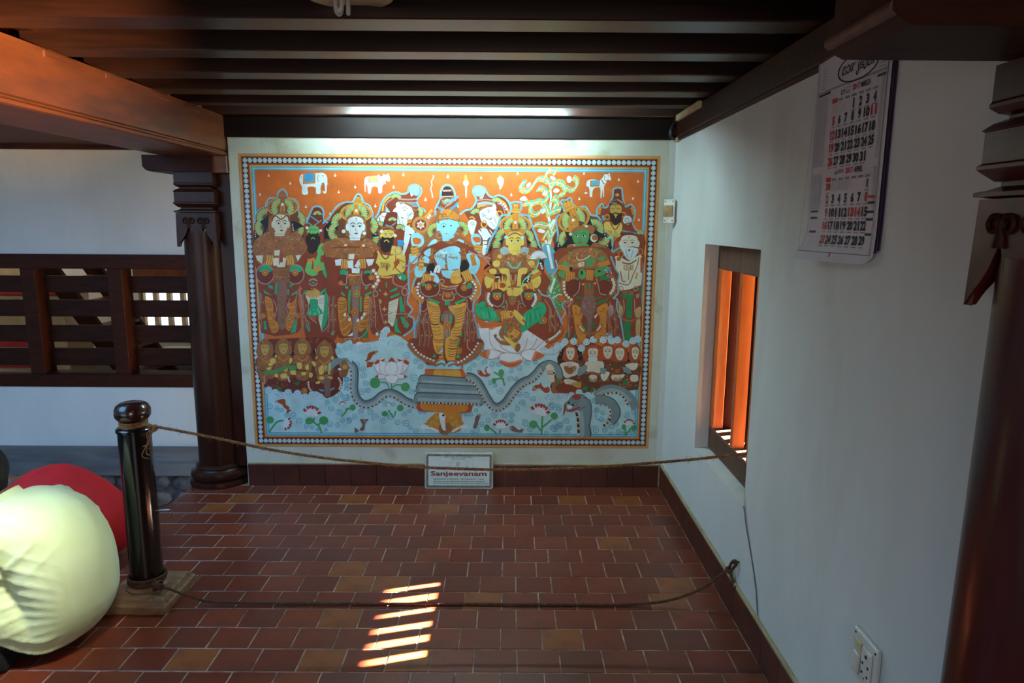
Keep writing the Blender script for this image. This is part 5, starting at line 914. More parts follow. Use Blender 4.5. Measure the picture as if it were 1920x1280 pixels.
p.poly([(300,340),(420,320),(520,280),(560,300),(460,350),(330,370)], 'GS').poly([(560,280),(640,280),(640,320),(580,330)], 'GS').pol([(340,420),(440,410),(440,480),(350,480)], 'MR').poly([(590,450),(680,430),(700,500),(620,520)], 'MR').pol([(610,460),(680,450),(660,490)], 'GE').poly([(830,480),(940,470),(940,570),(850,540)], 'MR').poly([(1010,470),(1090,440),(1080,520),(1020,560)], 'MR').pol([(880,520),(930,530),(930,550),(890,540)], 'TE').pol([(1000,520),(1050,500),(1040,520),(1000,545)], 'TE').pol([(930,400),(1000,410),(1000,600),(940,610)], 'MD').disc(730,540,30).pol([(440,490),(490,510),(480,550),(450,540)], 'GE')
p.beads([(770,440),(775,500),(800,540)], 5, 10, 'CR').beads([(1080,400),(1110,460),(1090,530)], 6, 11, 'CR').beads([(310,390),(315,470)], 5, 10, 'PK').beads([(555,390),(575,450)], 4, 10, 'CR')
p.poly([(1090,330),(1160,250),(1190,290),(1170,380),(1110,400)], 'BR').ell(1152,292,26,24,'YD').stripes([(1120,330),(1110,390)], [(1175,330),(1160,390)], 4, 7, 'BD').ell(1095,315,18,12,'WH'); p.done()
p = Paint('painted_figures', 'five small seated brown figures at the lower right', 100).on('C4')
base = [(30,560),(40,420),(90,300),(80,200),(140,100),(230,50),(310,100),(350,170),(370,80),(450,40),(540,80),(620,60),(700,90),(780,90),(810,150),(880,80),(935,80),(925,530),(520,520),(440,560)]
p.poly(base, 'BD', n=2).poly([(100,250),(130,110),(230,50),(320,110),(350,190),(310,230)], 'BK').poly([(350,190),(380,100),(460,60),(540,110),(560,230),(500,260)], 'BR').pol([(550,130),(590,90),(570,230),(552,220)], 'BK').poly([(650,200),(670,110),(740,75),(810,110),(800,240)], 'BK').poly([(805,230),(820,150),(910,65),(880,150),(850,230)], 'BK').deco(base, 150, ('BR','RB','MD','GO'), 26)
for x, y, w, sk, rr in ((220,155,44,'CR','RD'),(455,160,52,'CR','RD'),(610,140,48,'CR','RD'),(735,160,46,'CR','RD'),(895,150,36,'CR','RD')):
    p.poly([(x-w*1.7,y+70),(x-w*1.6,y-20),(x-w,y-80),(x,y-100),(x+w,y-80),(x+w*1.6,y-20),(x+w*1.6,y+70)], 'OD').deco([(x-w*1.5,y),(x-w,y-75),(x,y-95),(x+w,y-75),(x+w*1.5,y)], 18, ('BR','GO','BD'), 14).head(x, y, w, 64, sk, -.2, rr, None, 'BK', False, 'BR')
p.poly([(405,200),(450,190),(500,200),(490,260),(455,270),(415,255)], 'SW')
p.poly([(110,270),(180,240),(250,240),(310,270),(300,360),(240,390),(160,400)], 'CR').poly([(160,280),(215,300),(270,280),(280,320),(215,370),(160,330)], 'BR').deco([(160,280),(270,280),(215,365)], 18, ('OD','BD','GO'), 14).poly([(150,430),(220,420),(310,460),(290,510),(200,500)], 'CR').ell(270,480,46,28,'YD').bangle(310,480,40,60,3,0)
p.poly([(380,240),(560,240),(540,350),(400,350)], 'CR').line([(370,360),(450,350),(540,380)], 20, 'BR').poly([(420,380),(490,380),(490,440),(430,440)], 'CR').curl(430,430,24,'BR',8).curl(480,430,24,'BR',8).poly([(540,360),(600,340),(630,360),(580,440),(540,410)], 'CR').ring(300,330,44,6,'SL').poly([(300,310),(390,270),(380,340),(300,390)], 'SN').pol([(530,300),(600,310),(580,370),(530,360)], 'SN')
p.poly([(650,380),(760,370),(790,350),(780,390),(720,440),(660,430)], 'CR').pol([(680,320),(740,310),(730,360),(690,360)], 'OD').poly([(790,270),(870,250),(925,260),(900,320),(840,320)], 'CR').pol([(760,290),(830,300),(860,360),(780,360)], 'SN').ell(790,360,14,10,'BK').poly([(850,380),(920,380),(920,440),(850,440)], 'CR').curl(690,420,24,'BR',8).curl(740,420,24,'BR',8)
p.poly([(30,560),(40,440),(110,410),(130,440),(100,560)], 'BR').pol([(75,450),(115,440),(110,480),(70,500)], 'GE').poly([(60,510),(130,460),(170,500),(110,560)], 'RB').pol([(350,500),(400,490),(390,540),(350,540)], 'GE').pol([(440,500),(460,490),(450,560),(430,560)], 'GE').pol([(770,430),(820,430),(810,480),(770,480)], 'GE').poly([(180,470),(310,520),(290,560),(130,560)], 'RB'); p.done()
p = Paint('painted_clouds', 'row of curling blue clouds along the feet of the figures', 150)
for sheet, pts in (('C1', ((355,535,44),(425,560,34),(560,560,46),(655,570,46),(735,605,32),(810,580,40),(890,605,40),(480,590,24),(1090,120,38),(1165,100,40))),
    ('C2', ((0,110,36),(48,95,34),(130,95,42),(210,95,30),(280,90,32),(350,65,40),(430,10,44),(440,-40,36),(530,50,52),(630,75,40),(470,-90,26))),
    ('C3', ((1145,75,42),(1090,120,30),(1000,120,22))),
    ('C4', ((90,90,46),(160,30,44),(255,25,44),(20,130,30),(335,95,30),(385,30,34),(460,5,38),(560,10,38),(620,-30,40),(650,20,34),(710,10,36),(800,50,34),(870,20,38),(920,0,30),(70,600,38),(165,605,42),(230,590,34),(310,560,44),(400,590,44),(15,615,34)))):
    p.on(sheet).curls([(x, y) for x, y, r in pts], 40 if sheet != 'C4' else 38, ('SW','SS'))
p.on('C1').poly([(1060,140),(1110,60),(1224,20),(1224,240),(1170,200),(1090,200)], 'SE').curls([(1085,130),(1160,105),(1215,90)], 34, ('SE','SS')); p.done()
# mount and serpent
p = Paint('painted_mount', 'orange mount wound round by the serpent', 165).on('C2')
p.poly([(890,312),(1100,310),(1235,312),(1235,450),(870,400),(875,350)], 'OR').poly([(980,315),(1235,312),(1235,430),(1000,420)], 'GD').poly([(795,650),(900,640),(1235,660),(1235,765),(1000,760),(800,745)], 'OD').poly([(850,660),(1235,665),(1235,762),(1000,758),(850,740)], 'GO')
p.on('C3').poly([(-20,312),(130,312),(165,330),(190,430),(-20,440)], 'OR').poly([(-20,314),(110,314),(130,420),(-20,430)], 'GD').poly([(-20,660),(230,650),(250,740),(200,770),(-20,768)], 'OD').poly([(-20,668),(180,662),(190,755),(-20,762)], 'GO'); p.done()
p = Paint('painted_serpent', 'long grey serpent with a beaded belly winding across the sea', 190)
def snake(path, w, belly=1, n=40):
    p.line(path, w, 'SD', n=8); q = [(x, y) for x, y in path]
    p.line(path, w*.90, 'SN', n=8)
    off = []
    sp_ = [(v.x, v.y) for v in spline([(x, y, 0) for x, y in path], 8)]
    for i, a in enumerate(sp_):
        b_ = sp_[min(i+1, len(sp_)-1)]; c = sp_[max(i-1, 0)]; dx, dy = b_[0]-c[0], b_[1]-c[1]; m = math.hypot(dx, dy) or 1
        off.append((a[0]-dy/m*w*.16*belly, a[1]+dx/m*w*.16*belly))
    p.line(off, w*.40, 'SL', False)
    of2 = [(a[0]-(o[0]-a[0])*-1*0+ (o[0]-a[0])*2.7, a[1]+(o[1]-a[1])*2.7) for a, o in zip(sp_, off)]
    p.beads(of2, n, w*.115, ('BK','CR','OD','CR'), False, True)
    up_ = [(a[0]-(o[0]-a[0])*2.3, a[1]-(o[1]-a[1])*2.3) for a, o in zip(sp_, off)]
    p.line(up_, w*.12, 'SD', False)
p.on('C2').line([(-150,330),(-70,245),(0,225),(70,240),(130,300)], 80, 'SD', n=8).line([(-150,330),(-70,247),(0,230),(70,245),(125,300)], 66, 'SN', n=8)
snake([(60,240),(130,300),(140,400),(135,520),(165,620),(240,680),(340,655),(420,590),(500,560),(590,590),(680,650),(790,690)], 86, 1, 52)
p.ell(30,270,36,50,'BR').ell(40,290,22,22,'YD').stripes([(0,320),(0,390)], [(55,310),(40,390)], 4, 7, 'BD')
def coil(x0, y, x1, y1, h):
    p.poly([(x0,y),(x0+20,y-h*.5),(x0+90,y-h*.62),(x1-80,y1-h*.62),(x1-20,y1-h*.5),(x1,y1),(x1-20,y1+h*.45),(x1-80,y1+h*.5),(x0+80,y+h*.5),(x0+20,y+h*.4)], 'SD').poly([(x0+8,y+4),(x0+28,y-h*.38),(x0+90,y-h*.50),(x1-80,y1-h*.50),(x1-28,y1-h*.40),(x1-8,y1+4),(x1-30,y1+h*.40),(x0+30,y+h*.38)], 'SN').line([(x0+40,y+h*.1),((x0+x1)/2,(y+y1)/2+h*.1),(x1-40,y1+h*.1)], h*.3, 'SL').beads([(x0+50,y+h*.42),((x0+x1)/2,(y+y1)/2+h*.40),(x1-50,y1+h*.42)], 34, h*.10, ('BK','CR','OD','CR'), True, True)
coil(800, 435, 1470, 470, 100); coil(776, 520, 1480, 550, 100); coil(758, 620, 1490, 640, 105)
p.on('C3'); snake([(190,390),(250,400),(310,450),(360,530),(410,620),(460,690),(520,710),(590,670),(650,590),(710,510),(780,450),(860,415),(920,360),(980,290),(1040,265)], 88, 1, 62)
p.line([(970,300),(1030,260),(1090,265),(1150,320),(1170,420)], 74, 'SD', n=8).line([(975,300),(1030,262),(1090,267),(1145,320),(1165,415)], 62, 'SN', n=8).poly([(1020,290),(1060,260),(1100,290),(1110,360),(1060,390),(1030,350)], 'CR').stripes([(1030,330),(1040,380)], [(1105,330),(1095,380)], 3, 8, 'RD').ell(1105,355,10,12,'BK').poly([(1035,390),(1100,380),(1110,440),(1080,450)], 'CR')
p.on('C4').line([(480,600),(560,540),(660,520),(780,560),(860,640),(900,730)], 88, 'SN', n=8).line([(470,640),(540,560),(650,535),(760,570),(840,650)], 40, 'SL', n=8).beads([(560,580),(640,565),(720,570),(780,620),(830,710)], 16, 13, ('OD','CR','BK','CR'), True, True)
p.line([(480,630),(560,630),(640,660),(690,730),(690,800),(640,870)], 92, 'SD', n=8).line([(480,630),(560,632),(638,662),(685,730),(684,800),(635,868)], 80, 'SN', n=8).beads([(530,695),(590,700),(630,750),(635,820),(600,880),(545,915)], 16, 15, ('OD','CR','BK','CR'), True, True).ell(560,770,70,80,'SE').curl(500,740,30,'SS').curl(545,830,30,'SS').curl(555,770,28,'SS')
p.poly([(150,690),(200,640),(250,585),(330,575),(400,610),(440,680),(440,800),(425,900),(435,1010),(330,1010),(335,850),(310,740),(240,760),(180,750)], 'SD').poly([(160,695),(205,645),(255,592),(330,583),(392,615),(430,680),(430,800),(412,900),(420,1008),(340,1008),(342,850),(318,735),(240,752),(185,745)], 'SN').poly([(330,740),(350,760),(365,900),(360,1010),(315,1010),(310,860)], 'SL').ell(283,605,44,32,'RD').ring(283,605,28,6,'BR',20).ell(243,688,16,12,'BK').ell(205,665,12,12,'BK').ring(268,680,22,5,'SD').line([(180,750),(240,740),(320,710)], 18, 'RD').poly([(155,690),(175,700),(165,760),(140,800),(150,740)], 'RD').poly([(190,690),(240,700),(220,730),(190,725)], 'SW').line([(330,730),(380,700)], 7, 'SD').beads([(280,765),(298,850),(305,1000)], 12, 17, ('OD','BK','CR'), True, True); p.done()
# sea creatures and lotuses
p = Paint('painted_turtle', 'golden turtle below the mount', 175).on('C2')
p.poly([(880,880),(950,800),(1010,768),(1230,768),(1240,960),(1040,970),(920,930)], 'GO').poly([(850,880),(900,875),(890,895)], 'GO').poly([(830,905),(880,895),(1030,960),(1010,975),(900,935),(850,945)], 'WH').poly([(1015,930),(1050,870),(1130,870),(1160,930),(1095,1000),(1030,980)], 'BR').poly([(1018,790),(1045,770),(1085,800),(1120,910),(1090,955),(1050,930)], 'WH').ell(1065,797,14,12,'BK')
for x, y in ((950,870),(1000,820),(990,890),(1120,830),(1170,800),(1190,860),(1150,880),(930,900)): p.pol([(x-24,y),(x-12,y-20),(x+14,y-20),(x+26,y),(x+12,y+20),(x-14,y+20)], 'YD')
p.on('C3').poly([(-20,768),(60,770),(110,830),(165,885),(60,950),(-20,970)], 'GO').poly([(40,960),(140,900),(205,910),(190,935),(130,930),(60,970)], 'WH').poly([(-20,880),(20,880),(50,930),(-10,990)], 'BR')
for x, y in ((30,820),(80,860),(50,890),(100,900)): p.pol([(x-24,y),(x-12,y-20),(x+14,y-20),(x+26,y),(x+12,y+20),(x-14,y+20)], 'YD')
p.done()
def fish(sheet, pts, fins, col, eye):
    p = Paint('painted_fish', None, 172).on(sheet); p.poly(pts, col)
    for f in fins: p.pol(f, col)
    p.ell(eye[0], eye[1], 8, 8, 'WH').ell(eye[0], eye[1], 4, 4, 'BK'); q = pts[:len(pts)//2]; p.line(q, 5, 'BD'); p.done()
fish('C1', [(425,655),(460,640),(520,630),(530,680),(570,710),(560,740),(520,720),(490,680)], [[(540,770),(550,730),(600,745),(560,760),(565,778)]], 'OD', (447,655))
fish('C2', [(380,125),(340,130),(290,150),(270,200),(260,225),(300,220),(330,170),(370,145)], [[(245,225),(280,210),(270,240)], [(265,300),(270,240),(340,240),(320,290)]], 'OD', (360,135))
fish('C2', [(285,840),(240,840),(200,850),(220,900),(190,950),(240,950),(250,880)], [[(140,980),(140,920),(190,960)], [(195,840),(220,830),(210,860)]], 'MD', (245,855))
fish('C3', [(305,330),(340,330),(370,370),(420,360),(435,380),(400,395),(330,380)], [[(420,340),(440,370),(410,395)]], 'OD', (320,340))
fish('C3', [(880,530),(900,490),(960,480),(1000,510),(1050,500),(1060,550),(1010,560),(950,510),(900,540)], [[(950,480),(965,450),(980,490)]], 'OD', (900,515))
fish('C3', [(340,790),(300,800),(280,860),(260,930),(300,920),(320,850)], [[(265,930),(300,900),(290,940)]], 'MD', (325,800))
fish('C3', [(645,920),(680,910),(730,950),(780,940),(770,975),(700,970),(655,950)], [[(760,930),(790,945),(765,980)]], 'MD', (662,930))
def lotus(sheet, stems, leaves, buds, base=176):
    p = Paint('painted_water_lily', None, base).on(sheet)
    for q in stems: p.line(q, 16, 'LF')
    for x, y, rx, ry in leaves: p.ell(x, y, rx, ry, 'LF')
    for x, y, r, a in buds:
        for k in (-60, -32, 32, 60, -15, 15, 0):
            t = radians(a+k); cx_, cy_ = x+cos(t)*r*.55, y+sin(t)*r*.55
            p.ell(cx_, cy_, r*.52, r*.26, 'WH', a+k); p.ell(x+cos(t)*r*.92, y+sin(t)*r*.92, r*.22, r*.15, 'RD', a+k)
    p.done()
lotus('C1', [[(360,970),(410,900),(450,860),(510,850)]], [(370,845,40,38)], [(520,875,70,20)])
lotus('C1', [[(910,980),(880,910),(830,870),(830,820)], [(870,900),(900,870)]], [(780,855,44,36),(930,850,48,44)], [(800,800,95,-80)])
lotus('C2', [[(0,810),(40,770),(60,720)], [(50,740),(90,720)]], [(120,715,30,32)], [(15,690,36,-100)])
lotus('C2', [[(550,820),(510,770),(490,740)], [(555,800),(570,750)]], [(455,780,34,28),(615,720,36,34)], [(495,690,26,-70)])
lotus('C3', [[(590,490),(560,400),(480,345)], [(580,430),(560,410),(480,420)], [(570,390),(555,350)]], [(555,350,30,34),(480,435,24,28)], [(440,325,50,160)])
lotus('C3', [[(975,1000),(980,900),(985,800)], [(985,920),(1080,840)], [(970,960),(930,900)]], [(1108,805,38,38),(890,890,44,40)], [(950,790,105,-75)])
lotus('C3', [[(540,990),(545,950)], [(510,990),(440,930)]], [(405,925,30,34)], [(550,930,80,-90)])
lotus('C4', [[(790,1010),(830,960),(850,930)], [(800,1000),(790,940)]], [(775,920,24,30),(880,925,28,32)], [(830,900,60,-80)])
p = Paint('painted_water_lily', 'large pale lotus with two green pads left of the mount', 176).on('C2')
p.line([(500,510),(470,460),(410,450)], 12, 'LF').line([(530,510),(570,480),(640,480)], 12, 'LF').line([(522,450),(525,520)], 12, 'LF').ell(352,458,55,56,'LF').ell(668,500,46,46,'LF')
for q in ([(340,250),(380,215),(440,370),(370,340)], [(705,245),(660,215),(600,370),(680,320)], [(400,215),(450,205),(480,375),(410,350)], [(640,215),(590,205),(560,375),(630,350)], [(455,300),(525,195),(585,300),(560,370),(520,380),(480,370)], [(350,395),(400,370),(460,375),(450,410),(390,415)], [(690,395),(640,370),(580,375),(600,410),(650,412)], [(455,395),(520,375),(595,395),(570,450),(530,465),(480,445)]): p.poly(q, 'WH').line(q, 5, 'PK', closed=True)
for q in ([(345,250),(385,215),(395,245),(360,265)], [(705,245),(665,215),(650,245),(690,270)], [(405,225),(450,205),(450,240)], [(640,225),(595,205),(595,240)], [(490,245),(525,195),(565,245),(525,235)], [(350,395),(385,375),(385,412)], [(690,395),(655,375),(655,410)]): p.poly(q, 'OD')
p.done()
# ================================================================ THINGS
# ---- heavy beam over the courtyard edge
t = thing('ceiling_beam', 'heavy brown wooden beam with a rounded lower edge, resting on the left pillar', 'beam', (-1.695, 1.0, 1.845))
bx0, bx1 = -1.875, -1.515
b = B(); b.prism([(bx0, -2.2, 1.853), (bx0, -2.2, 2.05), (bx1, -2.2, 2.05), (bx1, -2.2, 1.875), (bx1-.012, -2.2, 1.872), (bx1-.012, -2.2, 1.866), (bx1-.004, -2.2, 1.864), (bx1+.002, -2.2, 1.858), (bx1-.002, -2.2, 1.848), (bx1-.014, -2.2, 1.845), (bx0+.02, -2.2, 1.845)], (0, 6.02, 0))
b.build('timber', M['wood_beam'], t)
for i in range(7):                        # notches where the rafters land
    y = (3.40, 3.09, 2.76, 2.415, 2.06, 1.70, 1.36)[i]
    b = B(); b.box(-1.66, bx1+.004, y-.075, y+.085, 2.018, 2.049, .006); b.build('packing_piece', M['wood_beam'], t)

# ---- pillars: square carved head over a round shaft
def scroll(b, c, ux, s, depth, nrm):
    """a pair of carved volutes on a stalk, as a raised bead on a face"""
    c = Vector(c); ux = Vector(ux); nrm = Vector(nrm)
    for sg in (-1, 1):
        pts = []; rad = []
        for k in range(26):
            a = k/25; th = pi - a*2.6*pi; r = s*(.50-.34*a)
            pts.append(c + ux*(sg*(s*.50 + r*cos(th))) + Vector((0,0,1))*(r*sin(th)) + nrm*depth); rad.append(.0062*(1-.45*a))
        b.tube(pts, rad, 6)
def pillar(name, label, cx, cy, zt, cap_scale, wood, tag_bracket):
    t = thing(name, label, 'pillar', (cx, cy, 0))
    hs = .105
    b = B(); b.lathe([(.170,.0),(.172,.012),(.168,.03),(.150,.036),(.158,.045),(.165,.062),(.160,.080),(.140,.090),(.132,.100),(.136,.108),(.132,.118),(.118,.125)], (cx, cy, 0), 40)
    b.build('base_moulding', wood, t, 40)
    b = B(); b.lathe([(.116,.12),(.117,.6),(.113,1.0),(.110,1.45)], (cx, cy, 0), 40); b.build('shaft', wood, t, 40)
    # carved block with hanging corner petals
    b = B()
    H0, H1 = 1.37, 1.545
    for nrm in ((0,-1),(0,1),(1,0),(-1,0)):
        n = Vector((nrm[0], nrm[1], 0)); u = Vector((-nrm[1], nrm[0], 0))
        prof = [(-1.02, H0-.005), (-.90, H0+.012), (-.72, H0+.035), (-.55, H0+.062), (-.43, H0+.092), (-.38, H0+.12), (-.33, H0+.092), (-.2, H0+.05), (0, H0+.012), (.2, H0+.05), (.33, H0+.092), (.38, H0+.12), (.43, H0+.092), (.55, H0+.062), (.72, H0+.035), (.90, H0+.012), (1.02, H0-.005), (1.0, H1), (-1.0, H1)]
        P = [Vector((cx, cy, 0)) + n*(hs*(1.0+.04*(H1-z)/.17)) + u*(a*hs) + Vector((0,0,z)) for a, z in prof]
        b.prism(P, n*-.022)
    b.box(cx-hs+.02, cx+hs-.02, cy-hs+.02, cy+hs-.02, H0+.12, H1)
    b.build('carved_block', wood, t)
    b = B()
    for nrm in ((0,-1),(-1,0)):
        n = Vector((nrm[0], nrm[1], 0)); u = Vector((-nrm[1], nrm[0], 0))
        for a in (-.38, .38): scroll(b, Vector((cx, cy, H0+.132)) + n*hs*1.02 + u*a*hs, u, .034, .001, n); b.tube([Vector((cx, cy, z)) + n*(hs*1.02) + u*a*hs for z in (H0+.140, H0+.12, H0+.095)], [.010, .008, .012], 8)
    b.build('carved_scroll', M['wood_dark'], t, 60)
    b = B(); b.squares([(.085,1.545),(.112,1.549),(.112,1.556),(.098,1.560),(.085,1.566),(.085,1.574)], (cx, cy, 0)); b.build('necking', wood, t)
    b = B(); b.squares([(.092,1.574),(.106,1.588),(.112,1.594),(.112,1.600),(.107,1.604),(.107,1.655),(.111,1.658),(.100,1.668),(.088,1.674)], (cx, cy, 0)); b.build('cushion', wood, t)
    b = B(); b.squares([(.085,1.674),(.085,1.680),(.096,1.684),(.106,1.694),(.106,1.700),(.104,1.704),(.104,1.762)], (cx, cy, 0)); b.build('cushion', wood, t)
    return t
lp = pillar('pillar', 'dark round pillar with carved square head at the left end of the painting', -1.692, 3.845, 1.85, 1, M['wood_pillar'], 1)
b = B(); b.prism([(-1.945,3.72,1.845),(-1.945,3.72,1.785),(-1.93,3.72,1.768),(-1.91,3.72,1.760),(-1.585,3.72,1.760),(-1.585,3.72,1.845)], (0,.24,0)); b.build('bracket', M['wood_dark'], lp)
b = B(); b.box(-1.70, -1.508, 3.745, 4.0, 1.755, 1.846, .004); b.build('bracket', M['wood_beam'], lp)
b = B(); b.box(-1.600, -1.508, 3.80, 4.0, .10, 1.76, .006); b.build('side_post', M['wood_pillar'], lp)

rp = pillar('pillar', 'dark red pillar with carved head in the right foreground, cut by the frame', .905, 1.085, 1.85, 1, M['wood_red'], 1)
b = B(); b.prism([(.525,.985,1.95),(.525,.985,1.805),(.515,.985,1.80),(.515,.985,1.788),(.528,.985,1.776),(.545,.985,1.768),(1.3,.985,1.768),(1.3,.985,1.95)], (0,.20,0)); b.build('bracket', M['wood_dark'], rp)
b = B(); b.tube([(.521,.987,1.792),(.521,1.183,1.792)], .011, 10); b.build('bracket_bead', M['wood_window'], rp, 60)
t = thing('cross_beam', 'dark beam in the top right corner above the bracket of the red pillar', 'beam', (.9, 1.0, 1.95))
b = B(); b.box(.50, 2.3, .96, 1.21, 1.95, 2.05, .006); b.build('timber', M['wood_dark'], t)

# ---- barrier post on its wooden foot
px, py = -1.450, 2.552
t = thing('barrier_post', 'glossy black barrier post with a turned wooden knob on a wooden foot', 'post', (px, py, 0))
b = B(); b.squares([(.128,.004),(.130,.010),(.130,.034),(.124,.040)], (px, py, 0)); b.build('foot_board', M['base_wood'], t)
b = B(); b.squares([(.118,.038),(.112,.056),(.108,.060)], (px, py, 0)); b.build('foot_step', M['base_wood'], t)
b = B(); b.lathe([(.080,.058),(.080,.068),(.066,.074),(.062,.080)], (px, py, 0), 32); b.build('collar', M['base_wood'], t, 40)
b = B(); b.lathe([(.0605,.078),(.0600,.40),(.0585,.700),(.0635,.703),(.0640,.712),(.060,.716),(.052,.720)], (px, py, 0), 36); b.build('shaft', M['black_gloss'], t, 35)
b = B(); b.lathe([(.050,.718),(.044,.728),(.040,.740),(.046,.747),(.056,.752),(.0625,.762),(.0645,.775),(.063,.790),(.056,.804),(.045,.812),(.028,.817),(.010,.818)], (px, py, 0), 36); b.build('knob', M['finial'], t, 50)
b = B(); b.tube(spline([(px+.055, py-.01, .379), (px+.105, py-.012, .384), (px+.123, py-.012, .383), (px+.128, py-.012, .374), (px+.124, py-.012, .362), (px+.113, py-.012, .352)], 4), .0022, 6); b.build('hook', M['steel'], t, 60, label='thin bent wire hook')

# ---- coir ropes
def rope(path, r, strands=3, turns=55, seg=5):
    b = B(); path = spline(path, 10)
    L = [0]
    for p, q in zip(path, path[1:]): L.append(L[-1]+(q-p).length)
    step = .004; n = int(L[-1]/step); pts = []; j = 0
    for i in range(n+1):
        s = L[-1]*i/n
        while j < len(L)-2 and L[j+1] < s: j += 1
        pts.append(path[j].lerp(path[j+1], (s-L[j])/max(1e-9, L[j+1]-L[j])))
    for k in range(strands):
        q = []
        for i, p in enumerate(pts):
            t_ = (pts[min(i+1, n)]-pts[max(i-1, 0)]).normalized()
            a = t_.cross(Vector((0,0,1)) if abs(t_.z) < .95 else Vector((1,0,0))).normalized(); c = t_.cross(a)
            th = 2*pi*k/strands + turns*2*pi*(L[-1]*i/n)/1.0
            q.append(p + a*cos(th)*r*.5 + c*sin(th)*r*.5)
        b.tube(q, r*.56, seg)
    return b, pts
def fuzz(pts, r, n, ln, rnd):
    b = B()
    for i in range(n):
        p = pts[rnd.randrange(len(pts))]
        d = Vector((rnd.uniform(-1,1), rnd.uniform(-1,1), rnd.uniform(-1,1))).normalized()
        l = ln*rnd.uniform(.4, 1.3); e = Vector((rnd.uniform(-1,1), rnd.uniform(-1,1), rnd.uniform(-1,1)))*.35
        b.tube([p+d*r*.8, p+d*(r+l*.5)+e*l*.3, p+d*(r+l*.8)+e*l], .0005, 3)
    return b
rnd = random.Random(5)
up = [(-1.385,2.497,.742),(-1.35,2.497,.738),(-1.123,2.5,.693),(-.923,2.5,.649),(-.721,2.5,.616),(-.519,2.5,.594),(-.315,2.5,.578),(-.07,2.5,.571),(.093,2.5,.572),(.298,2.5,.581),(.501,2.5,.597),(.705,2.5,.616),(.905,2.5,.641),(.965,2.505,.649)]
t = thing('rope', 'pale coir rope strung from the knob of the black post to the window bars', 'rope', (-1.38, 2.5, .56))
b, pts = rope(up, .0058); b.build('strand', M['rope'], t, 60)
o = fuzz(pts, .006, 520, .012, rnd).build('loose_fibres', M['rope'], t); o['kind'] = 'stuff'
b = B()
for k in range(3):
    ring = [(px+cos(a)*.0475, py+sin(a)*.0475, .729+.0075*k+.004*sin(a)) for a in [2*pi*i/24 for i in range(24)]]
    b.tube(ring, .0042, 6, closed=True)
b.build('binding', M['rope'], t, 60)
b = B(); kc = Vector((-1.345, 2.495, .728))
for k in range(4):
    ax = Vector((rnd.uniform(-1,1), rnd.uniform(-1,1), rnd.uniform(-1,1))).normalized(); bx = ax.orthogonal().normalized(); cx_ = ax.cross(bx)
    b.tube([kc + bx*cos(a)*.014 + cx_*sin(a)*.017 for a in [2*pi*i/14 for i in range(14)]], .0042, 6, closed=True)
b.build('knot', M['rope'], t, 60)
b = B()
for k in range(5):
    a = kc; e = kc + Vector((-.012-.008*k+rnd.uniform(-.01,.01), rnd.uniform(-.015,.0), -.055-.012*k)); m = (a+e)/2 + Vector((-.012+.006*k, -.008, .01))
    b.tube(spline([a, m, e, e+Vector((.012*(k-2), 0, -.012))], 4), .0022, 5)
b.build('tassel', M['rope'], t, 60)
low = [(-1.385,2.49,.075),(-1.34,2.48,.085),(-1.30,2.48,.070),(-1.23,2.485,.040),(-1.168,2.49,.022),(-.958,2.495,.0135),(-.747,2.5,.011),(-.324,2.5,.010),(.1,2.5,.010),(.40,2.5,.010),(.56,2.5,.018),(.66,2.498,.038),(.76,2.495,.084),(.862,2.49,.168)]
t = thing('rope', 'dark coir rope lying low across the floor from the post foot to the wall hook', 'rope', (-1.38, 2.5, .01))
b, pts = rope(low, .0060); b.build('strand', M['rope_dark'], t, 60)
o = fuzz(pts, .006, 220, .009, rnd).build('loose_fibres', M['rope_dark'], t); o['kind'] = 'stuff'
b = B()
for k in range(4):
    b.tube([(px+cos(a)*(.0655+.003*(k%2)), py+sin(a)*(.0655+.003*(k%2)), .084+.008*k*.8+.003*sin(a+k)) for a in [2*pi*i/26 for i in range(26)]], .0052, 6, closed=True)
b.build('binding', M['rope_dark'], t, 60)
b = B(); kc = Vector((-1.375, 2.485, .092))
for k in range(5):
    ax = Vector((rnd.uniform(-1,1), rnd.uniform(-1,1), rnd.uniform(-1,1))).normalized(); bx = ax.orthogonal().normalized(); cx_ = ax.cross(bx)
    b.tube([kc + bx*cos(a)*.020 + cx_*sin(a)*.016 for a in [2*pi*i/14 for i in range(14)]], .0052, 6, closed=True)
b.build('knot', M['rope_dark'], t, 60)
b = B(); b.tube(spline([(.862,2.49,.168),(.855,2.44,.222),(.862,2.425,.240),(.868,2.42,.232),(.862,2.45,.19),(.858,2.475,.165),(.862,2.49,.168)], 6), .0058, 7)
b.tube(spline([(.860,2.46,.180),(.864,2.425,.135),(.868,2.405,.143)], 6), .005, 7)
b.build('loop', M['rope_dark'], t, 60)
b = B(); b.sphere((.861,2.487,.17), (.013,.012,.014), 10, 7); b.build('knot', M['rope_dark'], t, 60)
t = thing('wall_hook', 'small iron hook in the right wall holding the low dark rope', 'hook', (XR, 2.42, .236))
b = B(); b.tube(spline([(XR+.004,2.42,.238),(XR-.012,2.42,.238),(XR-.021,2.42,.232),(XR-.022,2.42,.244)], 4), .0035, 7); b.build('shank', M['conduit'], t, 60)
t = thing('cable', 'thin grey cable running down the right wall below the window corner', 'cable', (XR, 2.3, .15))
b = B(); b.tube(spline([(XR-.0035,2.404,.47),(XR-.0035,2.36,.40),(XR-.0035,2.30,.33),(XR-.0035,2.235,.24),(XR-.0035,2.20,.15)], 6), .0019, 6); b.build('sheath', M['sign_mirror'], t, 60)

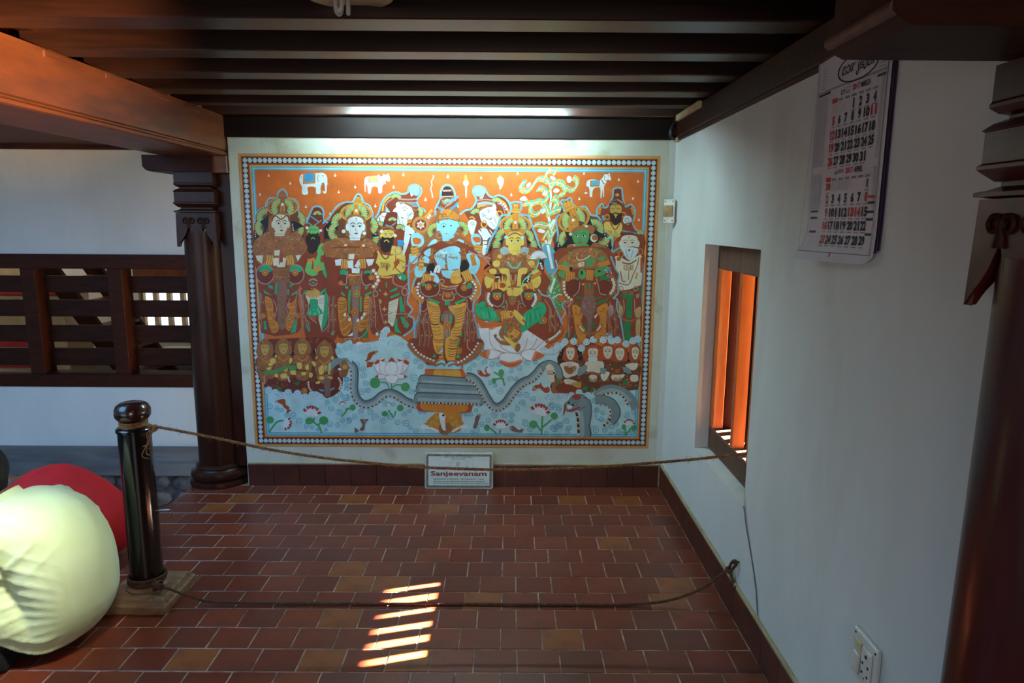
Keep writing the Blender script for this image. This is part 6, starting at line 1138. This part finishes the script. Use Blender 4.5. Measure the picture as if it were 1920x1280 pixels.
# ---- sign board leaning on the skirting
t = thing('sign_board', 'white framed sign lettered Sanjeevanam leaning on the skirting below the painting', 'sign', (-.285, 3.72, 0))
SX0, SX1, SH = -.481, -.090, .205
def sp(u, v, d=0):                         # board coordinates: u right 0..1, v up 0..1
    return Vector((SX0+(SX1-SX0)*u, 3.712+.036*v-d, .004+SH*v))
def rrect(u0, u1, v0, v1, ru, rv, d, n=5):
    out = []
    for cu, cv, a0 in ((u1-ru, v0+rv, -pi/2), (u1-ru, v1-rv, 0), (u0+ru, v1-rv, pi/2), (u0+ru, v0+rv, pi)):
        for k in range(n+1):
            a = a0+pi/2*k/n; out.append(sp(cu+cos(a)*ru, cv+sin(a)*rv, d))
    return out
b = B(); b.loft([rrect(0,1,0,1,.03,.058,-.004), rrect(0,1,0,1,.03,.058,.003), rrect(.008,.992,.016,.984,.026,.05,.0055)]); b.build('rim', M['sign_rim'], t)
b = B(); b.face(rrect(.022,.978,.045,.955,.02,.04,.0062)); b.build('border', M['sign_mirror'], t)
b = B(); b.face(rrect(.055,.945,.105,.90,.004,.008,.0068)); b.build('panel', M['sign'], t)
b = B(); put_text(b, 'Sanjeevanam', lambda u, v: sp(u, v, .0076), .085, .905, .33, .50, .028); b.build('lettering', M['sign_red'], t, label='dark red letters')
b = B()
for s, u0, u1, v0, v1, bo in (('CENTRE FOR AYURVEDA', .125, .49, .262, .302, .02), ('NATUROPATHY', .525, .75, .262, .30, .02), ('YOGA', .79, .865, .262, .30, .02)):
    put_text(b, s, lambda u, v: sp(u, v, .0076), u0, u1, v0, v1, bo)
for v, u0, u1, h in ((.205,.13,.88,.02),(.155,.13,.94,.017),(.872,.29,.70,.022),(.822,.40,.60,.02)):
    u = u0
    while u < u1:
        w = rnd.uniform(.012,.05); b.face([sp(u,v,.0076), sp(min(u+w,u1),v,.0076), sp(min(u+w,u1),v+h*.8,.0076), sp(u,v+h,.0076)]); u += w+.008
b.build('small_print', M['sign_green'], t)['kind'] = 'stuff'
b = B(); c = (.487, .70)
b.tube([sp(c[0]+.026*cos(a), c[1]+.05*sin(a), .0076) for a in [2*pi*i/20 for i in range(20)]], .0012, 5, closed=True)
b.tube([sp(c[0]+.012*cos(a), c[1]+.022*sin(a), .0076) for a in [2*pi*i/12 for i in range(12)]], .0012, 5, closed=True)
b.face([sp(c[0]-.004,.775,.0076), sp(c[0]+.004,.775,.0076), sp(c[0],.80,.0076)])
b.build('emblem', M['sign_rim'], t)

# ---- wall calendar
t = thing('calendar', 'long newsprint wall calendar with big black and red dates, hung on the right wall', 'calendar', (XR, 1.83, 1.42))
CY0, CY1, CZ0, CZ1 = 2.022, 1.642, 1.405, 1.955     # far edge, near edge, bottom, top
def cp(y, z, lift=0):
    d = .014 + .004*sin((CY0-y)*14)
    lowf = max(0, (1.50-z)/.10)
    d += lowf*lowf*(.035*max(0, (y-1.70)/.3) + .006)
    return Vector((XR-d-lift, y, z))
def sheet(name, m, y0, y1, z0, z1, lift, ny=14, nz=24, cut=0):
    b = B(); V = [[b.bm.verts.new(cp(y0+(y1-y0)*i/ny, z0+(z1-z0)*j/nz + (cut*max(0,(i/ny-.86)/.14)**2 if j == 0 else 0), lift)) for i in range(ny+1)] for j in range(nz+1)]
    for j in range(nz):
        for i in range(ny): b.bm.faces.new((V[j][i], V[j][i+1], V[j+1][i+1], V[j+1][i]))
    for f in list(b.bm.faces): pass
    r = bmesh.ops.extrude_face_region(b.bm, geom=list(b.bm.faces))
    for v in [e for e in r['geom'] if isinstance(e, bmesh.types.BMVert)]: v.co.x += .0012
    return b.build(name, m, t, 40)
sheet('page', M['paper'], CY0, CY1, CZ0, CZ1, 0, cut=.02)
for k in range(3):
    sheet('back_page', M['paper_purple'] if k < 2 else M['paper'], CY0-.01, CY1-.008-.006*k, CZ0+.03+.006*k, CZ1, -.004-.0028*k)
b = B(); b.box(XR-.018, XR-.004, CY1-.01, CY0+.004, CZ1-.004, CZ1+.012, .002); b.build('top_strip', M['casing'], t)
blk, red, gry, lgt = B(), B(), B(), B()
LF = .0012
def cf(y, z): return cp(y, z, LF)
def ctext(b, s, yc, zc, w, h, bold=.03): put_text(b, s, lambda u, v: cf(yc-w/2*0+(-u), zc+v), -w/2, w/2, -h/2, h/2, bold)
def cbar(b, y0, y1, z0, z1):
    n = max(1, int(abs(y1-y0)/.03))
    for i in range(n):
        a = y0+(y1-y0)*i/n; c = y0+(y1-y0)*(i+1)/n
        b.face([cf(a,z0), cf(c,z0), cf(c,z1), cf(a,z1)])
cols = [1.894-.0318*i for i in range(7)]
def row(zc, items, h=.0245):
    for c, s, colr in items:
        db = B(); ctext(db, s, cols[c], zc, .0065 if s == '1' else .0135 if len(s) == 1 else .0265, h, .06); db.build('date', M['ink_red'] if colr == 'r' else M['ink'], t, keep=True)
        cbar(gry, cols[c]+.010, cols[c]-.010, zc-.0185, zc-.0155)
def mk(first_col, nums, reds):
    return [(first_col+i, str(n), 'r' if n in reds else 'k') for i, n in enumerate(nums)]
row(1.805, mk(3, [1,2,3,4], ()))
row(1.774, mk(0, range(5,12), (5,11)))
row(1.737, mk(0, range(12,19), (12,)))
row(1.704, mk(0, range(19,26), (19,)))
row(1.669, mk(0, range(26,32), (26,)))
row(1.603, [(0,'30','r'),(6,'1','k')], .020)
row(1.570, mk(0, range(2,9), (2,8)))
row(1.534, mk(0, range(9,16), (9,13,14)))
row(1.500, mk(0, range(16,23), (16,)))
row(1.463, mk(0, range(23,30), (23,)))
for z, en in ((1.8435,'MARCH'), (1.6395,'APRIL')):
    ctext(red, '2017', 1.792, z, .034, .015, .03); ctext(blk, en, 1.750, z, .040, .015, .03)
ctext(blk, 'മാർച്ച്', 1.842, 1.8435, .046, .017, .0); ctext(blk, 'ഏപ്രിൽ', 1.842, 1.6395, .046, .018, .0)
ctext(blk, 'മാതൃഭൂമി', 1.796, 1.893, .145, .044, .012)
b2 = [cf(1.794+.094*cos(a), 1.893+.034*sin(a)) for a in [2*pi*i/40 for i in range(40)]]
blk.tube(b2, .0017, 5, closed=True)
for z in (1.8605, 1.8575): cbar(blk, 2.005, 1.66, z, z+.0012)
for y, z0, z1 in ((2.008, 1.425, 1.94), (1.655, 1.425, 1.94)): cbar(blk, y, y-.0012, z0, z1)
for j in range(20):
    for y in (2.008, 1.655): cbar(blk, y, y-.0014, 1.425+j*.0258, 1.425+(j+1)*.0258)
cbar(blk, 2.008, 1.655, 1.428, 1.4295); cbar(blk, 1.833, 1.828, 1.418, 1.428)
for z in (1.8245, 1.6205):                     # weekday bar
    cbar(red, 1.909, 1.881, z-.005, z+.007)
    for c in range(1,7): cbar(gry, cols[c]+.011, cols[c]-.011, z-.003, z+.003)
for z0, z1 in ((1.66, 1.845), (1.545, 1.64)):   # columns of fine print
    k = z0
    while k < z1:
        cbar(lgt, 2.0, 1.936, k, k+.0032)
        cbar(lgt, 1.678, 1.664, k, k+.0032); k += .0048
for y0, y1, z, m_ in ((2.0,1.925,1.850,'k'),(1.70,1.662,1.846,'k'),(1.995,1.945,1.536,'k'),(1.995,1.945,1.518,'k'),(1.992,1.945,1.480,'k'),(1.692,1.660,1.566,'r'),(1.692,1.660,1.552,'k'),(1.692,1.660,1.530,'k'),(1.692,1.660,1.512,'k'),(1.692,1.660,1.476,'k')):
    cbar(blk if m_ == 'k' else red, y0, y1, z, z+.006)
for k in range(7):                             # ruled tables
    cbar(gry, 1.872, 1.775, 1.592+k*.004, 1.5925+k*.004); cbar(gry, 1.872-.013*k, 1.871-.013*k, 1.592, 1.617)
    cbar(gry, 1.905-.011*k, 1.904-.011*k, 1.792, 1.815)
for k in range(8): cbar(gry, 1.985-.003*(k%3), 1.958, 1.868+k*.008, 1.870+k*.008); cbar(gry, 1.695, 1.668, 1.868+k*.008, 1.870+k*.008)
blk.build('black_print', M['ink'], t, keep=True); red.build('red_print', M['ink_red'], t, keep=True); gry.build('fine_print', M['ink_grey'], t, keep=True); lgt.build('fine_columns', M['ink_light'], t, keep=True)
for q in t.children:
    if q.name.split('.')[0] in ('black_print', 'red_print', 'fine_print', 'fine_columns'): q['kind'] = 'stuff'

# ---- switch plate in the corner, socket plate low on the right wall
R = Matrix.Rotation(radians(-52), 3, 'Z')
c = Vector((.845, 3.70, 1.570))
t = thing('switch_plate', 'cream switch plate with brown rocker beside the top right of the painting', 'switch', c)
def plate_box(b, x0, x1, y0, y1, z0, z1, bev, R, c):
    n0 = len(b.bm.verts); b.box(x0, x1, y0, y1, z0, z1, bev)
    b.bm.verts.ensure_lookup_table(); vs = b.bm.verts[n0:]
    for v in vs: v.co = R @ v.co + c
b = B(); plate_box(b, -.036, .036, -.004, .004, -.0625, .0625, .002, R, c); b.build('plate', M['white_plastic'], t)
b = B(); plate_box(b, -.034, .030, .004, .032, -.056, .056, .002, R, c); b.build('back_box', M['white_plastic'], t)
b = B(); plate_box(b, -.036, .026, -.009, -.003, -.030, .030, .002, R, c); b.build('rocker', M['brown_plastic'], t)
for x in (-.026, .024):
    for z in (-.050, .050):
        b = B(); plate_box(b, x-.003, x+.003, -.0055, -.003, z-.003, z+.003, .001, R, c); b.build('screw', M['dark'], t)
c = Vector((XR, 1.508, .455)); R = Matrix.Rotation(radians(-90), 3, 'Z')
t = thing('socket_plate', 'white wall socket with a switch low on the right wall', 'socket', c)
b = B(); plate_box(b, -.056, .056, -.012, 0, -.062, .062, .003, R, c); b.build('plate', M['white_plastic'], t)
b = B(); plate_box(b, -.006, .040, -.017, -.011, -.044, .040, .003, R, c); b.build('outlet', M['white_plastic'], t)
b = B(); plate_box(b, -.038, -.010, -.021, -.011, -.044, .010, .003, R, c); b.build('rocker', M['white_plastic'], t)
b = B(); plate_box(b, -.038, -.010, -.016, -.011, .014, .040, .002, R, c); b.build('indicator', M['casing'], t)
for x, z, s in ((.017,.022,.0048),(.005,.000,.0036),(.029,.000,.0036),(.005,-.024,.0036),(.029,-.024,.0036),(.017,-.034,.002),(-.046,.050,.003),(.046,.050,.003),(-.046,-.050,.003),(.046,-.050,.003)):
    b = B(); plate_box(b, x-s, x+s, -.0185 if abs(x) < .04 else -.0135, -.010, z-s, z+s, s*.4, R, c); b.build('hole' if abs(x) < .04 else 'screw', M['dark'], t)
# ---- conduit in the corner below the ceiling
t = thing('conduit', 'black bent pipe with a cream casing strip in the top right corner by the ceiling', 'conduit', (.84, 3.66, 1.95))
b = B(); b.tube(spline([(.868,3.70,2.020),(.848,3.685,2.012),(.834,3.675,1.99),(.830,3.675,1.965),(.838,3.68,1.948),(.862,3.69,1.942)], 6), .0125, 10); b.build('pipe', M['conduit'], t, 60)
b = B(); b.box(.838, .856, 3.20, 3.62, 2.018, 2.048, .002); b.build('casing', M['casing'], t)
b = B(); b.box(.855, .885, 3.66, 3.72, 1.925, 1.945, .003); b.build('outlet_block', M['casing'], t)

# ---- tube light behind the last rafter, pendant lamp overhead
t = thing('tube_light', 'fluorescent tube light mounted behind the last rafter above the painting', 'lamp', (-.29, 3.48, 2.10))
b = B(); b.box(-.90, .32, 3.447, 3.472, 2.088, 2.130, .004); b.build('batten', M['white_plastic'], t)
b = B(); b.tube([(-.875,3.480,2.071),(.295,3.480,2.071)], .0115, 12); b.build('tube', M['tube'], t, 60)
for x in (-.885, .305):
    b = B(); b.box(x-.012, x+.012, 3.450, 3.496, 2.060, 2.12, .004); b.build('holder', M['white_plastic'], t)
lx, ly = -.425, 1.90
t = thing('pendant_lamp', 'unlit pendant lamp with folded glass tubes under a round shade', 'lamp', (lx, ly, 2.03))
b = B(); b.lathe([(.118,2.084),(.120,2.082),(.118,2.080),(.08,2.090),(.045,2.099),(.03,2.104),(.03,2.110),(.045,2.106),(.08,2.097)], (lx, ly, 0), 48); b.build('shade', M['enamel'], t, 50)
b = B(); b.lathe([(.026,2.10),(.026,2.19)], (lx, ly, 0), 20); b.build('holder', M['white_plastic'], t, 40)
for k in range(3):
    a = 2*pi*k/3 + .25; d = Vector((cos(a), sin(a), 0)); n = Vector((-sin(a), cos(a), 0)); o = Vector((lx-.016, ly, 0)) + d*.016
    b = B(); b.tube(spline([o+n*.009+Vector((0,0,2.10)), o+n*.0088+Vector((0,0,2.055)), o+n*.006+Vector((0,0,2.042)), o+Vector((0,0,2.037)), o-n*.006+Vector((0,0,2.042)), o-n*.0088+Vector((0,0,2.055)), o-n*.009+Vector((0,0,2.10))], 5), .0062, 10); b.build('glass_tube', M['glass'], t, 60)

light('far_room_fill', 'POINT', (-5.6, 6.3, 2.35), (0,0,0), 80, (1.0, .88, .74)).data.shadow_soft_size = .08  # added fill to brighten the view through the grille; no known lamp
# ---- things in the room beyond the grille
t = thing('cabinet', 'red painted cabinet with an arched front seen through the left of the grille', 'cabinet', (-4.7, 6.5, -.05))
b = B(); b.box(-5.3, -4.25, 6.5, 6.9, -.04, .80, .01); b.build('body', M['cream_paint'], t)
b = B(); b.box(-5.34, -4.22, 6.47, 6.92, .80, .86, .01); b.build('top', M['red_paint'], t)
for k in range(3):
    b = B(); cx = -5.05+.36*k; b.tube([(cx+.15*cos(a), 6.49, .62+.13*sin(a)) for a in [pi*i/12 for i in range(13)]], .014, 6); b.build('arch', M['red_paint'], t)
b = B(); b.box(-5.25, -4.5, 6.47, 6.5, .1, .42, .01); b.build('panel', M['red_paint'], t)
t = thing('chest', 'cream wooden chest on the cabinet behind the grille', 'chest', (-4.75, 6.7, .86))
b = B(); b.prism([(-5.1,6.55,.86),(-4.42,6.55,.86),(-4.52,6.55,1.10),(-5.0,6.55,1.10)], (0,.3,0)); b.build('body', M['cream_paint'], t)
b = B(); b.box(-5.0, -4.5, 6.52, 6.55, .96, .985, .004); b.build('rail', M['wood_window'], t)
t = thing('staircase', 'dark steep wooden stair seen through the middle of the grille', 'stairs', (-4.1, 6.0, -.05))
for y in (6.0, 6.6):
    b = B(); b.prism([(-3.40,y,-.05),(-3.22,y,-.05),(-4.28,y,1.6),(-4.46,y,1.6)], (0,.05,0)); b.build('stringer', M['wood_dark'], t)
for k in range(7):
    z = .12+.21*k; x = -3.42-.135*k; b = B(); b.box(x-.09, x+.09, 6.04, 6.61, z, z+.03, .004); b.build('tread', M['wood_beam'], t)
t = thing('bench', 'low brown bench with pale top edge behind the right of the grille', 'bench', (-3.7, 6.9, -.05))
b = B(); b.box(-4.08, -3.1, 6.8, 7.15, .10, .20, .01); b.build('seat', M['plaster'], t)
for x in (-4.0, -3.2):
    b = B(); b.box(x-.03, x+.03, 6.83, 7.1, -.05, .10, .004); b.build('leg', M['wood_dark'], t)
# ================================================================ PEOPLE
def solid(name, parts, m, parent, voxel=.012, smooth=6, shape=None, smooth_f=.5):
    """closed lofts melted into one continuous skin"""
    me = bpy.data.meshes.new(name); b = B()
    for fn in parts: fn(b)
    bmesh.ops.recalc_face_normals(b.bm, faces=b.bm.faces)
    b.bm.to_mesh(me); b.bm.free()
    o = bpy.data.objects.new(name, me); C.objects.link(o)
    r = o.modifiers.new('r', 'REMESH'); r.mode = 'VOXEL'; r.voxel_size = voxel; r.adaptivity = 0
    s = o.modifiers.new('s', 'SMOOTH'); s.iterations = smooth; s.factor = smooth_f
    me2 = bpy.data.meshes.new_from_object(o.evaluated_get(bpy.context.evaluated_depsgraph_get()))
    bpy.data.objects.remove(o); bpy.data.meshes.remove(me)
    if shape:
        nr = [v.normal.copy() for v in me2.vertices]
        for v, n in zip(me2.vertices, nr): v.co += n*shape(v.co, n)
    off = Vector((0,0,0)); q = parent
    while q: off += q.location; q = q.parent
    for v in me2.vertices: v.co -= off
    me2.materials.clear(); me2.materials.append(m); me2.name = name; me2.shade_smooth()
    o = bpy.data.objects.new(name, me2); C.objects.link(o); o.parent = parent
    return o
def limb(pts, rad, seg=14): return lambda b: b.tube(spline(pts, 4), [tuple(x) for x in _interp(rad, len(spline(pts, 4)))], seg)
def _interp(r, n):
    r = [x if hasattr(x, '__len__') else (x, x) for x in r]; out = []
    for i in range(n):
        t = i/(n-1)*(len(r)-1); k = min(int(t), len(r)-2); f = t-k
        out.append(tuple(r[k][j]*(1-f)+r[k+1][j]*f for j in (0, 1)))
    return out
def ball(c, r, rot=None): return lambda b: b.sphere(c, r, 18, 12, rot=rot)
def hand(c, d, side):
    """palm with four bent fingers and a thumb"""
    c = Vector(c); d = Vector(d).normalized(); s = Vector((0, 1, 0))*side; n = d.cross(s).normalized()
    out = [ball(c+d*.04, (.042, .040, .018))]
    for k, l in enumerate((.062, .072, .068, .052)):
        p = c + d*.075 + s*(.027-.018*k); q = p + d*l*.5 - n*.006; e = p + d*l*.85 - n*.026
        out.append(lambda b, p=p, q=q, e=e: b.tube([c+d*.04+(p-c-d*.075)*.8, p, q, e], [.010,.0095,.0085,.007], 8))
    p = c + d*.015 + s*.034; out.append(lambda b: b.tube([c+d*.01+s*.015, p+s*.01+d*.015, p+s*.022+d*.045], [.013,.011,.008], 8))
    return out
def folds(co, n):
    x, y, z = co
    side = max(0, min(1, (-1.47 - x)/.10))
    f = .0
    # creases fanning from the waist and the armpit, soft over the back
    a = math.atan2(z-.20, -x-1.30); r = math.hypot(z-.20, x+1.30)
    env = side*math.exp(-((z-.30)/.16)**2)
    f += .0075*env*max(0, sin(a*46 + 2.2*sin(r*19)))**2
    low = max(0, min(1, (-1.50-x)/.08))*math.exp(-((z-.085)/.055)**2)
    f += .016*low*max(0, sin((z + .22*x + .02*sin(x*23))*118))**2
    arm = side*math.exp(-((z-.42)/.06)**2)
    f += .008*arm*max(0, sin((z*.8 - x*.75)*92 + 1.5*sin(y*14)))**2
    f += .004*sin(z*31 + x*17 + 2.5*sin(y*9))*side
    return f
def person_yellow():
    t = thing('person', 'person in a pale yellow shirt squatting bent over at the left edge', 'person', (-1.66, 2.25, 0))
    Y = 2.25
    torso = [(-1.630, Y, .072), (-1.585, Y, .13), (-1.556, Y, .20), (-1.562, Y, .33), (-1.612, Y, .425), (-1.695, Y, .475), (-1.765, Y, .505)]
    tr = [(.150,.075), (.178,.118), (.188,.140), (.192,.140), (.196,.130), (.182,.108), (.105,.075)]
    trb = [(a*.86, c*.84) for a, c in tr]
    head = Vector((-1.854, Y-.005, .630))
    body = [limb(torso, trb, 22), limb([(-1.745, Y, .49), (-1.79, Y, .545), (-1.825, Y, .60)], [.058, .055, .06]),
            ball(head, (.098, .078, .105), Matrix.Rotation(radians(30), 3, 'Y')),
            ball(head+Vector((-.098, 0, -.035)), (.022, .014, .02)),                      # nose
            ball(head+Vector((-.072, 0, -.085)), (.035, .04, .03)),                        # jaw
            ball(head+Vector((.012, -.080, -.012)), (.020, .010, .032)), ball(head+Vector((.012, .080, -.012)), (.020, .010, .032))]
    for sg in (-1, 1):
        body += [limb([(-1.69, Y+sg*.17, .45), (-1.77, Y+sg*.20, .345), (-1.862, Y+sg*.205, .245)], [.052, .045, .036]),
                 limb([(-1.862, Y+sg*.205, .245), (-1.96, Y+sg*.18, .17), (-2.05, Y+sg*.13, .115)], [.037, .033, .024])]
        body += hand((-2.05, Y+sg*.13, .112), (-.9, -sg*.2, -.5), -sg)
        body += [limb([(-1.60, Y+sg*.09, .13), (-1.75, Y+sg*.14, .25), (-1.93, Y+sg*.15, .30)], [.070, .062, .050]),
                 limb([(-1.93, Y+sg*.15, .30), (-1.86, Y+sg*.14, .17), (-1.75, Y+sg*.13, .06)], [.048, .046, .036]),
                 limb([(-1.72, Y+sg*.13, .042), (-1.82, Y+sg*.135, .036), (-1.94, Y+sg*.14, .022)], [(.034,.032), (.04,.030), (.036,.018)])]
    bo = solid('body', body, M['skin'], t, .010, 5)
    sh = [limb(torso[:-1] + [(-1.742, Y, .497)], tr[:-1] + [(.135,.088)], 26)]
    for sg in (-1, 1):
        sh.append(limb([(-1.66, Y+sg*.13, .475), (-1.715, Y+sg*.185, .425), (-1.765, Y+sg*.205, .36), (-1.800, Y+sg*.210, .315)], [.072, .070, .070, .076]))
    sh.append(limb([(-1.66, Y, .40), (-1.78, Y, .31), (-1.89, Y, .235), (-1.92, Y, .165)], [(.18,.12), (.215,.15), (.235,.165), (.22,.125)], 22))
    for sg in (-1, 1): sh.append(limb([(-1.60, Y+sg*.08, .14), (-1.74, Y+sg*.135, .225), (-1.96, Y+sg*.145, .285)], [.10, .108, .10]))
    so = solid('shirt', sh, M['shirt'], t, .008, 7, folds)
    b = B()                                           # stand-up collar
    rings = []
    c0 = Vector((-1.758, Y, .528)); ax = Vector((-.55, 0, .83)).normalized(); e1 = Vector((0,1,0)); e2 = ax.cross(e1).normalized()
    for h, r in ((-.012,.078), (.028,.073), (.030,.069), (-.012,.072)):
        rings.append([c0 + ax*h + e1*cos(a)*r + e2*sin(a)*r*.95 for a in [2*pi*i/24 for i in range(24)]])
    b.loft(rings, cap=False, closed=True); b.build('collar', M['shirt'], so, 50)
    for sg in (-1, 1):
        b = B(); c0 = Vector((-1.797, Y+sg*.2095, .319)); ax = Vector((-.55, .1*sg, -.8)).normalized(); e1 = ax.orthogonal().normalized(); e2 = ax.cross(e1)
        b.loft([[c0+ax*h + e1*cos(a)*r + e2*sin(a)*r for a in [2*pi*i/24 for i in range(24)]] for h, r in ((-.022,.076),(.006,.078),(.008,.074),(-.022,.070))], cap=False, closed=True)
        b.build('cuff', M['shirt'], so, 50)
    hair = [ball(head+Vector((.024, 0, .022)), (.098, .086, .100), Matrix.Rotation(radians(30), 3, 'Y')), ball(head+Vector((.058, 0, -.030)), (.050, .070, .060))]
    solid('hair', hair, M['hair'], t, .010, 4)
    tp = []
    for sg in (-1, 1):
        tp += [limb([(-1.615, Y+sg*.08, .115), (-1.75, Y+sg*.14, .245), (-1.935, Y+sg*.15, .298)], [.085, .074, .060]),
               limb([(-1.935, Y+sg*.15, .298), (-1.865, Y+sg*.14, .17), (-1.765, Y+sg*.13, .065)], [.068, .070, .060])]
    tp.append(limb([(-1.68, Y-.15, .056), (-1.98, Y-.16, .054)], [.055, .054]))
    tp.append(limb([(-1.66, Y-.10, .085), (-1.66, Y+.10, .085)], [.08, .08]))
    solid('trousers', tp, M['trousers'], t, .011, 5)
    for sg in (-1, 1):
        b = B(); b.sphere(head+Vector((-.088, sg*.034, .012)), (.010, .014, .010), 10, 8); b.build('eye', M['ink'], t, 60)
def person_red():
    t = thing('person', 'person in a red garment bent over behind the yellow shirted person', 'person', (-1.85, 2.86, 0))
    Y = 2.86
    torso = [(-1.835, Y, .080), (-1.815, Y, .12), (-1.825, Y, .175), (-1.90, Y, .25), (-1.99, Y, .305), (-2.09, Y, .325), (-2.16, Y, .335)]
    tr = [(.150,.085), (.175,.125), (.185,.138), (.185,.135), (.185,.128), (.17,.108), (.10,.07)]
    head = Vector((-2.38, Y, .36))
    body = [limb(torso, [(a*.85, c*.82) for a, c in tr], 20), limb([(-2.14, Y, .34), (-2.25, Y, .35), (-2.34, Y, .355)], [.055, .052, .055]), ball(head, (.095, .076, .105), Matrix.Rotation(radians(40), 3, 'Y')),
            ball(head+Vector((-.095, 0, -.035)), (.02, .014, .02)), ball(head+Vector((0, -.078, -.01)), (.02, .01, .03)), ball(head+Vector((0, .078, -.01)), (.02, .01, .03))]
    for sg in (-1, 1):
        body += [limb([(-2.06, Y+sg*.16, .33), (-2.16, Y+sg*.19, .22), (-2.24, Y+sg*.18, .12)], [.048, .042, .034]), limb([(-2.24, Y+sg*.18, .12), (-2.32, Y+sg*.14, .06)], [.033, .025])]
        body += hand((-2.32, Y+sg*.14, .055), (-.95, 0, -.3), -sg)
        body += [limb([(-1.83, Y+sg*.09, .12), (-2.0, Y+sg*.16, .16), (-2.17, Y+sg*.17, .20)], [.085, .072, .055]),
                 limb([(-2.17, Y+sg*.17, .20), (-2.06, Y+sg*.15, .10), (-1.96, Y+sg*.13, .04)], [.052, .05, .036])]
    solid('body', body, M['skin'], t, .011, 5)
    sh = [limb(torso[:-1] + [(-2.14, Y, .355)], tr[:-1] + [(.12,.08)], 26)]
    for sg in (-1, 1): sh.append(limb([(-2.04, Y+sg*.12, .345), (-2.10, Y+sg*.175, .29), (-2.155, Y+sg*.19, .225)], [.07, .065, .066]))
    solid('tunic', sh, M['red_cloth'], t, .009, 7, lambda c, n: .004*sin(c.z*40+c.x*25+2*sin(c.y*10))*max(0, min(1, (-1.78-c.x)/.2)))
    sk = [limb([(-1.90, Y-.13, .075), (-1.90, Y+.13, .075)], [.07, .07])]
    for sg in (-1, 1):
        sk += [limb([(-1.85, Y+sg*.09, .12), (-2.0, Y+sg*.16, .165), (-2.175, Y+sg*.17, .20)], [.095, .085, .066]), limb([(-2.175, Y+sg*.17, .20), (-2.06, Y+sg*.15, .11), (-1.97, Y+sg*.13, .065)], [.062, .062, .05])]
    solid('trousers', sk, M['red_cloth'], t, .011, 5)
    solid('hair', [ball(head+Vector((.03, 0, .025)), (.096, .084, .10), Matrix.Rotation(radians(40), 3, 'Y')), ball(head+Vector((.075, 0, -.03)), (.05, .05, .05))], M['hair'], t, .011, 4)
person_yellow(); person_red()
